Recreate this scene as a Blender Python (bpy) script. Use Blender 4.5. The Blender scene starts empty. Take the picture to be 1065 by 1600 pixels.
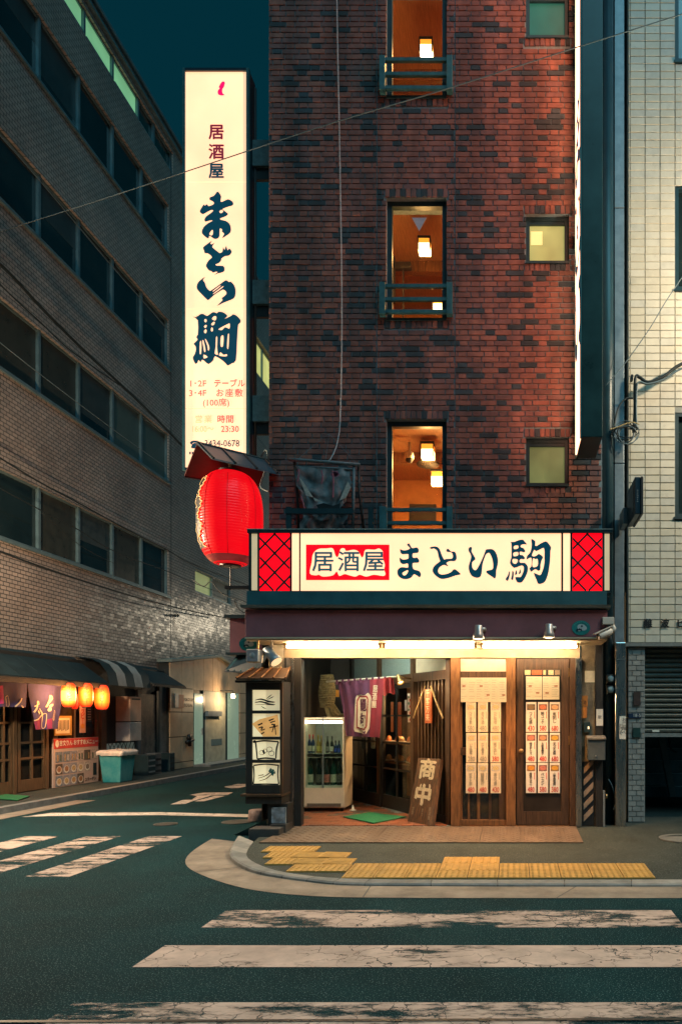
import bpy, bmesh, math, random
from mathutils import Vector, Matrix
V = Vector
R = math.radians
random.seed(7)
scn = bpy.context.scene
col = scn.collection

# ---------------------------------------------------------------- camera (level view camera with rise and lateral shift)
F, CX, CY, CZ = 1130.0, 802.0, 1120.0, 1.53          # focal length and principal point in photo pixels, eye height
cam = bpy.data.cameras.new('camera')
camo = bpy.data.objects.new('camera', cam)
col.objects.link(camo)
camo.location = (0, 0, CZ)
camo.rotation_euler = (R(90), 0, 0)
cam.sensor_fit = 'VERTICAL'
cam.sensor_height = 36.0
cam.sensor_width = 24.0
cam.lens = F / 1600 * 36
cam.shift_x = -(CX - 532.5) / 1600
cam.shift_y = (CY - 800) / 1600
cam.clip_end = 600
scn.camera = camo

# ---------------------------------------------------------------- world: night sky over a city, deep teal
SUN_EL, SUN_AZ = 52, 200
w = bpy.data.worlds.new('World')
scn.world = w
w.use_nodes = True
nt = w.node_tree
bg = nt.nodes['Background']
sky = nt.nodes.new('ShaderNodeTexSky')
sky.sky_type = 'NISHITA'
sky.sun_disc = False
sky.sun_elevation = R(SUN_EL)
sky.sun_rotation = R(SUN_AZ)
mx = nt.nodes.new('ShaderNodeMix')
mx.data_type = 'RGBA'
mx.inputs[0].default_value = 0.985
mx.inputs[7].default_value = (0.0, 0.42, 0.62, 1)
nt.links.new(sky.outputs[0], mx.inputs[6])
nt.links.new(mx.outputs[2], bg.inputs[0])
bg.inputs[1].default_value = 0.06

sd = bpy.data.lights.new('sun', 'SUN')
sd.energy = 1.15
sd.angle = R(35)
sd.color = (0.30, 0.80, 1.0)
so = bpy.data.objects.new('sun', sd)
col.objects.link(so)
so.location = (6, -10, 20)
so.rotation_euler = (R(90 - SUN_EL), 0, R(32))

scn.view_settings.view_transform = 'Standard'
scn.view_settings.look = 'None'
scn.view_settings.exposure = 0.0
scn.view_settings.gamma = 1.0
scn.view_settings.use_curve_mapping = False
scn.render.engine = 'CYCLES'
cy = scn.cycles
cy.use_denoising = True
try:
    cy.denoiser = 'OPENIMAGEDENOISE'
except Exception:
    pass
cy.max_bounces = 6
cy.diffuse_bounces = 3
cy.glossy_bounces = 3
cy.transparent_max_bounces = 12
cy.sample_clamp_indirect = 6
cy.caustics_reflective = False
cy.caustics_refractive = False
try:
    cy.use_light_tree = True
except Exception:
    pass

# ---------------------------------------------------------------- helpers
def at(px, py, Y):
    """photo pixel + distance -> point in the place"""
    return V(((px - CX) * Y / F, Y, CZ + (CY - py) * Y / F))

def atX(px, py, X):
    """photo pixel on the plane x = X"""
    Y = X * F / (px - CX)
    return V((X, Y, CZ + (CY - py) * Y / F))

def gnd(px, py, z=0.0):
    Y = (CZ - z) * F / (py - CY)
    return V(((px - CX) * Y / F, Y, z))

def S(r, g, b):
    f = lambda c: (c / 255 / 12.92) if c <= 10 else ((c / 255 + 0.055) / 1.055) ** 2.4
    return (f(r), f(g), f(b))

class MB:
    def __init__(s):
        s.v, s.f, s.m, s.mi = [], [], [], 0
    def add(s, vs, fs):
        o = len(s.v)
        s.v += [tuple(v) for v in vs]
        for f in fs:
            s.f.append([i + o for i in f])
            s.m.append(s.mi)
        return s
    def hexa(s, p):
        return s.add(p, [(0, 3, 2, 1), (4, 5, 6, 7), (0, 1, 5, 4), (1, 2, 6, 5), (2, 3, 7, 6), (3, 0, 4, 7)])
    def box(s, x0, x1, y0, y1, z0, z1):
        return s.hexa([(x0, y0, z0), (x1, y0, z0), (x1, y1, z0), (x0, y1, z0), (x0, y0, z1), (x1, y0, z1), (x1, y1, z1), (x0, y1, z1)])
    def obox(s, c, a, b, d):
        c, a, b, d = V(c), V(a), V(b), V(d)
        return s.hexa([c - a - b - d, c + a - b - d, c + a + b - d, c - a + b - d, c - a - b + d, c + a - b + d, c + a + b + d, c - a + b + d])
    def slab(s, q, t):
        """quad q extruded by vector t"""
        t = V(t)
        return s.hexa([V(p) for p in q] + [V(p) + t for p in q])
    def prism(s, poly, t):
        t = V(t)
        n = len(poly)
        vs = [V(p) for p in poly] + [V(p) + t for p in poly]
        return s.add(vs, [tuple(range(n))[::-1], tuple(range(n, 2 * n))] + [(i, (i + 1) % n, n + (i + 1) % n, n + i) for i in range(n)])
    def sheet(s, pts):
        return s.add(pts, [tuple(range(len(pts)))])
    def grid(s, rows):
        nr, nc = len(rows), len(rows[0])
        return s.add([p for r in rows for p in r], [(i * nc + j, i * nc + j + 1, (i + 1) * nc + j + 1, (i + 1) * nc + j) for i in range(nr - 1) for j in range(nc - 1)])
    def tube(s, pts, r, n=8, caps=True):
        pts = [V(p) for p in pts]
        rs = r if isinstance(r, (list, tuple)) else [r] * len(pts)
        rings = []
        prev = None
        for i, p in enumerate(pts):
            d = (pts[min(i + 1, len(pts) - 1)] - pts[max(i - 1, 0)])
            d = d.normalized() if d.length > 1e-9 else V((0, 0, 1))
            a = (prev - d * prev.dot(d)) if prev is not None else d.cross(V((0, 0, 1)) if abs(d.z) < .9 else V((1, 0, 0)))
            a.normalize()
            prev = a
            b = d.cross(a)
            rings.append([p + (a * math.cos(2 * math.pi * k / n) + b * math.sin(2 * math.pi * k / n)) * rs[i] for k in range(n)])
        vs = [p for q in rings for p in q]
        fs = [(i * n + k, i * n + (k + 1) % n, (i + 1) * n + (k + 1) % n, (i + 1) * n + k) for i in range(len(pts) - 1) for k in range(n)]
        if caps:
            fs += [tuple(range(n))[::-1], tuple((len(pts) - 1) * n + k for k in range(n))]
        return s.add(vs, fs)
    def lathe(s, prof, c, n=24, caps=True):
        c = V(c)
        vs = [c + V((r * math.cos(2 * math.pi * k / n), r * math.sin(2 * math.pi * k / n), z)) for r, z in prof for k in range(n)]
        fs = [(i * n + k, i * n + (k + 1) % n, (i + 1) * n + (k + 1) % n, (i + 1) * n + k) for i in range(len(prof) - 1) for k in range(n)]
        if caps:
            fs += [tuple(range(n))[::-1], tuple((len(prof) - 1) * n + k for k in range(n))]
        return s.add(vs, fs)
    def disc(s, c, a, b, n=20):
        c, a, b = V(c), V(a), V(b)
        return s.sheet([c + a * math.cos(2 * math.pi * k / n) + b * math.sin(2 * math.pi * k / n) for k in range(n)])
    def build(s, name, mats, parent=None, smooth=False, bevel=0, recalc=True):
        me = bpy.data.meshes.new(name)
        me.from_pydata(s.v, [], s.f)
        mats = mats if isinstance(mats, (list, tuple)) else [mats]
        for m in mats:
            me.materials.append(m)
        if len(mats) > 1:
            me.polygons.foreach_set('material_index', s.m)
        if recalc:
            bm = bmesh.new()
            bm.from_mesh(me)
            bmesh.ops.recalc_face_normals(bm, faces=bm.faces[:])
            bm.to_mesh(me)
            bm.free()
        if smooth:
            me.polygons.foreach_set('use_smooth', [True] * len(me.polygons))
        me.update()
        o = link(name, me, parent)
        if bevel:
            b = o.modifiers.new('bevel', 'BEVEL')
            b.width = bevel
            b.segments = 2
            b.limit_method = 'ANGLE'
        return o

LOC = {}
def link(name, me, parent=None):
    o = bpy.data.objects.new(name, me)
    col.objects.link(o)
    if parent is not None:
        o.parent = parent
        l = LOC.get(parent.name)
        if l is not None:
            o.matrix_parent_inverse = Matrix.Translation(-l)
    return o

def tag(o, label=None, cat=None, group=None, kind=None):
    if label: o['label'] = label
    if cat: o['category'] = cat
    if group: o['group'] = group
    if kind: o['kind'] = kind
    return o

def T(name, label, cat, loc=(0, 0, 0), group=None):
    o = bpy.data.objects.new(name, None)
    col.objects.link(o)
    o.location = loc
    o.empty_display_size = .1
    LOC[o.name] = V(loc)
    return tag(o, label, cat, group)

def box(name, mat, parent, x0, x1, y0, y1, z0, z1, bevel=0):
    return MB().box(x0, x1, y0, y1, z0, z1).build(name, mat, parent, bevel=bevel)

def smooth_poly(pts, k=3):
    n = len(pts)
    out = []
    for i in range(n):
        p0, p1, p2, p3 = (V(pts[(i + j) % n]) for j in (-1, 0, 1, 2))
        for q in range(k):
            t = q / k
            out.append(.5 * ((2 * p1) + (p2 - p0) * t + (2 * p0 - 5 * p1 + 4 * p2 - p3) * t * t + (3 * p1 - p0 - 3 * p2 + p3) * t ** 3))
    return out

def spline(pts, k=6):
    pts = [V(p) for p in pts]
    n = len(pts)
    out = []
    for i in range(n - 1):
        p0, p1, p2, p3 = pts[max(i - 1, 0)], pts[i], pts[i + 1], pts[min(i + 2, n - 1)]
        for q in range(k):
            t = q / k
            out.append(.5 * ((2 * p1) + (p2 - p0) * t + (2 * p0 - 5 * p1 + 4 * p2 - p3) * t * t + (3 * p1 - p0 - 3 * p2 + p3) * t ** 3))
    return out + [pts[-1]]

def fill(name, polys, frame, mat, parent, depth=.003):
    """flat shape with holes: polys in 2-D, frame(u, v) -> point; raised by depth along the frame normal"""
    cu = bpy.data.curves.new('tmp', 'CURVE')
    cu.dimensions = '2D'
    cu.fill_mode = 'BOTH'
    for p in polys:
        s = cu.splines.new('POLY')
        s.points.add(len(p) - 1)
        for i, q in enumerate(p):
            s.points[i].co = (q[0], q[1], 0, 1)
        s.use_cyclic_u = True
    o = bpy.data.objects.new('tmp', cu)
    me = bpy.data.meshes.new_from_object(o)
    bpy.data.objects.remove(o)
    bpy.data.curves.remove(cu)
    return place2d(name, me, frame, mat, parent, depth)

def place2d(name, me, frame, mat, parent, depth):
    o0, ox, oy = frame(0, 0), frame(1, 0), frame(0, 1)
    nrm = (ox - o0).cross(oy - o0).normalized()
    if nrm.dot(V((0, 0, CZ)) - o0) < 0:
        nrm = -nrm
    for v in me.vertices:
        v.co = frame(v.co.x, v.co.y) + nrm * (depth + v.co.z * .0004)
    me.name = name
    me.materials.clear()
    me.materials.append(mat)
    me.update()
    return link(name, me, parent)

def text(name, s, frame, size, mat, parent, depth=.003, bold=0.0, lead=1.0, space=1.0, align='CENTER', shear=0.0):
    cu = bpy.data.curves.new('tmp', 'FONT')
    cu.body = s
    cu.size = size
    cu.align_x = align
    cu.align_y = 'CENTER'
    cu.space_line = lead
    cu.space_character = space
    cu.shear = shear
    cu.resolution_u = 2
    o = bpy.data.objects.new('tmp', cu)
    me = bpy.data.meshes.new_from_object(o)
    bpy.data.objects.remove(o)
    bpy.data.curves.remove(cu)
    if bold:
        # heavier strokes: the same outline laid down again around itself, each layer a hair higher
        vs = [v.co.copy() for v in me.vertices]
        fs = [tuple(p.vertices) for p in me.polygons]
        bpy.data.meshes.remove(me)
        me = bpy.data.meshes.new(name)
        n, allv, allf = len(vs), [], []
        for k, (a, b) in enumerate(((0, 0), (1, .3), (-1, -.3), (.3, -1), (-.3, 1))):
            allv += [(v.x + a * bold, v.y + b * bold, k) for v in vs]
            allf += [tuple(i + k * n for i in f) for f in fs]
        me.from_pydata(allv, [], allf)
    return place2d(name, me, frame, mat, parent, depth)

def fr(o, ux, uy):
    o, ux, uy = V(o), V(ux), V(uy)
    return lambda a, b: o + ux * a + uy * b

UX, UZ, UY = V((1, 0, 0)), V((0, 0, 1)), V((0, 1, 0))

# ---------------------------------------------------------------- materials
def node(nt, t, **k):
    n = nt.nodes.new(t)
    for a, b in k.items():
        setattr(n, a, b)
    return n

def M(name, c, rough=.6, metal=0.0, var=.2, vs=5.0, bump=0.0, bs=90.0, grain=None, spec=.5, emis=None, es=0.0, c2=None, coat=0.0):
    m = bpy.data.materials.new(name)
    m.use_nodes = True
    nt = m.node_tree
    L = nt.links.new
    b = nt.nodes['Principled BSDF']
    g = node(nt, 'ShaderNodeNewGeometry')
    src = g.outputs['Position']
    if grain:
        mp = node(nt, 'ShaderNodeMapping')
        mp.inputs['Scale'].default_value = grain
        L(src, mp.inputs[0])
        src = mp.outputs[0]
    n1 = node(nt, 'ShaderNodeTexNoise')
    n1.inputs['Scale'].default_value = vs
    n1.inputs['Detail'].default_value = 6
    n1.inputs['Roughness'].default_value = .65
    L(src, n1.inputs['Vector'])
    rp = node(nt, 'ShaderNodeMapRange')
    rp.inputs[1].default_value = .3
    rp.inputs[2].default_value = .7
    L(n1.outputs['Fac'], rp.inputs[0])
    mix = node(nt, 'ShaderNodeMix', data_type='RGBA')
    a1 = tuple(x * (1 - var) for x in c)
    a2 = c2 if c2 else tuple(min(1, x * (1 + var)) for x in c)
    mix.inputs[6].default_value = (*a1, 1)
    mix.inputs[7].default_value = (*a2, 1)
    L(rp.outputs[0], mix.inputs[0])
    L(mix.outputs[2], b.inputs['Base Color'])
    b.inputs['Metallic'].default_value = metal
    b.inputs['Specular IOR Level'].default_value = spec
    b.inputs['Coat Weight'].default_value = coat
    rr = node(nt, 'ShaderNodeMapRange')
    rr.inputs[3].default_value = max(.02, rough - .1)
    rr.inputs[4].default_value = min(1, rough + .1)
    L(n1.outputs['Fac'], rr.inputs[0])
    L(rr.outputs[0], b.inputs['Roughness'])
    if bump:
        n2 = node(nt, 'ShaderNodeTexNoise')
        n2.inputs['Scale'].default_value = bs
        n2.inputs['Detail'].default_value = 3
        L(src, n2.inputs['Vector'])
        bp = node(nt, 'ShaderNodeBump')
        bp.inputs['Strength'].default_value = bump
        bp.inputs['Distance'].default_value = .01
        L(n2.outputs['Fac'], bp.inputs['Height'])
        L(bp.outputs[0], b.inputs['Normal'])
    if emis:
        b.inputs['Emission Color'].default_value = (*emis, 1)
        b.inputs['Emission Strength'].default_value = es
    return m

def glow(name, c, s, base=None, var=0.0, vs=3.0):
    """translucent sign or lamp skin lit from behind"""
    m = M(name, base or tuple(min(1, x) for x in c), rough=.45, var=.05)
    nt = m.node_tree
    b = nt.nodes['Principled BSDF']
    b.inputs['Emission Color'].default_value = (*c, 1)
    b.inputs['Emission Strength'].default_value = s
    if var:
        n = node(nt, 'ShaderNodeTexNoise')
        n.inputs['Scale'].default_value = vs
        g = node(nt, 'ShaderNodeNewGeometry')
        nt.links.new(g.outputs['Position'], n.inputs['Vector'])
        r = node(nt, 'ShaderNodeMapRange')
        r.inputs[1].default_value = .25
        r.inputs[2].default_value = .75
        r.inputs[3].default_value = s * (1 - var)
        r.inputs[4].default_value = s * (1 + var)
        nt.links.new(n.outputs['Fac'], r.inputs[0])
        nt.links.new(r.outputs[0], b.inputs['Emission Strength'])
    return m

def glass(name, tint=(1, 1, 1), refl=.12, rough=.03):
    m = bpy.data.materials.new(name)
    m.use_nodes = True
    nt = m.node_tree
    nt.nodes.remove(nt.nodes['Principled BSDF'])
    out = nt.nodes['Material Output']
    t = node(nt, 'ShaderNodeBsdfTransparent')
    t.inputs[0].default_value = (*tint, 1)
    g = node(nt, 'ShaderNodeBsdfGlossy')
    g.inputs['Roughness'].default_value = rough
    fz = node(nt, 'ShaderNodeLayerWeight')
    pw = node(nt, 'ShaderNodeMath', operation='POWER')
    pw.inputs[1].default_value = 4.0
    nt.links.new(fz.outputs['Facing'], pw.inputs[0])
    ma = node(nt, 'ShaderNodeMath', operation='MULTIPLY_ADD')
    ma.inputs[1].default_value = .5
    ma.inputs[2].default_value = refl * .3
    nt.links.new(pw.outputs[0], ma.inputs[0])
    x = node(nt, 'ShaderNodeMixShader')
    nt.links.new(ma.outputs[0], x.inputs[0])
    nt.links.new(t.outputs[0], x.inputs[1])
    nt.links.new(g.outputs[0], x.inputs[2])
    nt.links.new(x.outputs[0], out.inputs[0])
    return m

def paint_worn(name, c, wear=.45, scale=1.6):
    """road paint: flaked away where the noise is low, asphalt shows through"""
    m = M(name, c, rough=.75, var=.3, vs=3.5, bump=.25, bs=220)
    nt = m.node_tree
    out = nt.nodes['Material Output']
    b = nt.nodes['Principled BSDF']
    g = node(nt, 'ShaderNodeNewGeometry')
    n = node(nt, 'ShaderNodeTexNoise')
    n.inputs['Scale'].default_value = scale
    n.inputs['Detail'].default_value = 14
    n.inputs['Roughness'].default_value = .78
    mp_ = node(nt, 'ShaderNodeMapping')
    mp_.inputs['Scale'].default_value = (.55, 1.7, 1)
    nt.links.new(g.outputs['Position'], mp_.inputs[0])
    nt.links.new(mp_.outputs[0], n.inputs['Vector'])
    # thin cracks
    nd = node(nt, 'ShaderNodeTexNoise')
    nd.inputs['Scale'].default_value = 5
    nd.inputs['Detail'].default_value = 4
    nt.links.new(g.outputs['Position'], nd.inputs['Vector'])
    va = node(nt, 'ShaderNodeVectorMath', operation='MULTIPLY_ADD')
    va.inputs[1].default_value = (.35, .35, .35)
    nt.links.new(nd.outputs['Color'], va.inputs[0])
    nt.links.new(g.outputs['Position'], va.inputs[2])
    vo = node(nt, 'ShaderNodeTexVoronoi', feature='DISTANCE_TO_EDGE')
    vo.inputs['Scale'].default_value = 4.5
    nt.links.new(va.outputs[0], vo.inputs['Vector'])
    ck = node(nt, 'ShaderNodeMapRange')
    ck.inputs[1].default_value = .002
    ck.inputs[2].default_value = .022
    nt.links.new(vo.outputs[0], ck.inputs[0])
    # the cracks only open in patches
    n3 = node(nt, 'ShaderNodeTexNoise')
    n3.inputs['Scale'].default_value = 1.1
    n3.inputs['Detail'].default_value = 3
    nt.links.new(g.outputs['Position'], n3.inputs['Vector'])
    pm = node(nt, 'ShaderNodeMapRange')
    pm.inputs[1].default_value = .42
    pm.inputs[2].default_value = .55
    pm.inputs[3].default_value = 1
    pm.inputs[4].default_value = 0
    nt.links.new(n3.outputs['Fac'], pm.inputs[0])
    mx2 = node(nt, 'ShaderNodeMath', operation='MAXIMUM')
    nt.links.new(ck.outputs[0], mx2.inputs[0])
    nt.links.new(pm.outputs[0], mx2.inputs[1])
    r = node(nt, 'ShaderNodeMapRange')
    r.inputs[1].default_value = wear - .02
    r.inputs[2].default_value = wear + .07
    nt.links.new(n.outputs['Fac'], r.inputs[0])
    mul = node(nt, 'ShaderNodeMath', operation='MULTIPLY')
    nt.links.new(r.outputs[0], mul.inputs[0])
    nt.links.new(mx2.outputs[0], mul.inputs[1])
    t = node(nt, 'ShaderNodeBsdfTransparent')
    x = node(nt, 'ShaderNodeMixShader')
    nt.links.new(mul.outputs[0], x.inputs[0])
    nt.links.new(t.outputs[0], x.inputs[1])
    nt.links.new(b.outputs[0], x.inputs[2])
    nt.links.new(x.outputs[0], out.inputs[0])
    return m

def tiled(name, c1, c2, mortar, bw, bh, axes, rough=.3, gap=.012, bump=.5, freq=2, offset=.5):
    """small ceramic tile too fine to build: axes picks the two position components"""
    m = bpy.data.materials.new(name)
    m.use_nodes = True
    nt = m.node_tree
    L = nt.links.new
    b = nt.nodes['Principled BSDF']
    g = node(nt, 'ShaderNodeNewGeometry')
    sp = node(nt, 'ShaderNodeSeparateXYZ')
    cb = node(nt, 'ShaderNodeCombineXYZ')
    L(g.outputs['Position'], sp.inputs[0])
    L(sp.outputs[axes[0]], cb.inputs[0])
    L(sp.outputs[axes[1]], cb.inputs[1])
    t = node(nt, 'ShaderNodeTexBrick')
    t.offset = offset
    t.offset_frequency = freq
    t.inputs['Color1'].default_value = (*c1, 1)
    t.inputs['Color2'].default_value = (*c2, 1)
    t.inputs['Mortar'].default_value = (*mortar, 1)
    t.inputs['Scale'].default_value = 1
    t.inputs['Mortar Size'].default_value = gap
    t.inputs['Mortar Smooth'].default_value = .2
    t.inputs['Brick Width'].default_value = bw
    t.inputs['Row Height'].default_value = bh
    L(cb.outputs[0], t.inputs['Vector'])
    n = node(nt, 'ShaderNodeTexNoise')
    n.inputs['Scale'].default_value = .8
    n.inputs['Detail'].default_value = 7
    L(g.outputs['Position'], n.inputs['Vector'])
    rp = node(nt, 'ShaderNodeMapRange')
    rp.inputs[1].default_value = .3
    rp.inputs[2].default_value = .7
    rp.inputs[3].default_value = .72
    rp.inputs[4].default_value = 1.1
    L(n.outputs['Fac'], rp.inputs[0])
    mu = node(nt, 'ShaderNodeMix', data_type='RGBA', blend_type='MULTIPLY')
    mu.inputs[0].default_value = 1
    L(t.outputs['Color'], mu.inputs[6])
    L(rp.outputs[0], mu.inputs[7])
    L(mu.outputs[2], b.inputs['Base Color'])
    # each tile sits at a slightly different angle
    wn = node(nt, 'ShaderNodeTexNoise')
    wn.inputs['Scale'].default_value = 5
    L(g.outputs['Position'], wn.inputs['Vector'])
    ad = node(nt, 'ShaderNodeMath', operation='MULTIPLY_ADD')
    ad.inputs[1].default_value = .25
    L(wn.outputs['Fac'], ad.inputs[0])
    inv = node(nt, 'ShaderNodeMath', operation='SUBTRACT')
    inv.inputs[0].default_value = 1
    L(t.outputs['Fac'], inv.inputs[1])
    L(inv.outputs[0], ad.inputs[2])
    bp = node(nt, 'ShaderNodeBump')
    bp.inputs['Strength'].default_value = bump
    bp.inputs['Distance'].default_value = .01
    L(ad.outputs[0], bp.inputs['Height'])
    # every tile is set at its own small tilt, so glints break up tile by tile
    dv = node(nt, 'ShaderNodeVectorMath', operation='DIVIDE')
    dv.inputs[1].default_value = (bw, bh, 1)
    L(cb.outputs[0], dv.inputs[0])
    fl = node(nt, 'ShaderNodeVectorMath', operation='FLOOR')
    L(dv.outputs[0], fl.inputs[0])
    wh = node(nt, 'ShaderNodeTexWhiteNoise', noise_dimensions='2D')
    L(fl.outputs[0], wh.inputs['Vector'])
    ml = node(nt, 'ShaderNodeVectorMath', operation='MULTIPLY_ADD')
    ml.inputs[1].default_value = (.085, .085, .085)
    ml.inputs[2].default_value = (-.0425, -.0425, -.0425)
    L(wh.outputs['Color'], ml.inputs[0])
    av = node(nt, 'ShaderNodeVectorMath', operation='ADD')
    L(bp.outputs[0], av.inputs[0])
    L(ml.outputs[0], av.inputs[1])
    nz = node(nt, 'ShaderNodeVectorMath', operation='NORMALIZE')
    L(av.outputs[0], nz.inputs[0])
    L(nz.outputs[0], b.inputs['Normal'])
    b.inputs['Roughness'].default_value = rough
    return m

def specks(m, c, scale=140.0, thr=.66, soft=.05):
    """light aggregate chips in asphalt"""
    nt = m.node_tree
    b = nt.nodes['Principled BSDF']
    old = b.inputs['Base Color'].links[0].from_socket
    g = node(nt, 'ShaderNodeNewGeometry')
    n = node(nt, 'ShaderNodeTexNoise')
    n.inputs['Scale'].default_value = scale
    n.inputs['Detail'].default_value = 2
    nt.links.new(g.outputs['Position'], n.inputs['Vector'])
    r = node(nt, 'ShaderNodeMapRange')
    r.inputs[1].default_value = thr - soft
    r.inputs[2].default_value = thr + soft
    nt.links.new(n.outputs['Fac'], r.inputs[0])
    x = node(nt, 'ShaderNodeMix', data_type='RGBA')
    x.inputs[7].default_value = (*c, 1)
    nt.links.new(r.outputs[0], x.inputs[0])
    nt.links.new(old, x.inputs[6])
    # dark pits
    r2 = node(nt, 'ShaderNodeMapRange')
    r2.inputs[1].default_value = .30
    r2.inputs[2].default_value = .5
    r2.inputs[3].default_value = .45
    nt.links.new(n.outputs['Fac'], r2.inputs[0])
    y = node(nt, 'ShaderNodeMix', data_type='RGBA', blend_type='MULTIPLY')
    y.inputs[0].default_value = 1
    nt.links.new(x.outputs[2], y.inputs[6])
    nt.links.new(r2.outputs[0], y.inputs[7])
    nt.links.new(y.outputs[2], b.inputs['Base Color'])
    return m
m_asphalt = specks(M('asphalt', (.003, .036, .045), rough=.85, var=.4, vs=.7, bump=1.0, bs=110, c2=(.007, .054, .063), spec=.06), (.16, .26, .26), 105, .645, .04)
m_pave = specks(M('pavement asphalt', (.045, .058, .052), rough=.85, var=.3, vs=3, bump=.9, bs=110, spec=.2), (.2, .2, .17), 100)
m_conc = M('gutter concrete', (.25, .21, .165), rough=.85, var=.42, vs=3, bump=.35, bs=150)
m_kerb = M('kerb concrete', (.20, .21, .20), rough=.8, var=.3, vs=6, bump=.35, bs=120)
m_white = paint_worn('worn white road paint', (.55, .43, .36), wear=.375, scale=2.2)
m_white2 = paint_worn('very worn white road paint', (.54, .42, .35), wear=.462, scale=2.0)
m_tact = M('yellow tactile paving', (.44, .255, .06), rough=.75, var=.25, vs=10, bump=.2, bs=120)
m_black = M('black paint', (.012, .014, .016), rough=.5)
m_dark = M('dark bronze metal', (.012, .035, .042), rough=.45, var=.3)
m_teal = M('teal painted steel', (.035, .125, .14), rough=.45, var=.3, vs=12)
m_navy = M('dark blue enamel', (.006, .028, .045), rough=.4, var=.2)
m_steel = M('stainless steel', (.55, .53, .5), rough=.28, metal=1, var=.12, vs=20, grain=(1, 1, .1))
m_alu = M('grey aluminium', (.24, .29, .32), rough=.45, metal=.5, var=.2, vs=9)
m_grey = M('grey paint', (.18, .21, .22), rough=.5, var=.2)
m_offw = M('off white plastic', (.62, .56, .48), rough=.45, var=.1)
m_wood = M('dark stained wood', (.05, .026, .015), rough=.5, var=.45, vs=9, bump=.25, bs=40, grain=(6, 6, .5), c2=(.13, .065, .03))
m_wood2 = M('worn brown wood', (.16, .075, .03), rough=.55, var=.5, vs=9, bump=.3, bs=40, grain=(6, 6, .5), c2=(.34, .15, .05))
m_wood3 = M('blackened wood', (.022, .02, .018), rough=.55, var=.4, vs=8, bump=.3, bs=40, grain=(6, 6, .5))
m_fascia = M('dark maroon fascia', (.24, .085, .10), rough=.6, var=.2, vs=3, bump=.05)
m_plaster = M('sand plaster', (.55, .48, .36), rough=.9, var=.12, vs=14, bump=.4, bs=160)
m_paper = M('cream paper', (.78, .68, .48), rough=.85, var=.06, vs=30)
m_paperw = M('white paper', (.80, .76, .66), rough=.85, var=.06, vs=30)
m_ink = M('black ink', (.03, .022, .018), rough=.8, var=.1)
m_inkl = M('pale grey print', (.42, .36, .25), rough=.8, var=.1)
m_redink = M('red print', (.62, .06, .03), rough=.8, var=.1)
m_cable = M('black cable sheath', (.012, .02, .022), rough=.5)
m_cable2 = M('grey cable sheath', (.12, .17, .19), rough=.5)
m_glass = glass('clear window glass', (.96, .97, .95))
m_brass = M('worn brass', (.55, .36, .16), rough=.35, metal=1, var=.2)
m_chrome = M('tarnished chrome', (.55, .52, .5), rough=.3, metal=.55, var=.15)
m_stick = M('bamboo', (.5, .36, .16), rough=.6, var=.3, vs=30)
# ================================================================ ground
road = MB().sheet([(-120, -60, 0), (120, -60, 0), (120, 200, 0), (-120, 200, 0)]).build('road', m_asphalt)
tag(road, 'dark asphalt road running round the corner', None, None, 'structure')

def zs(Y):
    return .03 + .0265 * (Y - 6.67)

def on_walk(px, py):
    """pixel -> point on the pavement plane z = zs(Y)"""
    # CZ - zs(Y) = (py-CY) Y / F
    Y = (CZ - .03 + .0265 * 6.67) / ((py - CY) / F + .0265)
    return V(((px - CX) * Y / F, Y, zs(Y)))

g_out = [gnd(*p) for p in ((331, 1311), (304, 1328), (290, 1344), (298, 1359), (340, 1377), (400, 1392), (490, 1401), (600, 1403.5), (800, 1404), (1065, 1404))]
k_out = [gnd(*p) for p in ((372, 1316), (360, 1336), (364, 1349), (400, 1366), (475, 1378), (550, 1384.5), (700, 1385.5), (900, 1386), (1065, 1386))]
k_in = [on_walk(*p) for p in ((396, 1315), (385, 1333), (394, 1346), (430, 1360), (490, 1369.5), (560, 1373.5), (700, 1375), (900, 1375), (1065, 1374.5))]
g_out = spline(g_out, 4) + [V((9, g_out[-1].y, 0))]
k_out = spline(k_out, 4) + [V((9, k_out[-1].y, 0))]
k_in = spline(k_in, 4) + [V((9, k_in[-1].y, k_in[-1].z))]
def zl(p, z):
    return V((p.x, p.y, z))
# gutter
mb = MB()
mb.sheet([zl(p, .005) for p in g_out] + [zl(p, .005) for p in reversed(k_out)])
gut = mb.build('gutter', m_conc)
tag(gut, 'pale concrete gutter apron curving round the corner', None, None, 'structure')
# kerb
cum = [0.0]
for p, q in zip(k_out[:-1], k_out[1:]):
    cum.append(cum[-1] + (q - p).length)
def along(line, s_):
    for i in range(len(cum) - 1):
        if s_ <= cum[i + 1] or i == len(cum) - 2:
            f = (s_ - cum[i]) / max(1e-6, cum[i + 1] - cum[i])
            return line[i].lerp(line[i + 1], f)
ko = MB().grid([[zl(p, .004) + (q - p) * .06 for p, q in zip(k_out, k_in)], [zl(p, zs(p.y) - .012) + (q - p) * .06 for p, q in zip(k_out, k_in)], [V((q.x, q.y, zs(q.y) - .012)) for q in k_in]]).build('kerb', m_cable)
tag(ko, 'low grey concrete kerb round the pavement corner', None, None, 'structure')
m_kst = [m_kerb, M('kerb concrete pale', (.25, .25, .23), rough=.8, var=.3, vs=6, bump=.35, bs=120), M('kerb concrete dark', (.16, .175, .17), rough=.8, var=.3, vs=6, bump=.35, bs=120)]
s_ = .0
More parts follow.
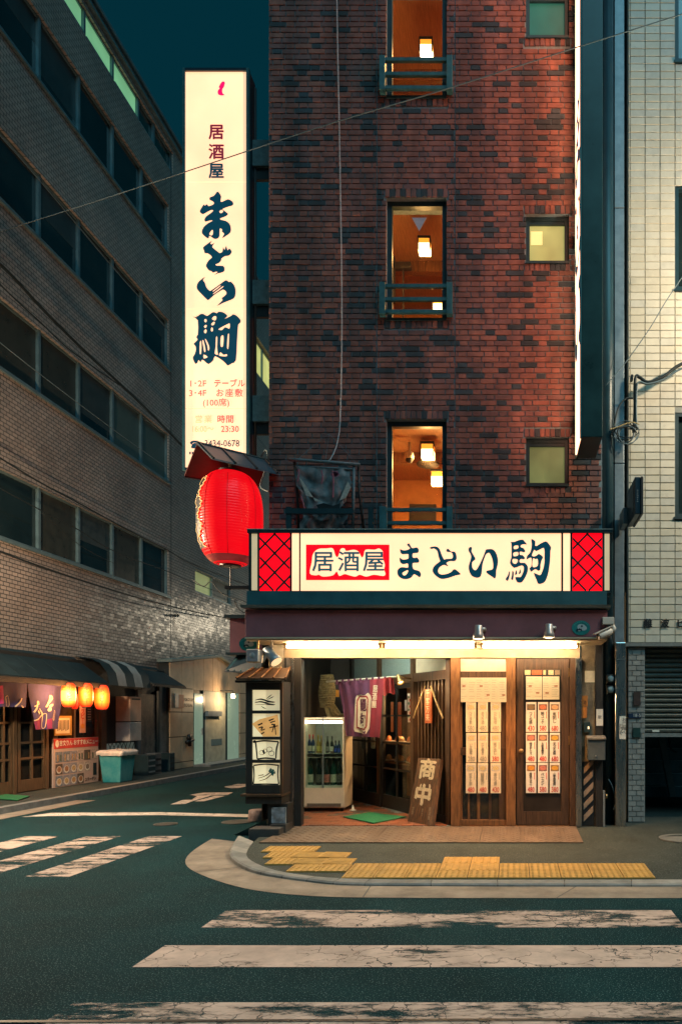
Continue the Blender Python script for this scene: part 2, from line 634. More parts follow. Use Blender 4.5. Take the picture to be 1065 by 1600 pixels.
while s_ < cum[-1] - .2:
    e_ = min(cum[-1], s_ + (.3 if s_ < 3.2 else .6))
    rows = [[], [], [], [], []]
    for t_ in range(5):
        d_ = s_ + .004 + (e_ - s_ - .008) * t_ / 4
        p, q = along(k_out, d_), along(k_in, d_)
        r_ = p.lerp(q, .13)
        rows[0].append(zl(p, -.01)); rows[1].append(V((p.x, p.y, max(.016, zs(p.y) - .010))))
        rows[2].append(V((r_.x, r_.y, zs(r_.y) + .003))); rows[3].append(V((q.x, q.y, zs(q.y) + .003))); rows[4].append(zl(q, -.05))
    MB().grid(rows).build('kerb_stone', random.choice(m_kst), ko)
    s_ = e_
for s_ in (1.6, 3.35, 5.2, 7.2):
    p, q = along(k_out, s_), along(k_out, s_ + .012)
    i_ = min(range(len(g_out)), key=lambda i: (g_out[i] - p).length)
    a_ = g_out[i_]
    MB().sheet([zl(p, .0075), zl(q, .0075), zl(a_ + (q - p), .0075), zl(a_, .0075)]).build('gutter_joint', m_cable, gut)
# kerb joints: thin recessed-looking slots
# pavement
mb = MB()
edge = [V((q.x, q.y, zs(q.y) - .004)) for q in k_in]
back = [V((9, 12.2, zs(12.2))), V((1.5, 12.2, zs(12.2))), V((1.5, 9.9, zs(9.9))), V((-3.1, 9.9, zs(9.9))), V((-3.1, 9.0, zs(9.0) - .004))]
mb.sheet(edge + back)
walk = mb.build('pavement', m_pave)
tag(walk, 'speckled asphalt pavement in front of the shop', None, None, 'structure')

# tactile tiles
TS = .2915
def tile_mesh(kind):
    m = MB()
    h = TS / 2 - .004
    m.hexa([(-h, -h, -.02), (h, -h, -.02), (h, h, -.02), (-h, h, -.02), (-h, -h, .010), (h, -h, .010), (h, h, .010), (-h, h, .010)])
    if kind == 'dot':
        for i in range(5):
            for j in range(5):
                x, y = (i - 2) * TS / 5.1, (j - 2) * TS / 5.1
                a, b = .0165, .010
                ring = [(x + a * math.cos(k * math.pi / 3), y + a * math.sin(k * math.pi / 3), .010) for k in range(6)]
                top = [(x + b * math.cos(k * math.pi / 3), y + b * math.sin(k * math.pi / 3), .0165) for k in range(6)]
                m.add(ring + top, [(k, (k + 1) % 6, 6 + (k + 1) % 6, 6 + k) for k in range(6)] + [tuple(range(6, 12))])
    else:
        for i in range(4):
            x = (i - 1.5) * TS / 4.2
            a, b, l = .016, .009, TS / 2 - .018
            lo = [(x - a, -l, .010), (x + a, -l, .010), (x + a, l, .010), (x - a, l, .010)]
            hi = [(x - b, -l + .008, .0165), (x + b, -l + .008, .0165), (x + b, l - .008, .0165), (x - b, l - .008, .0165)]
            m.add(lo + hi, [(k, (k + 1) % 4, 4 + (k + 1) % 4, 4 + k) for k in range(4)] + [(4, 5, 6, 7)])
    me = bpy.data.meshes.new('tactile_tile')
    me.from_pydata(m.v, [], m.f)
    me.materials.append(m_tact)
    me.update()
    return me
t_dot, t_line = tile_mesh('dot'), tile_mesh('line')
slope = math.atan(.0265)
def put_tile(x, y, me, rot=0):
    o = link('tactile_tile', me, walk)
    o.location = (x, y, zs(y))
    o.rotation_euler = (slope, 0, rot + random.uniform(-.006, .006))
X0 = -1.60
for i in range(10):
    put_tile(X0 + (i + .5) * TS, 6.70 + TS / 2, t_dot)
    put_tile(X0 + (i + .5) * TS, 6.70 + TS * 1.5, t_line if i in (3, 4) else t_dot)
for i in (3, 4):
    put_tile(X0 + (i + .5) * TS, 6.70 + TS * 2.5, t_line)
for x0, y0, kinds in ((-2.19, 6.95, 'dd'), (-2.50, 7.245, 'dll'), (-2.62, 7.54, 'dll'), (-2.74, 7.835, 'dd')):
    for j, kd in enumerate(kinds):
        put_tile(x0 + (j + .5) * TS, y0 + TS / 2, t_dot if kd == 'd' else t_line, 0 if kd == 'd' else R(90))

# steel checker plate ramp in front of the shop
m_plate = M('worn checker plate', (.135, .092, .062), rough=.62, var=.35, vs=3, bump=.2, bs=60, metal=.1)
def plate(x0, x1, x0f):
    m = MB()
    yf, yb = 8.33, 9.33
    zf, zb = zs(yf) + .012, .118
    q = [(x0f, yf, zf), (x1, yf, zf), (x1, yb, zb), (x0, yb, zb)]
    m.slab(q, (0, 0, -.012))
    # raised lozenges
    k = 0
    y = yf + .035
    while y < yb - .03:
        x = max(x0, x0f) + .03 + (.03 if k % 2 else 0)
        ci = 0
        while x < x1 - .03:
            t = (y - yf) / (yb - yf)
            z = zf + (zb - zf) * t
            a, b = ((.030, .010) if (k + ci) % 2 else (.010, .030))
            m.add([(x - a, y, z), (x, y - b, z), (x + a, y, z), (x, y + b, z), (x, y, z + .007)], [(0, 1, 4), (1, 2, 4), (2, 3, 4), (3, 0, 4)])
            x += .082
            ci += 1
        y += .058
        k += 1
    return m
rt = T('ramp_plate', 'long steel checker plate ramp laid before the shop doors', 'ramp', (-1.1, 8.8, .06))
for a, b, f in ((-2.85, -1.62, -2.93), (-1.614, -.40, -1.614), (-.394, .80, -.394)):
    plate(a, b, f).build('plate', m_plate, rt)

# ---------------------------------------------------------------- road paint (sheets 4 mm up)
def paint(pts, mat=m_white, name='crosswalk_stripe', z=.004):
    return MB().sheet([gnd(px, py, z) for px, py in pts]).build(name, mat, road)
def stripe(xl0, yA, xr0, yB, mat):
    """stripe along x between distances; left and right ends cut square to the kerb"""
    return MB().sheet([(xl0, yA, .004), (xr0, yA, .004), (xr0, yB, .004), (xl0, yB, .004)]).build('crosswalk_stripe', mat, road)
yy = lambda py: (CZ - .004) * F / (py - CY)
xl = (356 - CX) * yy(1421) / F
xr = (1049 - CX) * yy(1424) / F
stripe(xl, yy(1449), xr, yy(1422), m_white2)
stripe(-2.325, yy(1511), 2.2, yy(1477), m_white)
stripe(-2.345, yy(1640), 2.2, yy(1566), m_white2)
# thin tar seam across the nearest stripe
MB().sheet([gnd(-40, 1594, .008), gnd(1100, 1590, .008), gnd(1100, 1593.5, .008), gnd(-40, 1597.5, .008)]).build('tar_seam', m_cable, road)
# stripes over the side street
for (x, mat) in (((38 - CX) * 6.9 / F, m_white2), ((-90 - CX) * 6.9 / F, m_white2), ((-218 - CX) * 6.9 / F, m_white2)):
    MB().sheet([(x, 6.9, .004), (x + .43, 6.9, .004), (x + .43, 9.25, .004), (x, 9.25, .004)]).build('crosswalk_stripe', mat, road)
m_white3 = paint_worn('street white paint', (.66, .58, .50), wear=.40)
# stop line
paint([(34, 1276.5), (80, 1275), (250, 1273.5), (420, 1277.5), (420, 1273.0), (250, 1269), (80, 1270)], m_white3, 'stop_line')
# worn stop lettering strokes down the street
paint([(266, 1257), (285, 1250), (300, 1249.5), (308, 1244), (296, 1242), (318, 1238.5), (364, 1238), (356, 1242), (330, 1243), (300, 1252), (290, 1256)], m_white3, 'road_lettering')
paint([(304, 1252), (318, 1252), (352, 1243.5), (336, 1243.5)], m_white3, 'road_lettering')
paint([(350, 1229.5), (372, 1224.5), (392, 1224.5), (388, 1228), (374, 1231), (362, 1232)], m_white3, 'road_lettering')
# iron lids
def lid(px, py, r, name='manhole_cover', z=.006, parent=None, ring=True):
    c = gnd(px, py, z)
    m = MB()
    m.lathe([(r, -.004), (r, .004), (r * .9, .004), (r * .88, .001), (r * .2, .001)], c, 28)
    for k in range(7):
        a = (k - 3) / 3.6 * r
        b = math.sqrt(max(.001, r * r * .7 - a * a))
        m.box(c.x - b, c.x + b, c.y + a - .012, c.y + a + .012, c.z, c.z + .004)
    return m.build(name, M('cast iron', (.16, .15, .13), rough=.5, metal=.5, var=.3), parent)
tag(lid(371, 1284, .22), 'pale round iron lid on the road beside the display case', 'manhole cover', 'round lids in the road')
tag(lid(259, 1287.5, .16), 'smaller dark iron lid left of the pale round lid', 'manhole cover', 'round lids in the road')
c = on_walk(1068, 1310)
m = MB()
m.lathe([(.3, -.004), (.3, .007), (.235, .007), (.232, .002), (.05, .002)], c, 32)
tag(m.build('pavement_lid', M('grey lid', (.15, .16, .15), rough=.7, var=.3, bump=.3)), 'grey round lid set in the pavement by the stairway', 'manhole cover')

# far pavement along the left building
lk = MB()
lk.box(-9.6, -8.15, 4, 60, -.05, .10)
lo = lk.build('far_pavement', m_pave)
tag(lo, 'narrow pavement along the tiled building', None, None, 'structure')
lk = MB()
lk.box(-8.15, -8.0, 4, 60, -.05, .107)
tag(lk.build('far_kerb', m_kerb), 'kerb of the far pavement', None, None, 'structure')
lk = MB()
lk.sheet([(-8.0, 4, .005), (-7.62, 4, .005), (-7.62, 13.2, .005), (-8.0, 13.2, .005)])
tag(lk.build('far_gutter', m_conc), 'concrete gutter strip along the far kerb', None, None, 'structure')

# ================================================================ left office building
XL = -9.5
m_ltile = tiled('tan office tile', (.46, .37, .31), (.36, .295, .25), (.07, .07, .065), .155, .078, (1, 2), rough=.30, gap=.009, bump=.35)
m_lpane = M('dark office glass', (.014, .026, .027), rough=.12, var=.4, vs=.8, spec=.8)
m_lpane2 = M('pale office glass', (.085, .12, .105), rough=.35, var=.15, spec=.6)  # light inside the panes is put in as this paler colour
m_lpane3 = M('office glass with drawn curtain', (.04, .042, .032), rough=.3, var=.25, spec=.6)
m_llit = glow('lit stairwell glass', (.16, .40, .20), .9, var=.35, vs=.9)
m_lframe = M('office window frame', (.14, .22, .24), rough=.4, metal=.3, var=.2)
ob = T('office_building', 'long grey tiled office block with ribbon windows on the left', 'building', (XL, 15, 0))
rowz = [(4.85, 6.14), (8.0, 9.32), (11.12, 12.46), (14.28, 15.63)]
top0, top1, ptop = 16.67, 17.28, 17.75
Y0L, Y1L, YN = 6.0, 60.0, 13.23
wl = MB()
XB = XL - .45
def wall(y0, y1, z0, z1):
    wl.box(XB, XL, y0, y1, z0, z1)
zc = [0] + [z for r in rowz for z in r] + [top0]
for i in range(0, len(zc), 2):
    wall(Y0L, Y1L, zc[i], zc[i + 1])
for i, (a, b) in enumerate(rowz):
    wall(Y0L, YN, a, b)
    if i == 0:
        wall(19.94, 21.6, a, b); wall(24.4, Y1L, a, b)
        wall(21.6, 24.4, a, 5.27); wall(21.6, 24.4, 5.96, b)
    elif i == 3:
        wall(19.94, 26.75, a, b); wall(28.9, Y1L, a, b)
    else:
        wall(19.94, Y1L, a, b)
wall(20.2, Y1L, top0, top1)
wall(Y0L, 14.8, top0, top1)
wall(Y0L, Y1L, top1, ptop)
wo = wl.build('wall', m_ltile, ob)
for z0, z1 in [(top1 + .18, top1 + .24), (ptop - .05, ptop + .03)]:
    box('coping', m_lframe, ob, XL - .4, XL + .07, Y0L, Y1L, z0, z1)
def lwin(y0, y1, z0, z1, mat, first=False, last=False):
    wv = MB().box(XL - .14, XL - .10, y0, y1, z0, z1).build('window', mat, ob)
    f = MB()
    f.box(XL - .098, XL - .035, y1 - .035, y1 + .035, z0, z1)
    f.box(XL - .0975, XL - .01, y0 + .035, y1 - .035, z0, z0 + .045)
    f.box(XL - .0975, XL - .06, y0 + .035, y1 - .035, z1 - .04, z1)
    f.build('frame', m_lframe, wv)
ys = [13.23, 14.57, 15.90, 17.24, 18.58, 19.94]
mats = {(1, 3): m_lpane2, (1, 4): m_lpane2, (0, 1): m_lpane3, (0, 3): m_lpane3, (1, 0): m_lpane3, (1, 1): m_lpane3}
for ri, (a, b) in enumerate(rowz):
    for k in range(5):
        lwin(ys[k], ys[k + 1], a, b, mats.get((ri, k), m_lpane))
    for k in range(5):
        q_ = (ri * 5 + k * 3) % 7
        if q_ in (1, 4, 6) and (ri, k) not in mats:
            hgt = (.35, .0, .55, .0, .75, .0, .5)[q_] if q_ != 1 else .4
            MB().box(XL - .0995, XL - .0965, ys[k] + .05, ys[k + 1] - .05, b - .04 - (b - a) * hgt, b - .041).build('blind', M('grey roller blind', (.035, .052, .054), rough=.4, var=.25), ob)
    box('sill', m_lframe, ob, XL - .05, XL + .05, YN, 19.99, a - .06, a)
yt = [14.8, 16.1, 17.24, 18.4, 19.2, 20.2]
for k in range(5):
    lwin(yt[k], yt[k + 1], top0, top1, m_llit if k < 3 else M('dim stairwell glass', (.012, .05, .045), rough=.2))
m_lit2 = glow('dim lit office glass', (.30, .34, .14), .55, var=.3, vs=1.2)
lwin(21.6, 22.9, 5.27, 5.96, m_lit2)
lwin(22.9, 24.4, 5.27, 5.96, m_lpane2)
m_lit3 = glow('yellow lit office glass', (.62, .60, .20), .85, var=.25, vs=1.2)
lwin(26.75, 27.5, 14.1, 15.5, m_lit3)
lwin(27.5, 28.9, 14.1, 15.5, m_lit3)
# vertical expansion joint
box('joint', m_cable, ob, XL, XL + .004, 20.06, 20.09, 2.8, 17.2)
# small wall bracket
b0 = atX(270, 962, XL)
MB().obox(b0 + V((.08, 0, 0)), (.1, 0, 0), (0, .04, 0), (0, 0, .03)).build('wall_bracket', m_cable, ob)

# ---------------------------------------------------------------- stone clad entrance of the office block
m_stone = M('beige polished stone', (.66, .48, .31), rough=.42, var=.18, vs=2.5, coat=.1)
en = T('stone_entrance', 'beige stone clad building entrance with low gabled top beyond the pub', 'entrance', (-9.2, 21, .1))
XE = -9.16
def ent_top(y):
    if y < 22.45:
        return 2.99 + (3.38 - 2.99) * (y - 19.3) / 3.15
    return 3.38 - .2 * (y - 22.45)
cols_y = [19.3, 20.0, 20.72]
MB().prism([(XE - .03, 19.3, .1), (XE - .03, 26.4, .1), (XE - .03, 26.4, ent_top(26.4)), (XE - .03, 22.45, 3.36), (XE - .03, 19.3, 2.97)], (-.28, 0, 0)).build('backing', m_cable, en)
def panel(y0, y1, z0, z1a, z1b=None):
    z1b = z1a if z1b is None else z1b
    g = .011
    MB().prism([(XE, y0 + g, z0 + g), (XE, y1 - g, z0 + g), (XE, y1 - g, z1b - g), (XE, y0 + g, z1a - g)], (-.028, 0, 0)).build('stone_panel', m_stone, en)
zr = [.1, .28, .98, 1.66, 2.32]
for y0, y1 in ((19.3, 20.0), (20.0, 20.72)):
    for a, b in zip(zr[:-1], zr[1:]):
        panel(y0, y1, a, b)
    panel(y0, y1, zr[-1], ent_top(y0), ent_top(y1))
for y0, y1 in ((20.72, 21.4), (21.4, 22.05), (22.05, 22.45), (22.45, 23.3), (23.3, 24.2), (24.2, 25.2), (25.2, 26.4)):
    if y0 > 24.1:
        for a, b in zip(zr[:-1], zr[1:]):
            panel(y0, y1, a, b)
        panel(y0, y1, zr[-1], ent_top(y0), ent_top(y1))
    else:
        panel(y0, y1, 2.3, ent_top(y0), ent_top(y1))
# glazed doorway
m_gdoor = M('pale green glazed door', (.30, .42, .34), rough=.25, var=.12, vs=2, emis=(.30, .42, .30), es=.42)
d = MB().box(XE - .002, XE + .012, 20.76, 21.32, .12, 2.2).build('door', m_gdoor, en)
box('handle', m_chrome, d, XE + .012, XE + .05, 21.2, 21.24, 1.0, 1.2)
box('door_frame', m_dark, en, XE - .002, XE + .02, 21.32, 21.44, .1, 2.3)
box('side_panel', M('pale wall inside entrance', (.52, .52, .40), rough=.6), en, XE - .002, XE + .01, 21.44, 23.0, .1, 2.3)
box('door_frame', m_dark, en, XE, XE + .02, 23.0, 23.12, .1, 2.3)
box('side_panel', m_gdoor, en, XE - .002, XE + .01, 23.12, 24.1, .1, 2.3)
box('post_box', m_alu, en, XE + .01, XE + .1, 21.5, 22.5, 1.55, 1.7)
box('notice', M('blue grey notice', (.12, .2, .22)), en, XE + .01, XE + .016, 21.9, 22.7, .65, .85)
box('name_plate', M('orange notice', (.65, .25, .14), rough=.6), en, XE + .001, XE + .03, 19.75, 20.05, 1.78, 2.14)  # plain orange plate without glow
box('name_plate_side', m_offw, en, XE + .001, XE + .028, 19.55, 19.745, 1.78, 2.16)
text('lettering', 'YOKOYAMA\nBLDG.No.1', fr((XE, 20.42, 1.93), (0, 1, 0), (0, 0, 1)), .125, m_black, en, depth=.012, bold=.004, lead=1.25)
fx_ = MB()
fx_.tube([(XE + .02, 20.32, .95), (XE + .1, 20.32, .95)], .09, 12)
fx_.tube([(XE + .06, 20.15, .82), (XE + .06, 20.55, .88)], .05, 10)
fx_.tube([(XE + .06, 20.35, .7), (XE + .06, 20.35, 1.02)], .045, 10)
fx_.build('siamese_valve', m_black, en, smooth=True)
cpn = MB()
for ya, yb in ((19.2, 22.45), (22.45, 26.4)):
    za, zb = ent_top(max(ya, 19.3)), ent_top(yb)
    cpn.hexa([(XE - .3, ya, za), (XE + .1, ya, za), (XE + .1, yb, zb), (XE - .3, yb, zb), (XE - .3, ya, za + .07), (XE + .1, ya, za + .07), (XE + .1, yb, zb + .07), (XE - .3, yb, zb + .07)])
cpn.build('coping', M('grey green coping', (.2, .23, .2), rough=.5), en)
wl_ = MB().lathe([(.0, .08), (.05, .07), (.07, 0), (.05, -.07), (.0, -.08)], (XE + .40, 22.6, 2.18), 14).build('added_wall_lamp', glow('added entrance lamp', (1, .72, .4), 6), en, smooth=True)  # lamp added to light the stone, where only a faint glint shows
ld_ = bpy.data.lights.new('lamp_light', 'POINT')
ld_.energy, ld_.color, ld_.shadow_soft_size = 40, (1, .66, .36), .08
lo_ = bpy.data.objects.new('lamp_light', ld_)
col.objects.link(lo_)
lo_.location = (XE + .52, 22.5, 2.06)
MB().tube([(XE, 22.6, 2.34), (XE + .40, 22.6, 2.34), (XE + .40, 22.6, 2.25)], .015, 8).build('added_lamp_arm', m_dark, en)
box('step', m_kerb, en, XE, XE + .5, 20.7, 26.4, .1, .16)
# ================================================================ brick building
YF = 9.4
kF = YF / F
fx = lambda px: (px - CX) * kF
fz = lambda py: CZ + (CY - py) * kF
XBL, XBR = fx(420), fx(940)
ZTOP = 11.6
ZB0 = 3.05
bb = T('brick_building', 'tall red brick building over the corner pub', 'building', (-1, 9.6, 0))
m_mortar = M('blue grey mortar', (.20, .26, .28), rough=.9, var=.2, vs=20)
def brick_mat(nm, c, v=.42):
    m = M(nm, c, rough=.68, var=v, vs=7, bump=.3, bs=130)
    # grime that has run down the wall in long soft streaks
    nt = m.node_tree
    b = nt.nodes['Principled BSDF']
    old = b.inputs['Base Color'].links[0].from_socket
    g = node(nt, 'ShaderNodeNewGeometry')
    mp = node(nt, 'ShaderNodeMapping')
    mp.inputs['Scale'].default_value = (2.6, 1, .28)
    nt.links.new(g.outputs['Position'], mp.inputs[0])
    n = node(nt, 'ShaderNodeTexNoise')
    n.inputs['Scale'].default_value = 1.3
    n.inputs['Detail'].default_value = 6
    nt.links.new(mp.outputs[0], n.inputs['Vector'])
    r = node(nt, 'ShaderNodeMapRange')
    r.inputs[1].default_value = .34
    r.inputs[2].default_value = .62
    r.inputs[3].default_value = .5
    r.inputs[4].default_value = 1.08
    nt.links.new(n.outputs['Fac'], r.inputs[0])
    y = node(nt, 'ShaderNodeMix', data_type='RGBA', blend_type='MULTIPLY')
    y.inputs[0].default_value = 1
    nt.links.new(old, y.inputs[6])
    nt.links.new(r.outputs[0], y.inputs[7])
    nt.links.new(y.outputs[2], b.inputs['Base Color'])
    return m
bm_red = [brick_mat('red brick', (.28, .10, .072)), brick_mat('orange red brick', (.33, .115, .078)), brick_mat('brown red brick', (.21, .088, .072)), brick_mat('dull red brick', (.24, .098, .082))]
bm_dk = [brick_mat('burnt brick', (.035, .04, .045)), brick_mat('burnt blue brick', (.05, .062, .072))]
# openings: px, py extents of the masonry hole
bigs = [(-39, 152), (308, 499), (655, 846)]
smalls = [(-18, 58), (334, 410), (683, 758)]
holes = [(603, 697, a, b) for a, b in bigs] + [(821, 888, a, b) for a, b in smalls]
H = [(fx(a), fx(b), fz(d), fz(c)) for a, b, c, d in holes]
# backing wall with openings: strips between the openings
bw = MB()
YB = YF + .012
def wbox(x0, x1, z0, z1):
    if x1 - x0 > .001 and z1 - z0 > .001:
        bw.box(x0, x1, YB, YB + .32, z0, z1)
xs = sorted({XBL, XBR, fx(603), fx(697), fx(821), fx(888)})
for x0, x1 in zip(xs[:-1], xs[1:]):
    hs = sorted((h[2], h[3]) for h in H if h[0] <= x0 + 1e-6 and h[1] >= x1 - 1e-6)
    z = ZB0
    for a, b in hs:
        wbox(x0, x1, z, max(z, min(a, ZTOP)))
        z = max(z, b)
    wbox(x0, x1, z, ZTOP)
wallb = bw.build('wall', m_mortar, bb)
# side wall and rear mass of the building
box('side_wall', bm_red[3], bb, XBL, XBL + .25, YB + .33, 20, 3.05, ZTOP)
box('side_wall', bm_red[3], bb, XBR - .25, XBR, YB + .33, 20, 3.05, ZTOP)
box('rear_wall', bm_red[3], bb, XBL, XBR, 20, 20.3, 0, ZTOP)
box('roof', m_grey, bb, XBL, XBR, YB, 20.3, ZTOP, ZTOP + .2)
PR, J = .0703, .010
BT = .016    # bricks stand this proud of the mortar
meshes = {}
def brick_me(wd, h, mi):
    key = (round(wd, 3), round(h, 3), mi)
    if key not in meshes:
        m = MB()
        a, c = wd / 2, h / 2
        e = .0025
        m.add([(-a, 0, -c), (a, 0, -c), (a, 0, c), (-a, 0, c), (-a + e, -BT, -c + e), (a - e, -BT, -c + e), (a - e, -BT, c - e), (-a + e, -BT, c - e)],
              [(4, 5, 6, 7), (0, 1, 5, 4), (1, 2, 6, 5), (2, 3, 7, 6), (3, 0, 4, 7)])
        me = bpy.data.meshes.new('brick')
        me.from_pydata(m.v, [], m.f)
        me.materials.append((bm_red + bm_dk)[mi])
        me.update()
        meshes[key] = me
    return meshes[key]
def inhole(x0, x1, z0, z1):
    for h in H:
        if x1 > h[0] + .004 and x0 < h[1] - .004 and z1 > h[2] + .004 and z0 < h[3] - .004:
            return True
    return False
from mathutils import noise as mnoise
def pick(x, z):
    f = mnoise.noise(V((x * 1.3, z * .9, 3.1))) * .45 + mnoise.noise(V((x * 4, z * 9, 9))) * .35
    p = .13 + .42 * max(0, f)
    if random.random() < p:
        return 4 + random.randrange(2)
    return random.choice((0, 0, 1, 1, 2, 3))
bricks = []
nrow = int((ZTOP - ZB0) / PR)
zones = [(XBL, fx(589), 0), (fx(589), fx(711), 1), (fx(711), XBR, 2)]
SW, HW = .216, .105
soldier = []
for h in H:   # soldier courses over and under every opening
    for zz in (h[3], h[2] - .115):
        soldier.append((h[0] - .02, h[1] + .02, zz, zz + .115))
def insold(x0, x1, z0, z1):
    return any(x1 > s[0] + .004 and x0 < s[1] - .004 and z1 > s[2] + .02 and z0 < s[3] - .02 for s in soldier)
for r in range(nrow):
    z0 = ZB0 + r * PR
    z1 = z0 + PR - J
    for (xa, xb, zi) in zones:
        x = xa - (random.choice((0, .02)) + ((SW + HW + 2 * J) / 2 if r % 2 else 0))
        k = 0
        while x < xb - .012:
            wd = SW if k % 2 == 0 else HW
            if zi == 1:
                wd = HW if k in (0, 99) and r % 2 else wd
            a, b = max(x, xa), min(x + wd, xb - J)
            x += wd + J
            k += 1
            # cut at openings
            segs = [(a, b)]
            for h in H:
                if z1 > h[2] + .012 and z0 < h[3] - .012:
                    ns = []
                    for (p, q) in segs:
                        if q <= h[0] or p >= h[1]:
                            ns.append((p, q))
                        else:
                            if p < h[0] - .02: ns.append((p, h[0]))
                            if q > h[1] + .02: ns.append((h[1], q))
                    segs = ns
            for p, q in segs:
                if q - p < .02: continue
                if insold(p, q, z0, z1):
                    s_ = [s for s in soldier if q > s[0] + .004 and p < s[1] - .004 and z1 > s[2] + .02 and z0 < s[3] - .02][0]
                    if p < s_[0] - .03: q = s_[0] - J
                    elif q > s_[1] + .03: p = s_[1] + J
                    else: continue
                    if q - p < .02: continue
                bricks.append(((p + q) / 2, (z0 + z1) / 2, q - p, z1 - z0, pick((p + q) / 2, z0)))
for s in soldier:
    n = int(round((s[1] - s[0]) / .066))
    wd = (s[1] - s[0]) / n
    for i in range(n):
        bricks.append((s[0] + (i + .5) * wd, (s[2] + s[3]) / 2, wd - J * .8, s[3] - s[2] - J, random.choice((0, 1, 2, 3, 3, 4, 5))))
# the 300 fully lit ones right of the window bay are separate bricks, the rest one mass
cx_, cz_ = fx(765), fz(430)
near = sorted(range(len(bricks)), key=lambda i: ((bricks[i][0] - cx_) / .55) ** 2 + ((bricks[i][1] - cz_) / 2.0) ** 2 - (2 if bricks[i][2] > .2 else 0))
single = set(near[:300])
rest = MB()
for i, (x, z, wd, h, mi) in enumerate(bricks):
    if i in single:
        o = link('brick', brick_me(round(wd * 200) / 200, h, mi), wallb)
        o.location = (x + random.uniform(-.001, .001), YB + random.uniform(0, .004), z)
    else:
        a, c, e = wd / 2, h / 2, .0025
        y = YB
        t = BT - random.uniform(0, .005)
        rest.mi = mi
        rest.add([(x - a, y, z - c), (x + a, y, z - c), (x + a, y, z + c), (x - a, y, z + c), (x - a + e, y - t, z - c + e), (x + a - e, y - t, z - c + e), (x + a - e, y - t, z + c - e), (x - a + e, y - t, z + c - e)],
                 [(4, 5, 6, 7), (0, 1, 5, 4), (1, 2, 6, 5), (2, 3, 7, 6), (3, 0, 4, 7)])
ro = rest.build('brick_mass', bm_red + bm_dk, wallb, recalc=False)
ro['kind'] = 'stuff'

# ---------------------------------------------------------------- windows with rooms behind
m_room = M('orange brown room wall', (.52, .235, .07), rough=.7, var=.2, vs=4)
m_ceil = M('boarded ceiling', (.34, .17, .07), rough=.6, var=.3, vs=12, grain=(8, .5, 1))
m_dkfurn = M('dark furniture', (.03, .025, .02), rough=.6)  # plain dark finish of furniture and fittings
m_lampw = glow('lamp paper', (1.0, .74, .36), 7)
m_lampo = glow('orange lamp paper', (1.0, .33, .03), 1.6)
def frame_ring(x0, x1, z0, z1, y0, y1, t):
    m = MB()
    m.box(x0, x0 + t, y0, y1, z0, z1); m.box(x1 - t, x1, y0, y1, z0, z1)
    m.box(x0 + t, x1 - t, y0, y1, z0, z0 + t); m.box(x0 + t, x1 - t, y0, y1, z1 - t, z1)
    return m
def room_lamp(label, px, py, Y, sz, pw=14, n=1):
    p = at(px, py, Y)
    t = T('room_lamp', label, 'lamp', p)
    h = sz / 2
    MB().box(p.x - h, p.x + h, p.y - h, p.y + h, p.z - h * .9, p.z + h * .2).build('shade', m_lampw, t)
    MB().box(p.x - h, p.x + h, p.y - h, p.y + h, p.z + h * .22, p.z + h * 1.0).build('shade_top', m_lampo, t)
    fr_ = MB()
    for sx in (-1, 1):
        for sy in (-1, 1):
            fr_.box(p.x + sx * h - .008, p.x + sx * h + .008, p.y + sy * h - .008, p.y + sy * h + .008, p.z - h, p.z + h * 1.1)
    fr_.box(p.x - h * 1.1, p.x + h * 1.1, p.y - h * 1.1, p.y + h * 1.1, p.z + h * 1.02, p.z + h * 1.4)
    fr_.build('shade_frame', m_wood3, t)
    ld = bpy.data.lights.new('lamp_light', 'POINT')
    ld.energy = pw
    ld.color = (1, .52, .16)
    ld.shadow_soft_size = sz * .5
    lo = bpy.data.objects.new('lamp_light', ld)
    col.objects.link(lo)
    lo.location = (p.x, p.y - .02, p.z - h * 1.5)
    return t
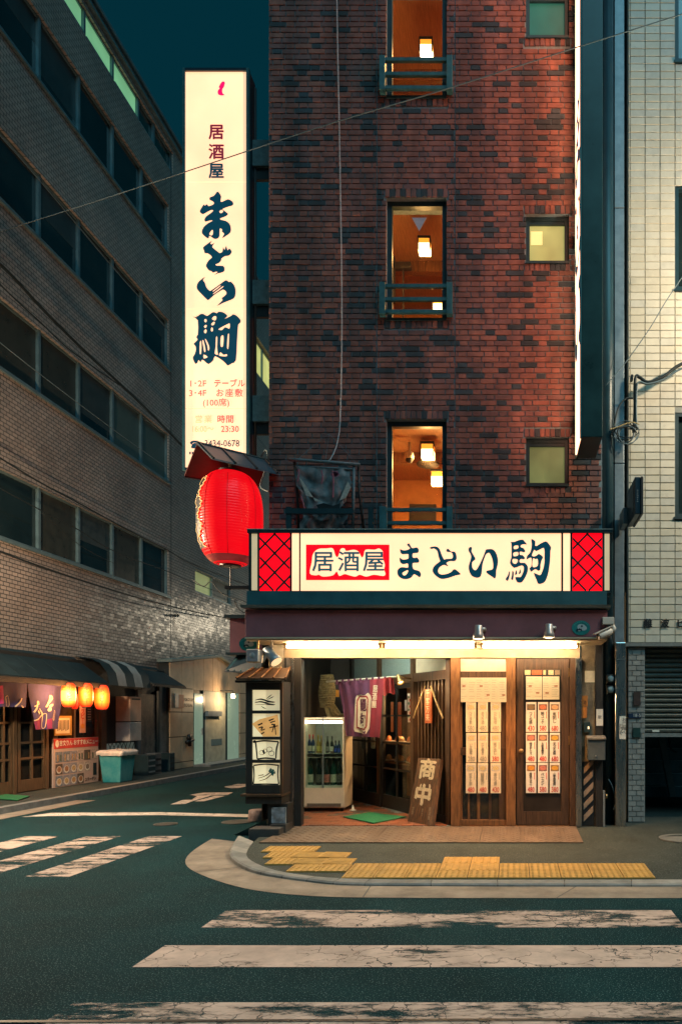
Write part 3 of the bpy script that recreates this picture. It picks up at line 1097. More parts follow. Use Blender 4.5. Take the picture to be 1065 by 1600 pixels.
for wi, (a, b) in enumerate(bigs):
    x0, x1, z0, z1 = fx(603), fx(697), fz(b), fz(a)
    wn = frame_ring(x0, x1, z0, z1, YB + .07, YB + .15, .062).build('window', m_dark, bb)
    MB().box(x0 + .06, x1 - .06, YB + .10, YB + .106, z0 + .06, z1 - .06).build('pane', m_glass, wn)
    MB().box(x0, x1, YB - .03, YB + .07, z0 - .02, z0 + .012).build('sill', m_dark, wn)
    rm = MB()
    X0, X1, Ya, Yb, Z0, Z1 = x0 - .35, x1 + .35, YB + .325, 12.2, z0 - .3, z1 + .12
    rm.mi = 0
    rm.sheet([(X0, Yb, Z0), (X1, Yb, Z0), (X1, Yb, Z1), (X0, Yb, Z1)])
    rm.sheet([(X0, Ya, Z0), (X0, Yb, Z0), (X0, Yb, Z1), (X0, Ya, Z1)])
    rm.sheet([(X1, Ya, Z0), (X1, Yb, Z0), (X1, Yb, Z1), (X1, Ya, Z1)])
    rm.sheet([(X0, Ya, Z0), (X1, Ya, Z0), (X1, Yb, Z0), (X0, Yb, Z0)])
    rm.sheet([(X0, Ya, Z0), (X0, Ya, Z1), (x0, Ya, Z1), (x0, Ya, Z0)])
    rm.sheet([(x1, Ya, Z0), (x1, Ya, Z1), (X1, Ya, Z1), (X1, Ya, Z0)])
    rm.mi = 1
    rm.sheet([(X0, Ya, Z1), (X1, Ya, Z1), (X1, Yb, Z1), (X0, Yb, Z1)])
    rm.build('room', [m_room, m_ceil], bb)
    # timber trim of the room: beam under the ceiling, picture rail, wall board
    MB().box(X0, X1, 10.9, 11.02, Z1 - .16, Z1 - .001).build('room_beam', m_wood2, bb)
    MB().box(X0 + .001, X1 - .001, Yb - .04, Yb - .001, Z0 + 1.05, Z0 + 1.12).build('room_rail', m_wood2, bb)
    MB().box(X0 + .25, X0 + .7, Yb - .03, Yb - .001, Z0 + 1.25, Z0 + 1.6).build('room_picture', m_dkfurn, bb)
    MB().box(x1 + .02, x1 + .12, YB + .33, YB + .36, Z0, Z1 - .01).build('room_curtain', M('brown curtain', (.22, .10, .04), rough=.9), bb)
    # window guard rail: two side plates and bars
    gz = fz(b - 48) if wi != 0 else fz(b - 52)
    gr = T('window_guard', ['teal steel guard rail at the topmost big window', 'teal steel guard rail at the middle big window', 'teal steel guard rail at the lowest big window'][wi], 'railing', (fx(650), YF - .1, z0 + .1), 'guard rails of the brick building')
    for sx in (fx(594), fx(698)):
        q = MB()
        q.box(sx, sx + .075, YF - .10, YF - .005, z0 + .02, gz + .03)
        q.build('side_plate', m_teal, gr, bevel=.004)
    for i, zz in enumerate((gz, (gz + z0) / 2 + .03, z0 + .07)):
        MB().box(fx(594) + .075, fx(698), YF - .085, YF - .04, zz - .032, zz + .014).build('bar', m_teal, gr, bevel=.004)
room_lamp('square paper lamp glowing in the topmost big window', 666, 80, 9.98, .17, 50)
room_lamp('square paper lamp below the white triangle in the middle window', 663, 387, 9.98, .16, 40)
room_lamp('bright lamp low in the right corner of the middle window', 684, 480, 10.5, .14, 12)
room_lamp('upper bright lamp on the ceiling of the lowest window', 668, 707, 10.35, .18, 40)
room_lamp('lower bright lamp at the right edge of the lowest window', 683, 749, 10.9, .18, 40)
tri = [at(643, 340, YB + .095), at(666, 340, YB + .095), at(654.5, 361, YB + .095)]
tag(MB().prism(tri, (0, .003, 0)).build('triangle_sticker', M('pale pink sticker', (.62, .5, .55), rough=.5)), 'pale inverted triangle sticker on the middle window pane', 'sticker')
# dark furniture seen inside the middle window
p = at(628, 413, 10.6)
q = T('coat_rack', 'dark padded stand inside the middle window', 'furniture', p)
MB().box(p.x - .16, p.x + .13, p.y, p.y + .1, p.z - .05, p.z + .05).build('pad', m_dkfurn, q, bevel=.02)
MB().box(p.x - .17, p.x - .11, p.y, p.y + .06, p.z - .55, p.z + .12).build('upright', m_dkfurn, q)
MB().box(p.x + .0, p.x + .02, p.y + .03, p.y + .05, p.z - .9, p.z - .05).build('post', m_dkfurn, q)
# dome camera inside lowest window
p = at(639, 715, 10.3)
q = T('dome_camera', 'round dome camera hanging inside the lowest window', 'camera', p)
MB().lathe([(.02, .22), (.02, .08), (.06, .07), (.068, .0), (.062, -.02)], p, 16).build('housing', m_offw, q, smooth=True)
MB().lathe([(.055, -.015), (.05, -.05), (.03, -.07), (.005, -.078)], p, 16).build('lens', m_black, q, smooth=True)
# ceiling fan plate and shelf in lowest window
p = at(668, 727, 10.6)
tag(MB().lathe([(.16, 0), (.17, .02), (.13, .03)], p, 20).build('vent_plate', m_dkfurn, smooth=True), 'dark round vent plate between the two bright lamps', 'vent')

sm = [glow('green frosted glass', (.012, .085, .06), .9, var=.25, vs=4), glow('yellow green frosted glass', (.30, .30, .10), .95, var=.35, vs=2.2), glow('olive frosted glass', (.105, .125, .045), .9, var=.3, vs=3)]
for wi, (a, b) in enumerate(smalls):
    x0, x1, z0, z1 = fx(821), fx(888), fz(b), fz(a)
    wn = frame_ring(x0, x1, z0, z1, YB + .05, YB + .13, .05).build('window', m_dark, bb)
    MB().box(x0 + .045, x1 - .045, YB + .09, YB + .1, z0 + .045, z1 - .045).build('pane', sm[wi], wn)
    MB().box(x0 + .05, x1 - .05, YB + .06, YB + .125, z1 - .095, z1 - .0505).build('top_rail', m_dark, wn)
    MB().box(x0, x1, YB - .03, YB + .05, z0 - .02, z0 + .012).build('sill', m_dark, wn)
    MB().box(x0 - .01, x1 + .01, YB + .335, YB + .345, z0 - .05, z1 + .05).build('blind', m_dark, wn)
    if wi == 1:
        MB().box(at(829, 0, YF).x, at(847, 0, YF).x, YB + .085, YB + .089, fz(375), fz(354)).build('lit_patch', glow('bright patch behind frosted glass', (.85, .68, .26), .95), wn)

# ================================================================ pipes and columns between the buildings
rp_ = MB()
xc = fx(951)
rp_.tube([(xc, 9.62, .1), (xc, 9.62, 12)], .085, 18)
tag(rp_.build('drain_pipe', M('dark blue drain pipe', (.012, .045, .06), rough=.4), smooth=True), 'dark round drain pipe in the gap between the two buildings', 'pipe')
gp = T('gap_cover', 'grey metal flashing strip beside the white tiled wall', 'flashing', (1.42, 9.7, 0))
for z0, z1 in ((2.42, 4.9), (4.91, 8.3), (8.31, 12)):
    MB().box(fx(963), fx(978.5), 9.63, 9.9, z0, z1).build('strip', m_alu, gp, bevel=.006)
MB().box(fx(940), fx(964), 9.9, 9.95, 0, 12).build('back_plate', m_black, gp)
sc = T('steel_column', 'stainless steel boxed column between shop and stairway', 'column', (fx(969), 9.5, .1))
MB().box(fx(961), fx(977.5), 9.42, 9.62, .1, fz(1003)).build('cladding', m_steel, sc, bevel=.012)
for py in (1030, 1075):
    MB().box(fx(960.4), fx(978), 9.41, 9.42, fz(py) - .006, fz(py)).build('seam', m_grey, sc)
np_ = MB().box(fx(967), fx(977), 9.405, 9.41, fz(1155), fz(1119)).build('notice', m_paperw)
tag(np_, 'vertical white notice on the stainless column', 'notice')
text('lettering', '\n'.join('お二階へ'), fr((fx(974.3), 9.405, fz(1135)), UX, UZ), .058, m_ink, np_, depth=.002, lead=.95)
text('lettering', '\n'.join('どうぞ'), fr((fx(969.6), 9.405, fz(1140)), UX, UZ), .058, m_ink, np_, depth=.002, lead=.85)

# ================================================================ white tiled building on the right
YW = 9.7
kW = YW / F
wx = lambda px: (px - CX) * kW
wz = lambda py: CZ + (CY - py) * kW
wb = T('white_tiled_building', 'cream tiled building at the right edge of the photo', 'building', (3, 9.8, 0))
m_wt = [M('cream glazed tile', (.72, .66, .54), rough=.3, var=.07, vs=9), M('cream glazed tile warm', (.68, .61, .48), rough=.32, var=.07, vs=9), M('cream glazed tile dull', (.63, .59, .50), rough=.35, var=.1, vs=9)]
m_grout = M('dark tile grout', (.28, .29, .27), rough=.9)
WX0, WX1, WZ0, WZ1 = wx(980), 5.0, wz(1004), 12.0
wins = [(wx(1054), 2.9, wz(95), wz(-60)), (wx(1054), 2.9, wz(452), wz(288)), (wx(1054), 2.9, wz(808), wz(644))]
bk = MB()
bk.box(WX0, wins[0][0], YW + .012, YW + .3, WZ0, WZ1)
zz = [WZ0]
for w_ in sorted(wins, key=lambda q: q[2]):
    zz += [w_[2], w_[3]]
zz.append(WZ1)
for i in range(0, len(zz), 2):
    if zz[i + 1] > zz[i]:
        bk.box(wins[0][0], WX1, YW + .012, YW + .3, zz[i], min(zz[i + 1], WZ1))
wbo = bk.build('wall', m_grout, wb)
TW, TH = 23.4 * kW, 11.9 * kW
tm = {}
def wtile(wd, h, mi):
    k = (round(wd, 3), round(h, 3), mi)
    if k not in tm:
        a, c, e, t = wd / 2, h / 2, .004, .012
        me = bpy.data.meshes.new('tile')
        me.from_pydata([(-a, 0, -c), (a, 0, -c), (a, 0, c), (-a, 0, c), (-a + e, -t, -c + e), (a - e, -t, -c + e), (a - e, -t, c - e), (-a + e, -t, c - e)], [],
                       [(4, 5, 6, 7), (0, 1, 5, 4), (1, 2, 6, 5), (2, 3, 7, 6), (3, 0, 4, 7)])
        me.materials.append(m_wt[mi])
        me.update()
        tm[k] = me
    return tm[k]
cnt = 0
far = MB()
nr = int((WZ1 - WZ0) / TH)
colx = [WX0 + .006, wx(983.5)] + [wx(983.5) + (i + 1) * TW for i in range(14)]
for r in range(nr):
    z = WZ0 + (r + .5) * TH
    for i in range(len(colx) - 1):
        x0, x1 = colx[i] + .003, colx[i + 1] - .003
        if x1 - x0 < .012 or x0 > WX1: continue
        if any(x1 > w_[0] + .02 and z + TH / 2 > w_[2] + .02 and z - TH / 2 < w_[3] - .02 and x0 < w_[1] for w_ in wins): continue
        mi = random.choice((0, 0, 1, 1, 2))
        inview = x0 < wx(1062) and z < wz(2) and i > 0
        if inview and cnt < 300:
            o = link('tile', wtile(x1 - x0, TH - .007, mi), wbo)
            o.location = ((x0 + x1) / 2, YW + .0125 + random.uniform(-.001, .001), z)
            o.rotation_euler = (random.uniform(-.004, .004), 0, random.uniform(-.004, .004))
            cnt += 1
        else:
            far.mi = mi
            a, c, e, t, xc_ = (x1 - x0) / 2, TH / 2 - .0035, .004, .012, (x0 + x1) / 2
            far.add([(xc_ - a, YW + .0125, z - c), (xc_ + a, YW + .0125, z - c), (xc_ + a, YW + .0125, z + c), (xc_ - a, YW + .0125, z + c), (xc_ - a + e, YW, z - c + e), (xc_ + a - e, YW, z - c + e), (xc_ + a - e, YW, z + c - e), (xc_ - a + e, YW, z + c - e)],
                    [(4, 5, 6, 7), (0, 1, 5, 4), (1, 2, 6, 5), (2, 3, 7, 6), (3, 0, 4, 7)])
fo = far.build('tile_mass', m_wt, wbo, recalc=False)
fo['kind'] = 'stuff'
for w_ in wins:
    wn = frame_ring(w_[0], w_[1], w_[2], w_[3], YW + .02, YW + .12, .05).build('window', m_dark, wb)
    MB().box(w_[0] + .05, w_[1] - .05, YW + .09, YW + .1, w_[2] + .05, w_[3] - .05).build('pane', m_lpane, wn)
    MB().box(w_[0] - .02, w_[1], YW - .02, YW + .02, w_[2] - .03, w_[2]).build('sill', m_dark, wn)
text('lettering', '難', fr((wx(1011), YW, wz(975)), UX, UZ), .12, m_black, wb, depth=.012, bold=.005)
text('lettering', '波', fr((wx(1037.5), YW, wz(975)), UX, UZ), .12, m_black, wb, depth=.012, bold=.005)
text('lettering', 'ビ', fr((wx(1062), YW, wz(975)), UX, UZ), .12, m_black, wb, depth=.012, bold=.005)
# soffit beam, glazed brick pier, shutter, stairs
MB().box(WX0 - .03, WX1, YW - .03, YW + .3, wz(1010), WZ0 - .003).build('beam', m_kerb, wb)
px0, px1, pz0, pz1 = wx(980.5), wx(1007), .12, wz(1011)
pier = MB().box(px0, px1, YW + .02, YW + .34, 0, pz1).build('pier', m_grout, wb)
m_pb = [M('grey glazed brick', (.30, .29, .27), rough=.35, var=.15, vs=12), M('pale glazed brick', (.36, .34, .31), rough=.35, var=.15, vs=12)]
ph, nrow = 8.15 * kW, int((pz1 - pz0) / (8.15 * kW))
wdp = px1 - px0
for r in range(nrow):
    z0 = pz0 + r * ph
    cuts = [0, wdp * .5, wdp] if r % 2 else [0, wdp * .24, wdp * .76, wdp]
    for a, b in zip(cuts[:-1], cuts[1:]):
        y = YW + .006 + random.uniform(0, .003)
        MB().box(px0 + a + .005, px0 + b - .005, y, YW + .0195, z0 + .005, z0 + ph - .005).build('brick', random.choice(m_pb), pier, recalc=False)
pl = MB().box(wx(989), wx(999.5), YW - .012, YW + .004, wz(1102), wz(1081)).build('meter_cover', M('brown cover plate', (.06, .035, .03), rough=.5), wb)
pl = MB().box(wx(981), wx(1001), YW - .006, YW + .005, wz(1122), wz(1114.5)).build('street_number_plate', M('navy number plate', (.01, .03, .07), rough=.4), None)
tag(pl, 'navy street number plate on the grey brick pier', 'plate')
text('lettering', '18-5', fr((wx(994), YW - .006, wz(1118)), UX, UZ), .06, m_paperw, pl, depth=.002)
MB().box(wx(988), wx(999.5), YW - .015, YW + .004, wz(1152), wz(1137)).build('letter_flap', M('green cover plate', (.012, .05, .045), rough=.5), wb)
# shutter
sh = T('roller_shutter', 'half lowered grey roller shutter over the stairway', 'shutter', (wx(1040), YW + .15, wz(1150)))
m_sh = M('grey shutter slat', (.105, .11, .092), rough=.6, metal=.0, var=.2, vs=6)
sz0, sz1 = wz(1146), wz(1011)
ns = 17
for i in range(ns):
    a = sz0 + (sz1 - sz0) * i / ns
    h = (sz1 - sz0) / ns
    MB().prism([(wx(1007.5), YW + .16, a + .004), (wx(1007.5), YW + .135, a + h * .3), (wx(1007.5), YW + .13, a + h * .62), (wx(1007.5), YW + .155, a + h - .004), (wx(1007.5), YW + .17, a + h - .004), (wx(1007.5), YW + .175, a + .004)], (2.9, 0, 0)).build('slat', m_sh, sh)
MB().box(wx(1007.5), wx(1007.5) + 2.9, YW + .12, YW + .18, sz0 - .05, sz0).build('bottom_bar', m_kerb, sh)
MB().box(wx(1021), wx(1032), YW + .119, YW + .13, wz(1144), wz(1141)).build('label_sticker', m_paperw, sh)
# stairway
st = T('stairway', 'dark stairway climbing behind the half open shutter', 'stairs', (wx(1030), 12.6, .1))
m_step = M('dark stair stone', (.11, .17, .18), rough=.6, var=.3)
m_nose = M('worn stair nosing', (.5, .58, .58), rough=.5)
sx0, sx1 = 2.10, 3.55
for i in range(11):
    y0, z1 = 12.6 + i * .28, .1 + .21 * (i + 1)
    s_ = MB().box(sx0, sx1, y0, y0 + .3, z1 - .21, z1).build('step', m_step, st)
    MB().box(sx0, sx1, y0 - .006, y0 + .03, z1, z1 + .008).build('nosing', m_nose, s_)
MB().box(1.5, 6, YW + .35, 12.6, 0.0, .11).build('landing', m_step, st)
MB().prism([at(1016, 1092, 12.4), at(1026, 1092, 12.4), at(1056, 1245, 12.4), at(1046, 1245, 12.4)], (0, .1, 0)).build('stringer', m_kerb, st)
MB().tube([at(1030, 1095, 12.2), at(1048, 1172, 12.2), at(1056, 1176, 12.2)], .02, 8).build('handrail', m_dark, st, smooth=True)
MB().box(1.75, 1.8, YW + .345, 16, 0, 4).build('side_wall', m_step, st)
MB().box(1.5, 6, 16, 16.1, 0, 6).build('back_wall', m_step, st)
MB().box(6, 6.1, YW + .345, 16, 0, 4).build('side_wall', m_step, st)
MB().box(1.5, 6.1, YW + .345, 16, 3.9, 4).build('ceiling', m_step, st)
# ================================================================ shop front
sf = T('corner_pub', 'timber pub front with recessed corner entrance under the main sign', 'shop front', (-1.1, 9.4, .1))
FZ = .12                                  # porch floor
ZS = fz(1028)                             # head of the doors
# fascia canopy in front
YC = 8.75
kC = YC / F
cx = lambda px: (px - CX) * kC
cz = lambda py: CZ + (CY - py) * kC
MB().box(cx(383), cx(948), YC, YC + .04, cz(995), cz(953)).build('fascia', m_fascia, sf, bevel=.004)
MB().box(cx(383), cx(948), YC - .012, YC + .06, cz(998), cz(995.5)).build('drip_strip', M('pale strip', (.5, .42, .3), rough=.5), sf)
gt = MB()
gt.hexa([(cx(380), YC - .07, cz(951)), (cx(952), YC - .07, cz(951)), (cx(952), YC + .5, cz(951)), (cx(380), YC + .5, cz(951)), (cx(379), YC - .09, cz(946.5)), (cx(953), YC - .09, cz(946.5)), (cx(953), YC + .5, cz(940)), (cx(379), YC + .5, cz(940))])
gt.build('gutter_edge', M('zinc gutter', (.16, .2, .21), rough=.4, metal=.5, var=.3), sf)
MB().box(cx(383), cx(948), YC + .041, YF - .02, cz(1000), cz(999) + .01).build('soffit', M('cream soffit', (.62, .50, .33), rough=.6), sf)
MB().box(cx(383), cx(383) + .04, YC + .041, YF, cz(995), cz(953)).build('fascia_return', m_fascia, sf)
MB().box(cx(948) - .04, cx(948), YC + .041, YF, cz(995), cz(953)).build('fascia_return', m_fascia, sf)
MB().box(cx(383), cx(948), YC + .05, YF + .3, 2.85, 3.06).build('canopy_top', M('teal canopy sheet', (.02, .10, .12), rough=.5, var=.2), sf)
# head beam over the doors
MB().box(fx(445), fx(905), YF - .02, YF + .14, ZS, fz(1014)).build('head_beam', M('sand painted beam', (.42, .32, .2), rough=.7, var=.2), sf)
MB().box(fx(445), fx(905), YF + .0, YF + .14, fz(1013.5), fz(990)).build('beam_panel', M('cream painted panel', (.6, .48, .32), rough=.6, var=.15), sf)
def post(px0, px1, mat, y0=YF - .03, y1=YF + .12, z0=.11, z1=None, name='post'):
    return MB().box(fx(px0), fx(px1), y0, y1, z0, ZS - .001 if z1 is None else z1).build(name, mat, sf, bevel=.006)
post(445, 449, m_wood3)
post(449, 460, m_steel, YF - .05)
post(460, 471.5, m_wood3, YF - .03, YF + .1)
post(704, 718.5, m_wood2)
post(790, 805, m_wood2)
post(889, 898, m_wood)
post(898, 907.5, m_steel, YF - .06, YF + .05)
# glazed bay with menu papers
bay = T('glazed_bay', 'dark glazed panel covered with pale menu papers left of the door', 'window', (fx(754), YF, .2))
y0, y1 = YF + .01, YF + .06
MB().box(fx(718.5), fx(790), y0, y1, fz(1049), ZS - .002).build('white_panel', M('cream glass panel', (.72, .62, .44), rough=.4), bay)
MB().box(fx(718.5), fx(790), y0 - .015, y1, fz(1061), fz(1049) - .001).build('rail', m_wood, bay, bevel=.004)
MB().box(fx(718.5), fx(790), y0 - .012, y1, fz(1290), fz(1281)).build('rail', m_wood2, bay, bevel=.004)
MB().box(fx(718.5), fx(790), y0 - .002, y1, fz(1180), fz(1168)).build('rail', m_wood, bay, bevel=.004)
for p0, p1 in ((718.5, 721.5), (730, 733), (745, 749), (763, 766.5), (779, 790)):
    MB().box(fx(p0), fx(p1), y0 + .004, y1 - .004, fz(1281), fz(1061) - .001).build('stile', m_wood2 if p0 < 750 else m_wood, bay)
MB().box(fx(718.5), fx(790), y1 + .002, y1 + .01, fz(1281), fz(1061)).build('pane', M('dark panel glass', (.012, .016, .018), rough=.08, spec=.7), bay)
# crumpled clear plastic sheet over the lower part
m_film = glass('clear plastic film', (.97, .97, .97), refl=.12, rough=.08)
rows = []
for j in range(15):
    rw = []
    for i in range(15):
        x = fx(720) + (fx(788) - fx(720)) * i / 14
        z = fz(1283) + (fz(1170) - fz(1283)) * j / 14
        rw.append((x, y0 - .018 - .02 * abs(mnoise.noise(V((x * 9 + z * 5, z * 3, 2)))), z))
    rows.append(rw)
fo = MB().grid(rows).build('plastic_sheet', m_film, bay)
# hinged door with menu papers
dr = T('shop_door', 'weathered dark brown wooden door with brass knob', 'door', (fx(848), YF, .12))
dx0, dx1, dz0, dz1 = fx(806), fx(888.5), fz(1289), ZS - .004
m_door = M('weathered dark door wood', (.045, .026, .017), rough=.5, var=.5, vs=8, bump=.3, bs=40, grain=(6, 6, .5), c2=(.11, .06, .032))
MB().box(dx0, fx(817), YF, YF + .05, dz0, dz1).build('stile', m_door, dr, bevel=.004)
MB().box(fx(876), dx1, YF, YF + .05, dz0, dz1).build('stile', m_door, dr, bevel=.004)
for a, b in ((1289, 1268), (1056, 1046), (1046, 1028.5)):
    MB().box(fx(817), fx(876), YF + .002, YF + .05, fz(a) + .001, fz(b) - .001).build('rail', m_door if a != 1056 else m_wood3, dr)
MB().box(fx(817), fx(876), YF + .018, YF + .04, fz(1268), fz(1056)).build('panel', M('dark door panel', (.03, .024, .02), rough=.35, var=.4, vs=4), dr)
for i, (a, b, c_) in enumerate(((819, 828, (.6, .45, .25)), (830, 846, (.6, .13, .05)), (848, 852, (.65, .5, .3)), (856, 864, (.62, .5, .3)), (866, 874, (.25, .18, .12)))):
    MB().box(fx(a), fx(b), YF - .004, YF + .001, fz(1055) + .004, fz(1047)).build('sticker', M('sticker', c_, rough=.7, var=.3, vs=60), dr)
kn = at(813.5, 1173, YF - .01)
kb = MB().tube([kn + V((0, .02, 0)), kn + V((0, -.03, 0)), kn + V((0, -.05, 0)), kn + V((0, -.07, 0))], [.03, .012, .03, .02], 14)
kb.build('knob', m_brass, dr, smooth=True)
for a, b in ((1044, 1058), (1150, 1164)):
    MB().box(fx(887.3), fx(889), YF - .012, YF + .003, fz(b), fz(a)).build('hinge', m_brass, dr)
MB().box(fx(806), fx(889), YF - .02, YF + .1, .06, .115).build('threshold', m_wood2, dr)
MB().box(fx(718.5), fx(806), YF - .02, YF + .1, .06, .112).build('threshold', m_wood2, bay)

# ---- menu strips: nine on the bay, nine on the door
def strip(px0, px1, py0, py1, label, price, dish, food, faded, grp, yy=YF - .03):
    x0, x1, z0, z1 = fx(px0), fx(px1), fz(py1), fz(py0)
    o = MB().box(x0, x1, yy - .003, yy, z0, z1).build('menu_strip', m_paper if faded else m_paperw)
    tag(o, label, 'menu', grp)
    wd, h = x1 - x0, z1 - z0
    MB().box(x0 + wd * .1, x1 - wd * .1, yy - .0042, yy - .0032, z1 - h * .27, z1 - h * .07).build('photo', M('dish background', tuple(c * .35 + (.35 if faded else .06) for c in food), var=.5, vs=90), o)
    c_ = V(((x0 + x1) / 2, yy - .0052, z1 - h * .17))
    MB().disc(c_, (wd * .33, 0, 0), (0, 0, h * .075), 12).build('dish', M('dish', food, rough=.6, var=.45, vs=120), o)
    text('lettering', '\n'.join(dish), fr(((x0 + x1) / 2 - wd * .04, yy - .003, z0 + h * .46), UX, UZ), min(.055, h * .48 / max(3, len(dish)) * 1.02), m_ink if not faded else m_inkl, o, depth=.002, bold=.0006, lead=.82)
    MB().box(x1 - wd * .19, x1 - wd * .13, yy - .0045, yy - .0035, z0 + h * .45, z0 + h * .68).build('side_print', m_redink if not faded else m_inkl, o)
    text('price', price, fr(((x0 + x1) / 2, yy - .003, z0 + h * .11), V((.92, 0, 0)), V((0, 0, 1.35))), .066, m_redink if faded < 2 else m_inkl, o, depth=.002, bold=.0012)
rw_ = ['top', 'middle', 'bottom']
cw_ = ['left', 'middle', 'right']
L1 = [[(727.5, 743.5), (746.5, 762), (766, 782)], [(728, 744), (746.5, 762), (765.5, 781.5)], [(727.5, 743.5), (746, 762), (766, 782)]]
RY = [(1097, 1143.5), (1145, 1191), (1192, 1239)]
P1 = [['580', '480', '480'], ['280', '480', '380'], ['480', '480', '430']]
D1 = [['ひじき煮', 'あさり酒', 'かに味噌'], ['いか塩辛', 'だし巻き', '揚げ出し'], ['ポテト揚', '鶏唐揚げ', '串かつ揚']]
for r in range(3):
    for c_ in range(3):
        a, b = L1[r][c_]
        strip(a, b, *RY[r], 'faded menu strip, %s row %s, on the glazed bay left of the door' % (rw_[r], cw_[c_]), P1[r][c_], D1[r][c_], (.62, .5, .25), 2 if r == 0 or (r == 1 and c_ < 2) else 1, 'menu strips on the glazed bay')
L2 = [[(821, 837), (839.5, 855.5), (858, 874)]] * 3
P2 = [['430', '580', '680'], ['480', '480', '680'], ['480', '580', '380']]
D2 = [['つくね焼', '鮪ユッケ', '馬刺し'], ['明太チーズ', 'お刺身焼き', '天ぷら盛'], ['厚焼たまご', 'ベーコン', '山芋鉄板揚']]
FD = [[(.25, .16, .08), (.62, .2, .1), (.7, .4, .2)], [(.6, .22, .15), (.6, .3, .15), (.66, .4, .06)], [(.75, .3, .04), (.6, .2, .15), (.7, .36, .05)]]
for r in range(3):
    for c_ in range(3):
        a, b = L2[r][c_]
        strip(a, b, *RY[r], 'menu strip priced %s, %s row %s, on the brown door' % (P2[r][c_], rw_[r], cw_[c_]), P2[r][c_], D2[r][c_], FD[r][c_], 0, 'menu strips on the door', YF - .004)
m_dishp = M('dish print', (.5, .22, .12), var=.6, vs=120)
def sheet_menu(px0, px1, py0, py1, label, cols, yy):
    x0, x1, z0, z1 = fx(px0), fx(px1), fz(py1), fz(py0)
    o = MB().box(x0, x1, yy - .003, yy, z0, z1).build('menu_sheet', m_paper)
    tag(o, label, 'menu')
    m = MB()
    h = z1 - z0
    for c_ in range(cols):
        a = x0 + (x1 - x0) * (c_ + .08) / cols
        b = x0 + (x1 - x0) * (c_ + .92) / cols
        for k in range(9):
            zz = z1 - h * (.1 + k * .095)
            if random.random() < .85:
                e = a + (b - a) * random.uniform(.5, 1)
                m.box(a, e, yy - .0042, yy - .0034, zz - .003, zz + .001)
    m.build('small_print', m_inkl, o)['kind'] = 'stuff'
    for c_ in range(cols):
        if random.random() < .8:
            a = x0 + (x1 - x0) * (c_ + random.uniform(.2, .5)) / cols
            zz = z0 + h * random.choice((.2, .25, .55, .62))
            MB().box(a, a + (x1 - x0) / cols * .4, yy - .0052, yy - .0044, zz, zz + h * .07).build('dish_photo', m_dishp, o)
sheet_menu(719.5, 790.5, 1059, 1097, 'wide pale menu sheet above the strips on the glazed bay', 6, YF - .034)
sheet_menu(821, 846, 1057, 1093, 'left pale menu sheet at the top of the brown door', 2, YF - .006)
sheet_menu(847, 873, 1057, 1093, 'right pale menu sheet at the top of the brown door', 2, YF - .006)

# ---- porch: floor, walls, ceiling
m_ftile = [M('terracotta tile', (.30, .09, .035), rough=.55, var=.25, vs=9), M('terracotta tile dark', (.22, .075, .035), rough=.6, var=.3, vs=9), M('grey floor tile', (.11, .085, .065), rough=.6, var=.3, vs=9)]
DA, DB = V((-.765, 9.45, 0)), V((-2.75, 12.45, 0))
du = (DB - DA).normalized()
dn = V((-du.y, du.x, 0))                 # towards the porch (left and forward)
if dn.x > 0: dn = -dn
DL = (DB - DA).length
pf = MB().prism([(fx(471) - .32, YF, .05), (-.74, YF, .05), (-2.7, 12.5, .05), (-3.15, 12.5, .05)], (0, 0, .06)).build('porch_floor', m_mortar, sf)
ts = .15
y = YF
r = 0
while y < 12.2:
    xr_ = -.765 - .6617 * max(0, (y + ts / 2 - 9.4)) - .03
    x = -3.12 + (ts / 2 if r % 2 else 0)
    while x + ts < xr_:
        px_ = CX + (x + ts / 2) * F / (y + ts / 2)
        if px_ > 455:
            MB().box(x + .004, x + ts - .004, y + .004, y + ts - .004, .1, FZ + random.uniform(-.001, .001)).build('floor_tile', random.choice((m_ftile[0], m_ftile[0], m_ftile[1], m_ftile[2] if y > 9.9 else m_ftile[0])), pf, recalc=False)
        x += ts
    y += ts
    r += 1
m_pltint = M('plaster with cool light tint', (.30, .42, .42), rough=.9, var=.2, vs=60, bump=.3, bs=150)  # white plaster with the bluish light on it put into the colour
MB().box(-3.26, -3.16, YF + .1, 12.6, .05, 2.6).build('porch_wall', m_wood3, sf)
MB().box(-3.16, -2.6, 12.5, 12.6, .05, 2.6).build('porch_wall', m_wood3, sf)
MB().box(-3.26, -.7, YF + .141, 12.6, 2.56, 2.62).build('porch_ceiling', M('porch ceiling', (.45, .45, .4), rough=.8), sf)
# outside left ground-floor wall of the building
MB().box(-3.27, -3.262, YF, 20, 0, 3.05).build('side_wall', m_wood3, sf)
MB().box(XBL, -2.98, YF - .01, YF + .1, .1, 2.9).build('corner_pier', m_plaster, sf)
def dwall(name, s0, s1, z0, z1, mat, d0=0.0, d1=.06, parent=None, bevel=0):
    """piece of the diagonal entrance wall between distances s along it; d is depth towards the porch"""
    a, b = DA + du * s0, DA + du * s1
    q = [a + dn * d0 + UZ * z0, b + dn * d0 + UZ * z0, b + dn * d1 + UZ * z0, a + dn * d1 + UZ * z0]
    return MB().slab(q, (0, 0, z1 - z0)).build(name, mat, parent or sf, bevel=bevel)
ZD = 2.03
dwall('plaster_panel', .05, 1.13, ZD + .12, 2.56, M('cream plaster', (.62, .54, .4), rough=.9, var=.1, bump=.3), 0, .03)
dwall('plaster_panel', 1.24, DL, ZD + .12, 2.56, m_pltint, 0, .03)
dwall('head_rail', .02, DL, ZD, ZD + .12, m_wood, -.02, .07)
for s0 in (.02, 1.1, 2.32):
    dwall('post', s0, s0 + .1, FZ, 2.56, m_wood, -.03, .075)
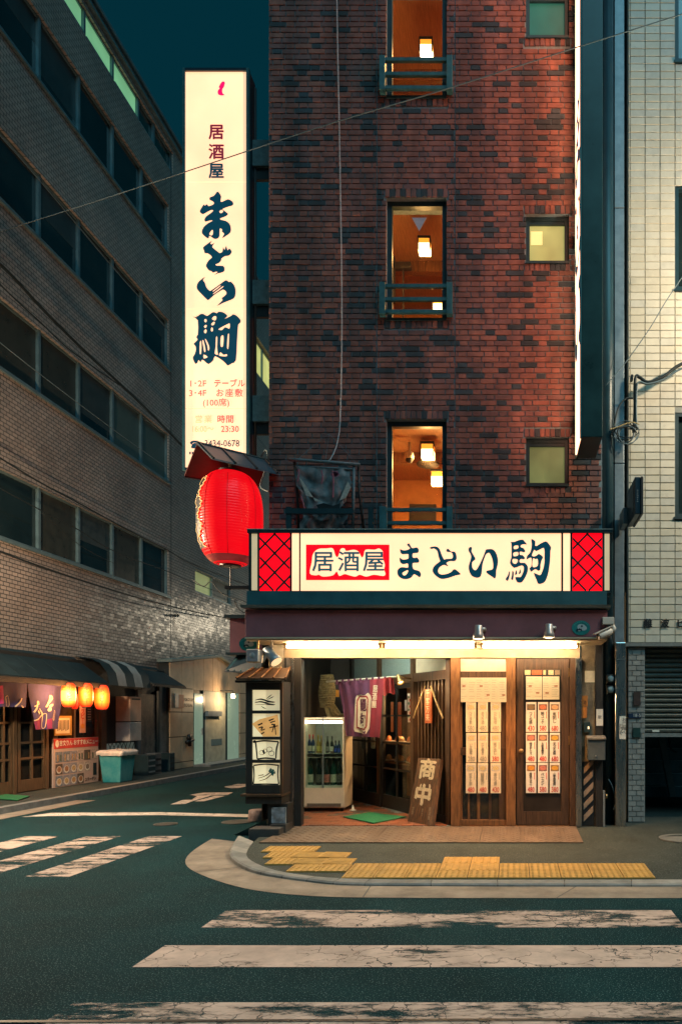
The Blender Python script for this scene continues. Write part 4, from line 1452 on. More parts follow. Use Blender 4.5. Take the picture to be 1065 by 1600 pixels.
dwall('post', 3.5, 3.6, FZ, 2.56, m_wood3, -.03, .075)
dwall('bottom_rail', .12, 1.1, FZ, FZ + .1, m_wood3, -.01, .05)
# lattice screen
lt = T('lattice_screen', 'vertical timber lattice screen beside the sliding doors', 'lattice', tuple(DA + du * .6 + UZ * FZ))
nsl = 9
for i in range(nsl):
    s0 = .16 + i * (.92 / nsl)
    dwall('slat', s0, s0 + .036, FZ + .1, ZD, m_wood, .0, .045, lt)
dwall('cross_bar', .13, 1.1, .95, 1.08, m_wood2, -.012, -.001, lt)
dwall('backing', .12, 1.1, FZ, ZD, m_black, -.06, -.05, lt)
# sliding doors
def sliding(label, s0, s1, d, lit):
    t = T('sliding_door', label, 'door', tuple(DA + du * ((s0 + s1) / 2) + UZ * FZ))
    m_ = m_wood3
    zt = ZD - .002
    dwall('stile', s0, s0 + .055, FZ, zt, m_, d, d + .035, t)
    dwall('stile', s1 - .055, s1, FZ, zt, m_, d, d + .035, t)
    dwall('rail', s0 + .055, s1 - .055, FZ, FZ + .2, m_, d, d + .034, t)
    dwall('rail', s0 + .055, s1 - .055, zt - .07, zt, m_, d, d + .034, t)
    mid = (s0 + s1) / 2
    dwall('muntin', mid - .016, mid + .016, FZ + .2, zt - .07, m_, d + .004, d + .03, t)
    for k in range(1, 4):
        zz = FZ + .2 + (zt - .07 - FZ - .2) * k / 4
        dwall('muntin', s0 + .055, s1 - .055, zz - .014, zz + .014, m_, d + .0055, d + .0285, t)
    for k in range(4):
        za = FZ + .2 + (zt - .07 - FZ - .2) * k / 4 + .014
        zb = FZ + .2 + (zt - .07 - FZ - .2) * (k + 1) / 4 - .014
        for a, b in ((s0 + .055, mid - .016), (mid + .016, s1 - .055)):
            dwall('pane', a, b, za, zb, m_glass, d + .014, d + .018, t)
    return t
dr1 = sliding('nearer dark sliding door with food displays behind its panes', 1.2, 2.33, .0, 1)
dr2 = sliding('farther dark sliding door beside the drinks fridge', 2.28, 3.5, .042, 0)
# interior behind the sliding doors
MB().slab([DA + du * 1.2 - dn * 1.0 + UZ * FZ, DA + du * 3.6 - dn * 1.0 + UZ * FZ, DA + du * 3.6 - dn * 1.0 + UZ * 2.5, DA + du * 1.2 - dn * 1.0 + UZ * 2.5], tuple(-dn * .03)).build('inner_wall', M('dim interior wall', (.16, .08, .035), rough=.7, var=.4), sf)
# food display shelf and plates behind the nearer door
shl = T('display_shelf', 'shelf of food models behind the nearer sliding door', 'shelf', tuple(DA + du * 1.75 - dn * .25 + UZ * 1.0))
for zz in (.80, 1.10):
    q = [DA + du * 1.5 - dn * .06, DA + du * 2.75 - dn * .06, DA + du * 2.75 - dn * .42, DA + du * 1.5 - dn * .42]
    MB().slab([p + UZ * zz for p in q], (0, 0, .02)).build('shelf_board', m_wood2, shl)
fcol = [(.72, .24, .04), (.7, .4, .12), (.5, .3, .14), (.66, .2, .06), (.6, .42, .2), (.45, .18, .06)]
pos = ['near the lattice', 'second from the lattice', 'in the middle', 'second from the far end', 'at the far end']
for lv, zz in enumerate((.82, 1.12)):
    for k in range(5):
        c_ = DA + du * (1.62 + k * .22) - dn * (.17 + .06 * (k % 2)) + UZ * zz
        t = T('food_model', ('orange food model on the upper display shelf, ' if lv else 'food model on the lower display shelf, ') + pos[k], 'food', tuple(c_), 'food models in the door display')
        MB().lathe([(.05, 0), (.085, .02), (.09, .03), (.07, .022), (.01, .02)], c_, 14).build('plate', m_offw, t, smooth=True)
        rr = random.uniform(.035, .055)
        MB().lathe([(rr * 1.2, .02), (rr * 1.25, .05), (rr, .085), (rr * .5, .105), (.004, .11)], c_, 10).build('food', M('food', random.choice(fcol), rough=.35, var=.35, vs=60), t, smooth=True)
# paper slips on doors
for i, (s0, z0, w_, h_, c_) in enumerate(((1.28, 1.45, .12, .42, (.75, .7, .6)), (1.42, 1.62, .08, .16, (.7, .72, .7)), (1.62, 1.25, .12, .5, (.42, .12, .05)), (1.9, 1.3, .1, .46, (.4, .14, .06)), (2.55, 1.02, .15, .2, (.42, .4, .34)), (2.95, 1.0, .15, .2, (.4, .38, .33)))):
    p_ = DA + du * s0
    o = dwall('paper_slip', s0, s0 + w_, z0, z0 + h_, M('paper slip', c_, rough=.8, var=.25, vs=40), .05 if s0 > 2.3 else .02, .053 if s0 > 2.3 else .022, None)
    o.parent = None
    o.matrix_parent_inverse.identity()
    tag(o, ['white printed slip on the nearer sliding door by the lattice', 'small white card on the nearer sliding door', 'brown wooden price tag seen through the nearer door', 'second brown price tag behind the noren edge', 'pale notice on the farther sliding door, nearer pane', 'pale notice on the farther sliding door, farther pane'][i], 'notice')
    if i == 0:
        mk = [MB(), MB()]
        for k in range(8):
            z_ = z0 + .04 + k * .047
            q_ = p_ + du * (.03 + .05 * (k % 2)) + dn * .0235 + UZ * z_
            mk[k % 2].obox(q_, du * .02, dn * .001, UZ * .016)
        mk[0].build('red_mark', m_redink, o)
        mk[1].build('green_mark', M('green print', (.03, .2, .12)), o)
# interior pendant light that shows through the nearer door
def point(name, loc, e, c_, r_, parent=None):
    ld = bpy.data.lights.new(name, 'POINT')
    ld.energy, ld.color, ld.shadow_soft_size = e, c_, r_
    o = bpy.data.objects.new(name, ld)
    col.objects.link(o)
    o.location = loc
    return o
def spot(name, loc, target, e, c_, ang=70, blend=.6, r_=.04):
    ld = bpy.data.lights.new(name, 'SPOT')
    ld.energy, ld.color, ld.spot_size, ld.spot_blend, ld.shadow_soft_size = e, c_, R(ang), blend, r_
    o = bpy.data.objects.new(name, ld)
    col.objects.link(o)
    o.location = loc
    o.rotation_euler = (V(target) - V(loc)).to_track_quat('-Z', 'Y').to_euler()
    return o
WARM = (1.0, .60, .26)
ip = DA + du * 1.9 - dn * .55 + UZ * 1.95
t = T('pendant_lamp', 'small warm pendant lamp inside behind the sliding door', 'lamp', tuple(ip))
MB().lathe([(.02, .12), (.03, .1), (.1, 0), (.095, 0)], ip, 16).build('shade', m_wood3, t, smooth=True)
MB().lathe([(.01, .03), (.04, .01), (.03, -.03), (.005, -.04)], ip, 12).build('bulb', glow('warm bulb', (1, .7, .35), 12), t, smooth=True)
point('lamp_light', ip - UZ * .1, 95, WARM, .05)

# ---- cool tube on the porch ceiling, behind the head beam
t = T('porch_light', 'cool tube light on the porch ceiling behind the head beam', 'tube light', (-2.2, 9.85, 2.5))
MB().tube([(-2.9, 9.85, 2.50), (-1.5, 9.85, 2.50)], .014, 10).build('tube', glow('cool lit tube', (.85, .92, .72), 120), t, smooth=True)
MB().box(-2.95, -1.45, 9.82, 9.88, 2.52, 2.559).build('batten', m_offw, t)
# ---- side fascia and little hood on the left flank
sfz = T('side_canopy', 'dark maroon canopy end on the left flank of the shop', 'canopy', (-3.5, 9.6, 2.4))
q0, q1 = at(361, 1020, 9.6), at(384, 967, 9.6)
MB().box(q0.x, -3.28, 9.56, 12.5, q0.z, q1.z).build('fascia', m_fascia, sfz)
MB().box(q0.x - .06, -3.28, 9.52, 12.55, q1.z, q1.z + .045).build('cap', m_dark, sfz)
MB().box(q0.x - .05, -3.28, 9.54, 12.55, q0.z - .03, q0.z).build('lower_trim', m_dark, sfz)
hd = T('corrugated_hood', 'dark corrugated hood under the canopy end on the left flank', 'canopy', (-3.6, 9.7, 2.2))
a, b, c_, d_ = at(351, 1050, 9.45), at(400, 1053, 9.3), at(418, 1026, 9.38), at(372, 1024, 9.8)
MB().slab([a, b, c_, d_], (0, 0, .02)).build('sheet', m_navy, hd)
for i in range(5):
    u = (i + .5) / 5
    MB().tube([a.lerp(b, u) + V((0, 0, .02)), d_.lerp(c_, u) + V((0, 0, .02))], .012, 6).build('rib', m_teal, hd)

# ---- fluorescent tubes under the soffit
tz = CZ + (CY - 1010) * 9.1 / F
tx = lambda px: (px - CX) * 9.1 / F
m_tube = glow('lit fluorescent tube', (1.0, .70, .40), 100)
for i, (a, b) in enumerate(((446, 593), (600, 742), (752, 902))):
    t = T('fluorescent_tube', ['left lit tube under the canopy, over the fridge', 'middle lit tube under the canopy', 'right lit tube under the canopy, over the brown door'][i], 'tube light', (tx((a + b) / 2), 9.1, tz), 'tubes under the canopy')
    MB().tube([(tx(a + 2), 9.1, tz), (tx(b - 2), 9.1, tz)], .0165, 10).build('tube', m_tube, t, smooth=True)
    for e in (a, b):
        MB().box(tx(e) - .016, tx(e) + .016, 9.08, 9.12, tz - .02, tz + .06).build('holder', m_brass, t)
    MB().box(tx(a), tx(b), 9.075, 9.125, tz + .035, tz + .075).build('batten', m_offw, t)

# ---- spotlights on the fascia
def fascia_spot(px, py, label):
    p = at(px, py, 8.62)
    t = T('spotlight', label, 'spotlight', p, 'chrome spotlights on the fascia')
    MB().lathe([(.04, .10), (.047, .09), (.05, .02), (.062, -.01), (.065, -.06), (.058, -.062)], p, 20).build('housing', m_chrome, t, smooth=True)
    MB().lathe([(.06, -.058), (.03, -.07), (.004, -.074)], p, 20).build('lens', glow('warm spotlight lens', (1, .75, .4), 6), t, smooth=True)
    MB().tube([p + V((.03, 0, .05)), p + V((.07, .03, .06)), p + V((.07, .13, .05))], .022, 8).build('bracket', m_chrome, t, smooth=True)
    spot('lamp_light', p - UZ * .09, p + V((0, .12, -2)), 170, (1, .45, .14), 105, .9)
fascia_spot(747, 990, 'chrome spotlight on the fascia above the glazed bay')
fascia_spot(857, 988, 'chrome spotlight on the fascia above the brown door')

# ---- flood lamp, loudspeaker and badges at the left end
p = at(424, 1024, 8.82)
t = T('flood_lamp', 'cylindrical grey flood lamp tilted beside the loudspeaker', 'lamp', p)
ax = V((.62, -.25, -.74)).normalized()
MB().tube([p - ax * .12, p - ax * .11, p + ax * .04, p + ax * .05, p + ax * .11, p + ax * .112], [.04, .055, .058, .062, .082, .07], 18).build('housing', m_alu, t, smooth=True)
MB().tube([p + ax * .1125, p + ax * .116], [.072, .05], 18).build('lens', glow('lens with tube light glow', (1, .72, .4), .9), t)  # lamp is off; the tube's light on its lens is put in as glow
MB().tube([p + V((0, .02, 0)), p + V((.0, .02, .1)), p + V((-.01, .02, .2))], .014, 8).build('bracket', m_offw, t, smooth=True)
p = at(394, 1024, 8.7)
t = T('loudspeaker', 'small white loudspeaker box under the left end of the fascia', 'speaker', p)
MB().box(p.x - .075, p.x + .075, p.y, p.y + .17, p.z - .08, p.z + .075).build('cabinet', m_offw, t, bevel=.012)
MB().box(p.x - .066, p.x + .064, p.y - .006, p.y - .0005, p.z - .07, p.z + .065).build('grille', M('speaker grille', (.2, .2, .22), rough=.7, bump=.5, bs=400), t)
MB().lathe([(.03, -.006), (.034, 0), (.03, .004)], (0, 0, 0), 16).build('cone', m_grey, t, smooth=True).matrix_parent_inverse = Matrix.Translation(-V(p)) @ Matrix.Translation(p + V((0, -.008, 0))) @ Matrix.Rotation(R(90), 4, 'X')
MB().tube([p + V((.05, .06, .07)), p + V((.05, .06, .19))], .012, 8).build('bracket', m_brass, t)
def badge(px, py, Y, label):
    p = at(px, py, Y)
    t = T('round_badge', label, 'badge', p)
    rx, rz = 14.5 * Y / F, 11.5 * Y / F
    ring = lambda k, d: [p + V((rx * k * math.cos(a_ * math.pi / 14), d, rz * k * math.sin(a_ * math.pi / 14))) for a_ in range(28)]
    MB().prism(ring(1, 0), (0, .006, 0)).build('disc', M('turquoise badge', (.012, .2, .2), rough=.4), t)
    m = MB()
    for k in range(9):
        a_ = R(30 + k * 15)
        c0 = p + V((rx * .8 * math.cos(a_), -.003, rz * .8 * math.sin(a_)))
        m.obox(c0, (.008, 0, 0), (0, .002, 0), (0, 0, .006))
    m.build('lettering', M('badge green', (.05, .33, .3), rough=.5), t)
    m = MB()
    for dx, dz, r1, r2 in ((.004, .012, .05, .034), (.03, -.004, .04, .03), (-.02, -.02, .03, .022)):
        m.disc(p + V((dx, -.003 - abs(dx) * .05, dz)), (r1, 0, 0), (0, 0, r2), 16)
    m.build('emblem', M('badge grey white', (.42, .5, .5), rough=.5), t)
    m = MB()
    for dx, dz, r1, r2 in ((-.02, -.018, .014, .012), (.008, .02, .012, .01), (-.045, -.025, .012, .016), (.0, -.025, .008, .016)):
        m.disc(p + V((dx, -.008, dz)), (r1, 0, 0), (0, 0, r2), 10)
    m.build('emblem_dark', m_navy, t)
badge(907, 981, YC - .008, 'turquoise oval badge on the right end of the fascia')
badge(388, 1006, 8.95, 'turquoise round badge behind the loudspeaker')

# ---- security camera at the right end of the fascia
p = at(949, 972, 8.72)
t = T('security_camera', 'white bullet security camera at the right end of the fascia', 'camera', p)
MB().box(p.x - .07, p.x + .07, p.y - .04, p.y + .05, p.z - .03, p.z + .055).build('junction_box', m_offw, t, bevel=.006)
MB().tube([p + V((.045, 0, -.03)), p + V((.075, 0, -.075)), p + V((.055, -.02, -.115))], .026, 10).build('arm', m_offw, t, smooth=True)
ax = V((-.86, -.3, -.42)).normalized()
c0 = p + V((.04, -.02, -.105))
MB().tube([c0, c0 + ax * .02, c0 + ax * .18, c0 + ax * .19], [.03, .045, .045, .04], 16).build('body', m_offw, t, smooth=True)
up = V((-.38, -.1, .92)).normalized()
MB().obox(c0 + ax * .12 + up * .05, ax * .12, ax.cross(up) * .05, up * .005).build('sun_shield', m_offw, t)
MB().tube([c0 + ax * .191, c0 + ax * .193], [.036, .03], 16).build('lens', m_black, t)

# ---- right end of the shop front: plaster strip, post, boxes
re = T('shop_front_end', 'worn plaster strip with dark timber post at the right end of the shop', 'wall', (fx(925), YF + .1, .1))
m_re = M('stained sand plaster', (.20, .165, .11), rough=.9, var=.45, vs=6, bump=.5, bs=120)
MB().box(fx(907.5), fx(929), YF + .02, YF + .1, .06, fz(1000)).build('plaster', m_re, re)
MB().box(fx(929), fx(941), YF - .01, YF + .12, .06, fz(1000)).build('timber_post', m_wood3, re, bevel=.006)
MB().box(fx(941), fx(960), YF + .2, YF + .24, .06, fz(1072)).build('tin_panel', M('stained tin', (.07, .10, .105), rough=.6, var=.5, vs=3), re)
MB().box(fx(905), fx(948), YF - .3, YF + .1, fz(1000), fz(994)).build('eave_board', m_wood, re)
m = MB()
for k in range(5):
    z0 = fz(1284) + k * .155
    m.prism([(fx(911), YF - .001, z0), (fx(926), YF - .001, z0 + .13), (fx(926), YF - .001, z0 + .21), (fx(911), YF - .001, z0 + .08)], (0, .018, 0))
m.build('striped_board', M('pale tan board', (.3, .22, .15), rough=.8, var=.4, vs=10), re)
MB().box(fx(909), fx(928), YF + .012, YF + .019, fz(1290), fz(1190)).build('board_backing', m_black, re)
MB().box(fx(941), fx(944), YF - .02, YF + .02, .06, fz(1235)).build('conduit', m_grey, re)
def tagbox(name, label, cat, px0, px1, py0, py1, mat, y0=YF - .02, th=.03, bevel=0):
    return tag(MB().box(fx(px0), fx(px1), y0 - th, y0, fz(py1), fz(py0)).build(name, mat, None, bevel=bevel), label, cat)
o = tagbox('paper_notice', 'small cream notice high on the plaster strip', 'notice', 913, 928.5, 1048, 1066, m_paper, YF + .0195, .004)
o = tagbox('wooden_tag', 'upper small orange wooden plate by the door', 'plate', 908, 917, 1087, 1104, M('orange wood', (.42, .16, .03), rough=.6, var=.2), YF + .0, .02)
text('lettering', '酒', fr((fx(912.5), YF - .02, fz(1098)), UX, UZ), .05, m_ink, o, depth=.002)
tagbox('wooden_tag', 'lower small orange wooden plate by the door', 'plate', 908, 916, 1105, 1122, M('orange wood plain', (.46, .17, .03), rough=.6, var=.2), YF + .0, .02)
o = tagbox('name_plate', 'white name plate on the dark post', 'plate', 930.5, 941, 1108, 1134, m_paperw, YF - .012, .008)
text('lettering', '歌', fr((fx(935.7), YF - .02, fz(1121)), V((1, 0, 0)), UZ), .05, m_ink, o, depth=.002)
o = tag(MB().box(fx(911), fx(921), YF - .03, YF + .019, fz(1144), fz(1128)).build('intercom', m_dark, None, bevel=.004), 'dark intercom with a lit button', 'intercom')
MB().box(fx(917), fx(919.5), YF - .034, YF - .0305, fz(1139), fz(1135)).build('button', glow('intercom button', (1, .8, .5), 1.2), o)
mbx = T('mailbox', 'grey metal mailbox on the post right of the door', 'mailbox', (fx(929), YF - .1, fz(1187)))
MB().box(fx(916), fx(943), YF - .13, YF - .012, fz(1187), fz(1154)).build('body', M('grey blue steel', (.075, .095, .10), rough=.4, var=.15), mbx, bevel=.006)
MB().prism([(fx(915), YF - .15, fz(1155)), (fx(915), YF - .012, fz(1151)), (fx(915), YF - .012, fz(1149)), (fx(915), YF - .15, fz(1153))], (fx(944) - fx(915), 0, 0)).build('lid', M('lid steel', (.16, .15, .13), rough=.35), mbx)
kk = at(930, 1181, YF - .135)
MB().tube([kk, kk + V((0, -.012, 0))], .009, 10).build('lock', m_chrome, mbx)
for i, (py) in enumerate((1061, 1078)):
    p = at(953, py, 9.5)
    t = T('electric_meter', ['upper glass electric meter in the gap by the column', 'lower glass electric meter in the gap by the column'][i], 'meter', p, 'meters in the gap')
    MB().box(p.x - .05, p.x + .04, p.y, p.y + .1, p.z - .06, p.z + .06).build('case', m_black, t, bevel=.006)
    MB().tube([p + V((0, -.001, 0)), p + V((0, -.04, 0)), p + V((0, -.05, 0))], [.045, .045, .02], 14).build('glass_dome', M('meter glass', (.2, .28, .3), rough=.15), t, smooth=True)
p = at(947, 1242, 9.45)
t = T('water_tap', 'small metal tap with hose on the tin panel', 'tap', p)
MB().tube([p + V((0, .15, 0)), p, p + V((-.005, -.02, -.04))], .014, 8).build('spout', m_brass, t, smooth=True)
MB().tube(spline([p + V((.03, .05, .2)), p + V((.08, .03, .1)), p + V((.12, .03, -.08)), p + V((.09, .03, -.2))], 5), .008, 6).build('hose', m_cable2, t, smooth=True)
# ================================================================ signs
CREAM = (1.75, .86, .47)
m_sign = glow('backlit cream acrylic', CREAM, .95, base=(.8, .72, .5), var=.16, vs=1.1)
m_signd = glow('dim cream acrylic', (.62, .48, .26), .75, base=(.6, .52, .4), var=.1)
m_sred = glow('backlit red acrylic', (1.5, .0, .012), 1.0, base=(.6, .01, .01))
m_slet = glow('backlit dark blue lettering', (.0, .045, .075), .8, base=(.01, .03, .05))
m_slet2 = glow('backlit grey blue lettering', (.02, .10, .13), .8, base=(.02, .06, .08))
m_smar = glow('backlit maroon lettering', (.20, .012, .035), .9, base=(.1, .02, .03))
m_spink = glow('backlit pink red lettering', (.75, .13, .10), .9, base=(.5, .1, .1))
m_spale = glow('backlit faded lettering', (.95, .46, .22), .9, base=(.6, .4, .25))
m_smag = glow('backlit magenta mark', (1.0, .0, .14), .9, base=(.6, .02, .1))

def G(s, u0, v0):
    return lambda pts: [(u0 + a * s, v0 + b * s) for a, b in pts]
A = G(80 / 1065, 610, 840); B = G(80 / 1065, 660, 840); C_ = G(80 / 1065, 720, 840); D_ = G(90 / 1065, 780, 835)
ma1 = A([(340,150),(378,118),(402,150),(438,212),(480,215),(545,205),(580,240),(582,290),(560,318),(470,328),(455,360),(460,410),(500,422),(545,412),(580,450),(595,490),(570,522),(470,528),(455,560),(462,630),(500,668),(570,685),(615,720),(630,780),(600,825),(540,785),(480,765),(440,820),(380,855),(290,866),(210,840),(150,780),(140,690),(180,635),(240,615),(350,625),(365,600),(355,540),(300,548),(250,552),(205,520),(187,470),(192,415),(240,452),(300,455),(365,435),(370,390),(365,345),(300,345),(240,345),(205,310),(195,240),(250,262),(320,262),(390,235),(395,210)])
ma1h = A([(350,678),(300,700),(245,735),(260,780),(300,785),(340,750),(365,695)])
to1 = B([(145,212),(190,190),(270,185),(320,205),(355,250),(400,370),(445,455),(480,445),(590,438),(620,420),(625,370),(605,320),(570,303),(510,298),(488,265),(515,230),(545,245),(590,288),(650,290),(685,320),(705,400),(695,465),(650,492),(570,490),(500,520),(500,550),(530,580),(510,592),(435,570),(350,620),(318,690),(340,745),(400,768),(500,755),(590,715),(630,670),(670,658),(720,690),(785,750),(770,772),(680,790),(570,830),(450,858),(360,852),(270,790),(210,715),(212,640),(260,570),(350,500),(358,480),(330,400),(310,300),(280,255),(230,228),(180,238)])
i1 = C_([(150,240),(175,200),(210,195),(225,225),(215,285),(255,360),(295,435),(280,470),(235,505),(225,570),(240,640),(285,678),(325,655),(390,540),(450,410),(490,310),(515,250),(560,240),(640,240),(700,280),(745,370),(765,480),(755,580),(730,680),(725,780),(712,835),(690,850),(650,820),(540,745),(520,705),(545,685),(620,670),(660,640),(662,540),(640,430),(600,340),(570,318),(520,345),(490,410),(450,530),(435,640),(425,740),(400,810),(350,835),(290,830),(220,795),(170,710),(155,600),(185,490),(205,410),(195,350),(160,290)])
ko1 = D_([(205,140),(270,138),(340,110),(425,95),(460,130),(505,185),(450,182),(400,195),(385,225),(410,245),(440,255),(475,310),(445,332),(390,318),(368,335),(375,378),(420,382),(445,405),(468,440),(440,462),(400,455),(370,475),(368,505),(390,525),(460,525),(495,555),(520,600),(518,680),(490,760),(440,850),(400,890),(340,890),(315,870),(285,790),(380,790),(410,750),(440,680),(445,610),(420,578),(370,585),(265,620),(190,530),(215,430),(218,300),(215,170)])
ko1h = [D_(q) for q in ([(265,215),(340,205),(345,245),(330,262),(265,272)], [(255,340),(330,325),(345,350),(335,390),(260,405)], [(240,455),(320,460),(335,490),(310,535),(280,545),(240,520)])]
ko1d = [D_(q) for q in ([(175,685),(190,700),(178,790),(148,860),(110,825),(150,760)], [(235,675),(258,700),(258,770),(245,840),(210,825),(225,760)], [(310,660),(320,700),(318,735),(285,750),(290,700)], [(380,640),(390,690),(385,720),(352,733),(362,690)])]
ko2 = D_([(583,85),(640,110),(660,140),(655,205),(690,210),(760,165),(850,128),(900,165),(950,240),(938,300),(935,420),(925,540),(905,680),(880,780),(840,870),(780,910),(710,912),(680,840),(628,710),(740,755),(780,700),(815,590),(828,480),(825,440),(828,330),(818,260),(790,255),(680,310),(640,285),(625,310),(595,390),(640,408),(690,385),(725,360),(800,415),(775,480),(755,560),(750,650),(715,675),(670,645),(625,660),(580,692),(550,625),(580,600),(590,520),(585,435),(540,440),(500,465),(505,400),(555,345),(580,280),(592,180)])
ko2h = D_([(620,440),(660,460),(695,450),(708,500),(700,580),(640,608),(605,590),(605,500)])

# ---- main sign over the shop: face leans out a little towards the top
YS = 8.82
TL = .085                                # lean
def sp(px, py, d=0.0):
    """photo pixel on the leaning sign face, raised by d"""
    Y = YS - TL * (925 - py) / 97
    p = at(px, py, Y)
    return p + V((0, -d, 0))
ms = T('shop_sign', 'long backlit cream sign with dark brush lettering and red lattice ends', 'sign', tuple(sp(670, 925)))
def face(px0, px1, py0, py1, mat, name, d=0.0, th=.02):
    return MB().slab([sp(px0, py1, d), sp(px1, py1, d), sp(px1, py0, d), sp(px0, py0, d)], (0, th, 0)).build(name, mat, ms)
face(389, 953, 832, 925, m_dark, 'cabinet', -.03, .28)
face(469.5, 876, 833.5, 923, m_sign, 'face_panel')
for a, b in ((456, 467.5), (879, 890)):
    face(a, b, 833.5, 923, m_sign, 'edge_panel')
for a, b in ((405.5, 453, ), (893.5, 940)):
    face(a, b, 833.5, 923, m_sred, 'red_panel')
face(393, 402.5, 834, 922, m_signd, 'end_panel')
face(943.5, 951.5, 834, 922, m_signd, 'end_panel')
for a, b in ((389, 393), (402.5, 405.5), (453, 456), (467.5, 469.5), (876, 879), (890, 893.5), (940, 943.5), (951.5, 954)):
    face(a, b, 833, 923.5, m_dark, 'mullion', .008, .04)
face(387, 956, 828, 833, m_dark, 'top_rail', .02, .32)
face(389, 955, 923.5, 927, m_dark, 'bottom_rail', .014, .3)
face(386.5, 956.5, 826.6, 828, M('weathered pale edge', (.3, .34, .32), rough=.7, var=.5, vs=20), 'top_trim', .022, .3)
# diagonal lattice bars over the red ends
for a, b in ((405.5, 453), (893.5, 940)):
    wpx = b - a
    y0p, y1p = 833.5, 923
    pitch = 29.5
    for sgn in (1, -1):
        for k in range(-4, 5):
            # line x = mid + sgn*(y-mid_y)*0.98 + k*pitch clipped to the panel
            mxp, myp = (a + b) / 2, 880 + (pitch / 2)
            pts = []
            for t_ in range(0, 101):
                yv = y0p + (y1p - y0p) * t_ / 100
                xv = mxp + sgn * (yv - myp) * .98 + k * pitch
                if a <= xv <= b:
                    pts.append((xv, yv))
            if len(pts) > 3:
                p0, p1 = pts[0], pts[-1]
                wv = 2.2
                dd = .004 if sgn > 0 else .0065
                MB().slab([sp(p0[0], p0[1] - wv, dd), sp(p0[0], p0[1] + wv, dd), sp(p1[0], p1[1] + wv, dd), sp(p1[0], p1[1] - wv, dd)], (0, .003, 0)).build('lattice_bar', m_dark, ms)
sframe = lambda u, v: sp(u, v)
def sfill(polys, mat, name='lettering', d=.003, k=3):
    return fill(name, [[(q.x, q.y) for q in smooth_poly(p, k)] for p in polys], sframe, mat, ms, d)
sfill([ma1, ma1h], m_slet)
sfill([to1], m_slet)
sfill([i1], m_slet)
sfill([ko1] + ko1h, m_slet, k=2)
for q in ko1d:
    sfill([q], m_slet)
sfill([ko2, ko2h], m_slet, k=2)
# red block with the three characters outlined in cream
face(478, 608, 851, 906.5, m_sred, 'red_block', .003, .002)
blob = [(487,879),(489,866),(497,858),(510,857),(520,857),(524,868),(528,870),(532,858),(538,857),(541,861),(552,859),(560,862),(565,871),(568,868),(571,859),(585,859),(592,857),(598,862),(598,872),(601,882),(600,890),(602,897),(598,900),(584,898),(572,901),(562,898),(555,901),(546,899),(538,897),(530,900),(526,893),(520,899),(505,901),(498,898),(494,899),(484,896)]
sfill([blob], m_sign, 'lettering_outline', .0065)
for ch, px in (('居', 505), ('酒', 545), ('屋', 584)):
    text('lettering', ch, lambda u, v, px=px: sp(px + u * 1.05, 879.5 - v), 34, m_slet2, ms, depth=.010, bold=.5)

# ---- tall vertical sign on the left flank
YV = 9.75
vs_ = T('vertical_sign', 'tall backlit cream vertical sign with dark brush lettering', 'sign', tuple(at(338, 732, YV)))
vp = lambda u, v: at(u, v, YV)
q0, q1 = at(290, 731, YV), at(385.5, 112, YV)
MB().box(q0.x - .03, q1.x + .03, YV + .012, YV + .24, q0.z - .03, q1.z + .03).build('cabinet', m_navy, vs_, bevel=.006)
for name_, b_ in (('frame', (q0.x - .035, q0.x, q0.z - .035, q1.z + .035)), ('frame', (q1.x, q1.x + .035, q0.z - .035, q1.z + .035)), ('frame', (q0.x, q1.x, q1.z, q1.z + .035)), ('frame', (q0.x, q1.x, q0.z - .035, q0.z))):
    MB().box(b_[0], b_[1], YV - .022, YV + .03, b_[2], b_[3]).build(name_, m_teal if b_[1] - b_[0] < .1 else m_navy, vs_)
cuts = [112, 284.5, 483, 638, 731]
m_signe = glow('cream acrylic with fading edge glow', (1.15, .72, .42), .8, base=(.8, .7, .5))  # backlight falling off at the edge, put in as a dimmer strip
for a, b in zip(cuts[:-1], cuts[1:]):
    x0, x1, z0, z1 = q0.x, q1.x, at(0, b, YV).z, at(0, a, YV).z
    xs_ = x1 - 6 * YV / F
    MB().box(x0, xs_, YV, YV + .01, z0 + .003, z1 - .003).build('face_panel', m_sign, vs_)
    MB().box(xs_ + .001, x1, YV, YV + .01, z0 + .003, z1 - .003).build('edge_panel', m_signe, vs_)
def vfill(polys, mat, d=.003, k=3):
    return fill('lettering', [[(q.x, q.y) for q in smooth_poly(p, k)] for p in polys], vp, mat, vs_, d)
A = G(90 / 1065, 298, 290); B = G(90 / 1065, 298, 370); C_ = G(95 / 1065, 293, 480)
vfill([A([(355,220),(430,190),(480,125),(515,120),(555,180),(565,215),(555,300),(610,290),(690,255),(765,290),(790,335),(770,372),(700,392),(600,430),(600,450),(690,520),(665,560),(600,590),(545,610),(560,635),(650,655),(720,710),(745,790),(735,870),(660,930),(580,975),(620,900),(600,870),(575,850),(585,820),(540,795),(535,930),(500,980),(440,988),(390,955),(345,930),(340,965),(310,975),(240,920),(205,860),(240,770),(320,700),(410,650),(350,650),(275,670),(255,630),(290,570),(360,520),(420,465),(380,455),(300,495),(225,532),(170,485),(190,430),(245,350),(265,375),(300,345),(335,382),(420,350),(430,320),(410,295),(370,275),(350,262)]),
       A([(345,890),(400,820),(415,850),(405,915),(370,922)]), A([(530,480),(575,450),(605,480),(560,515)])], m_slet, k=2)
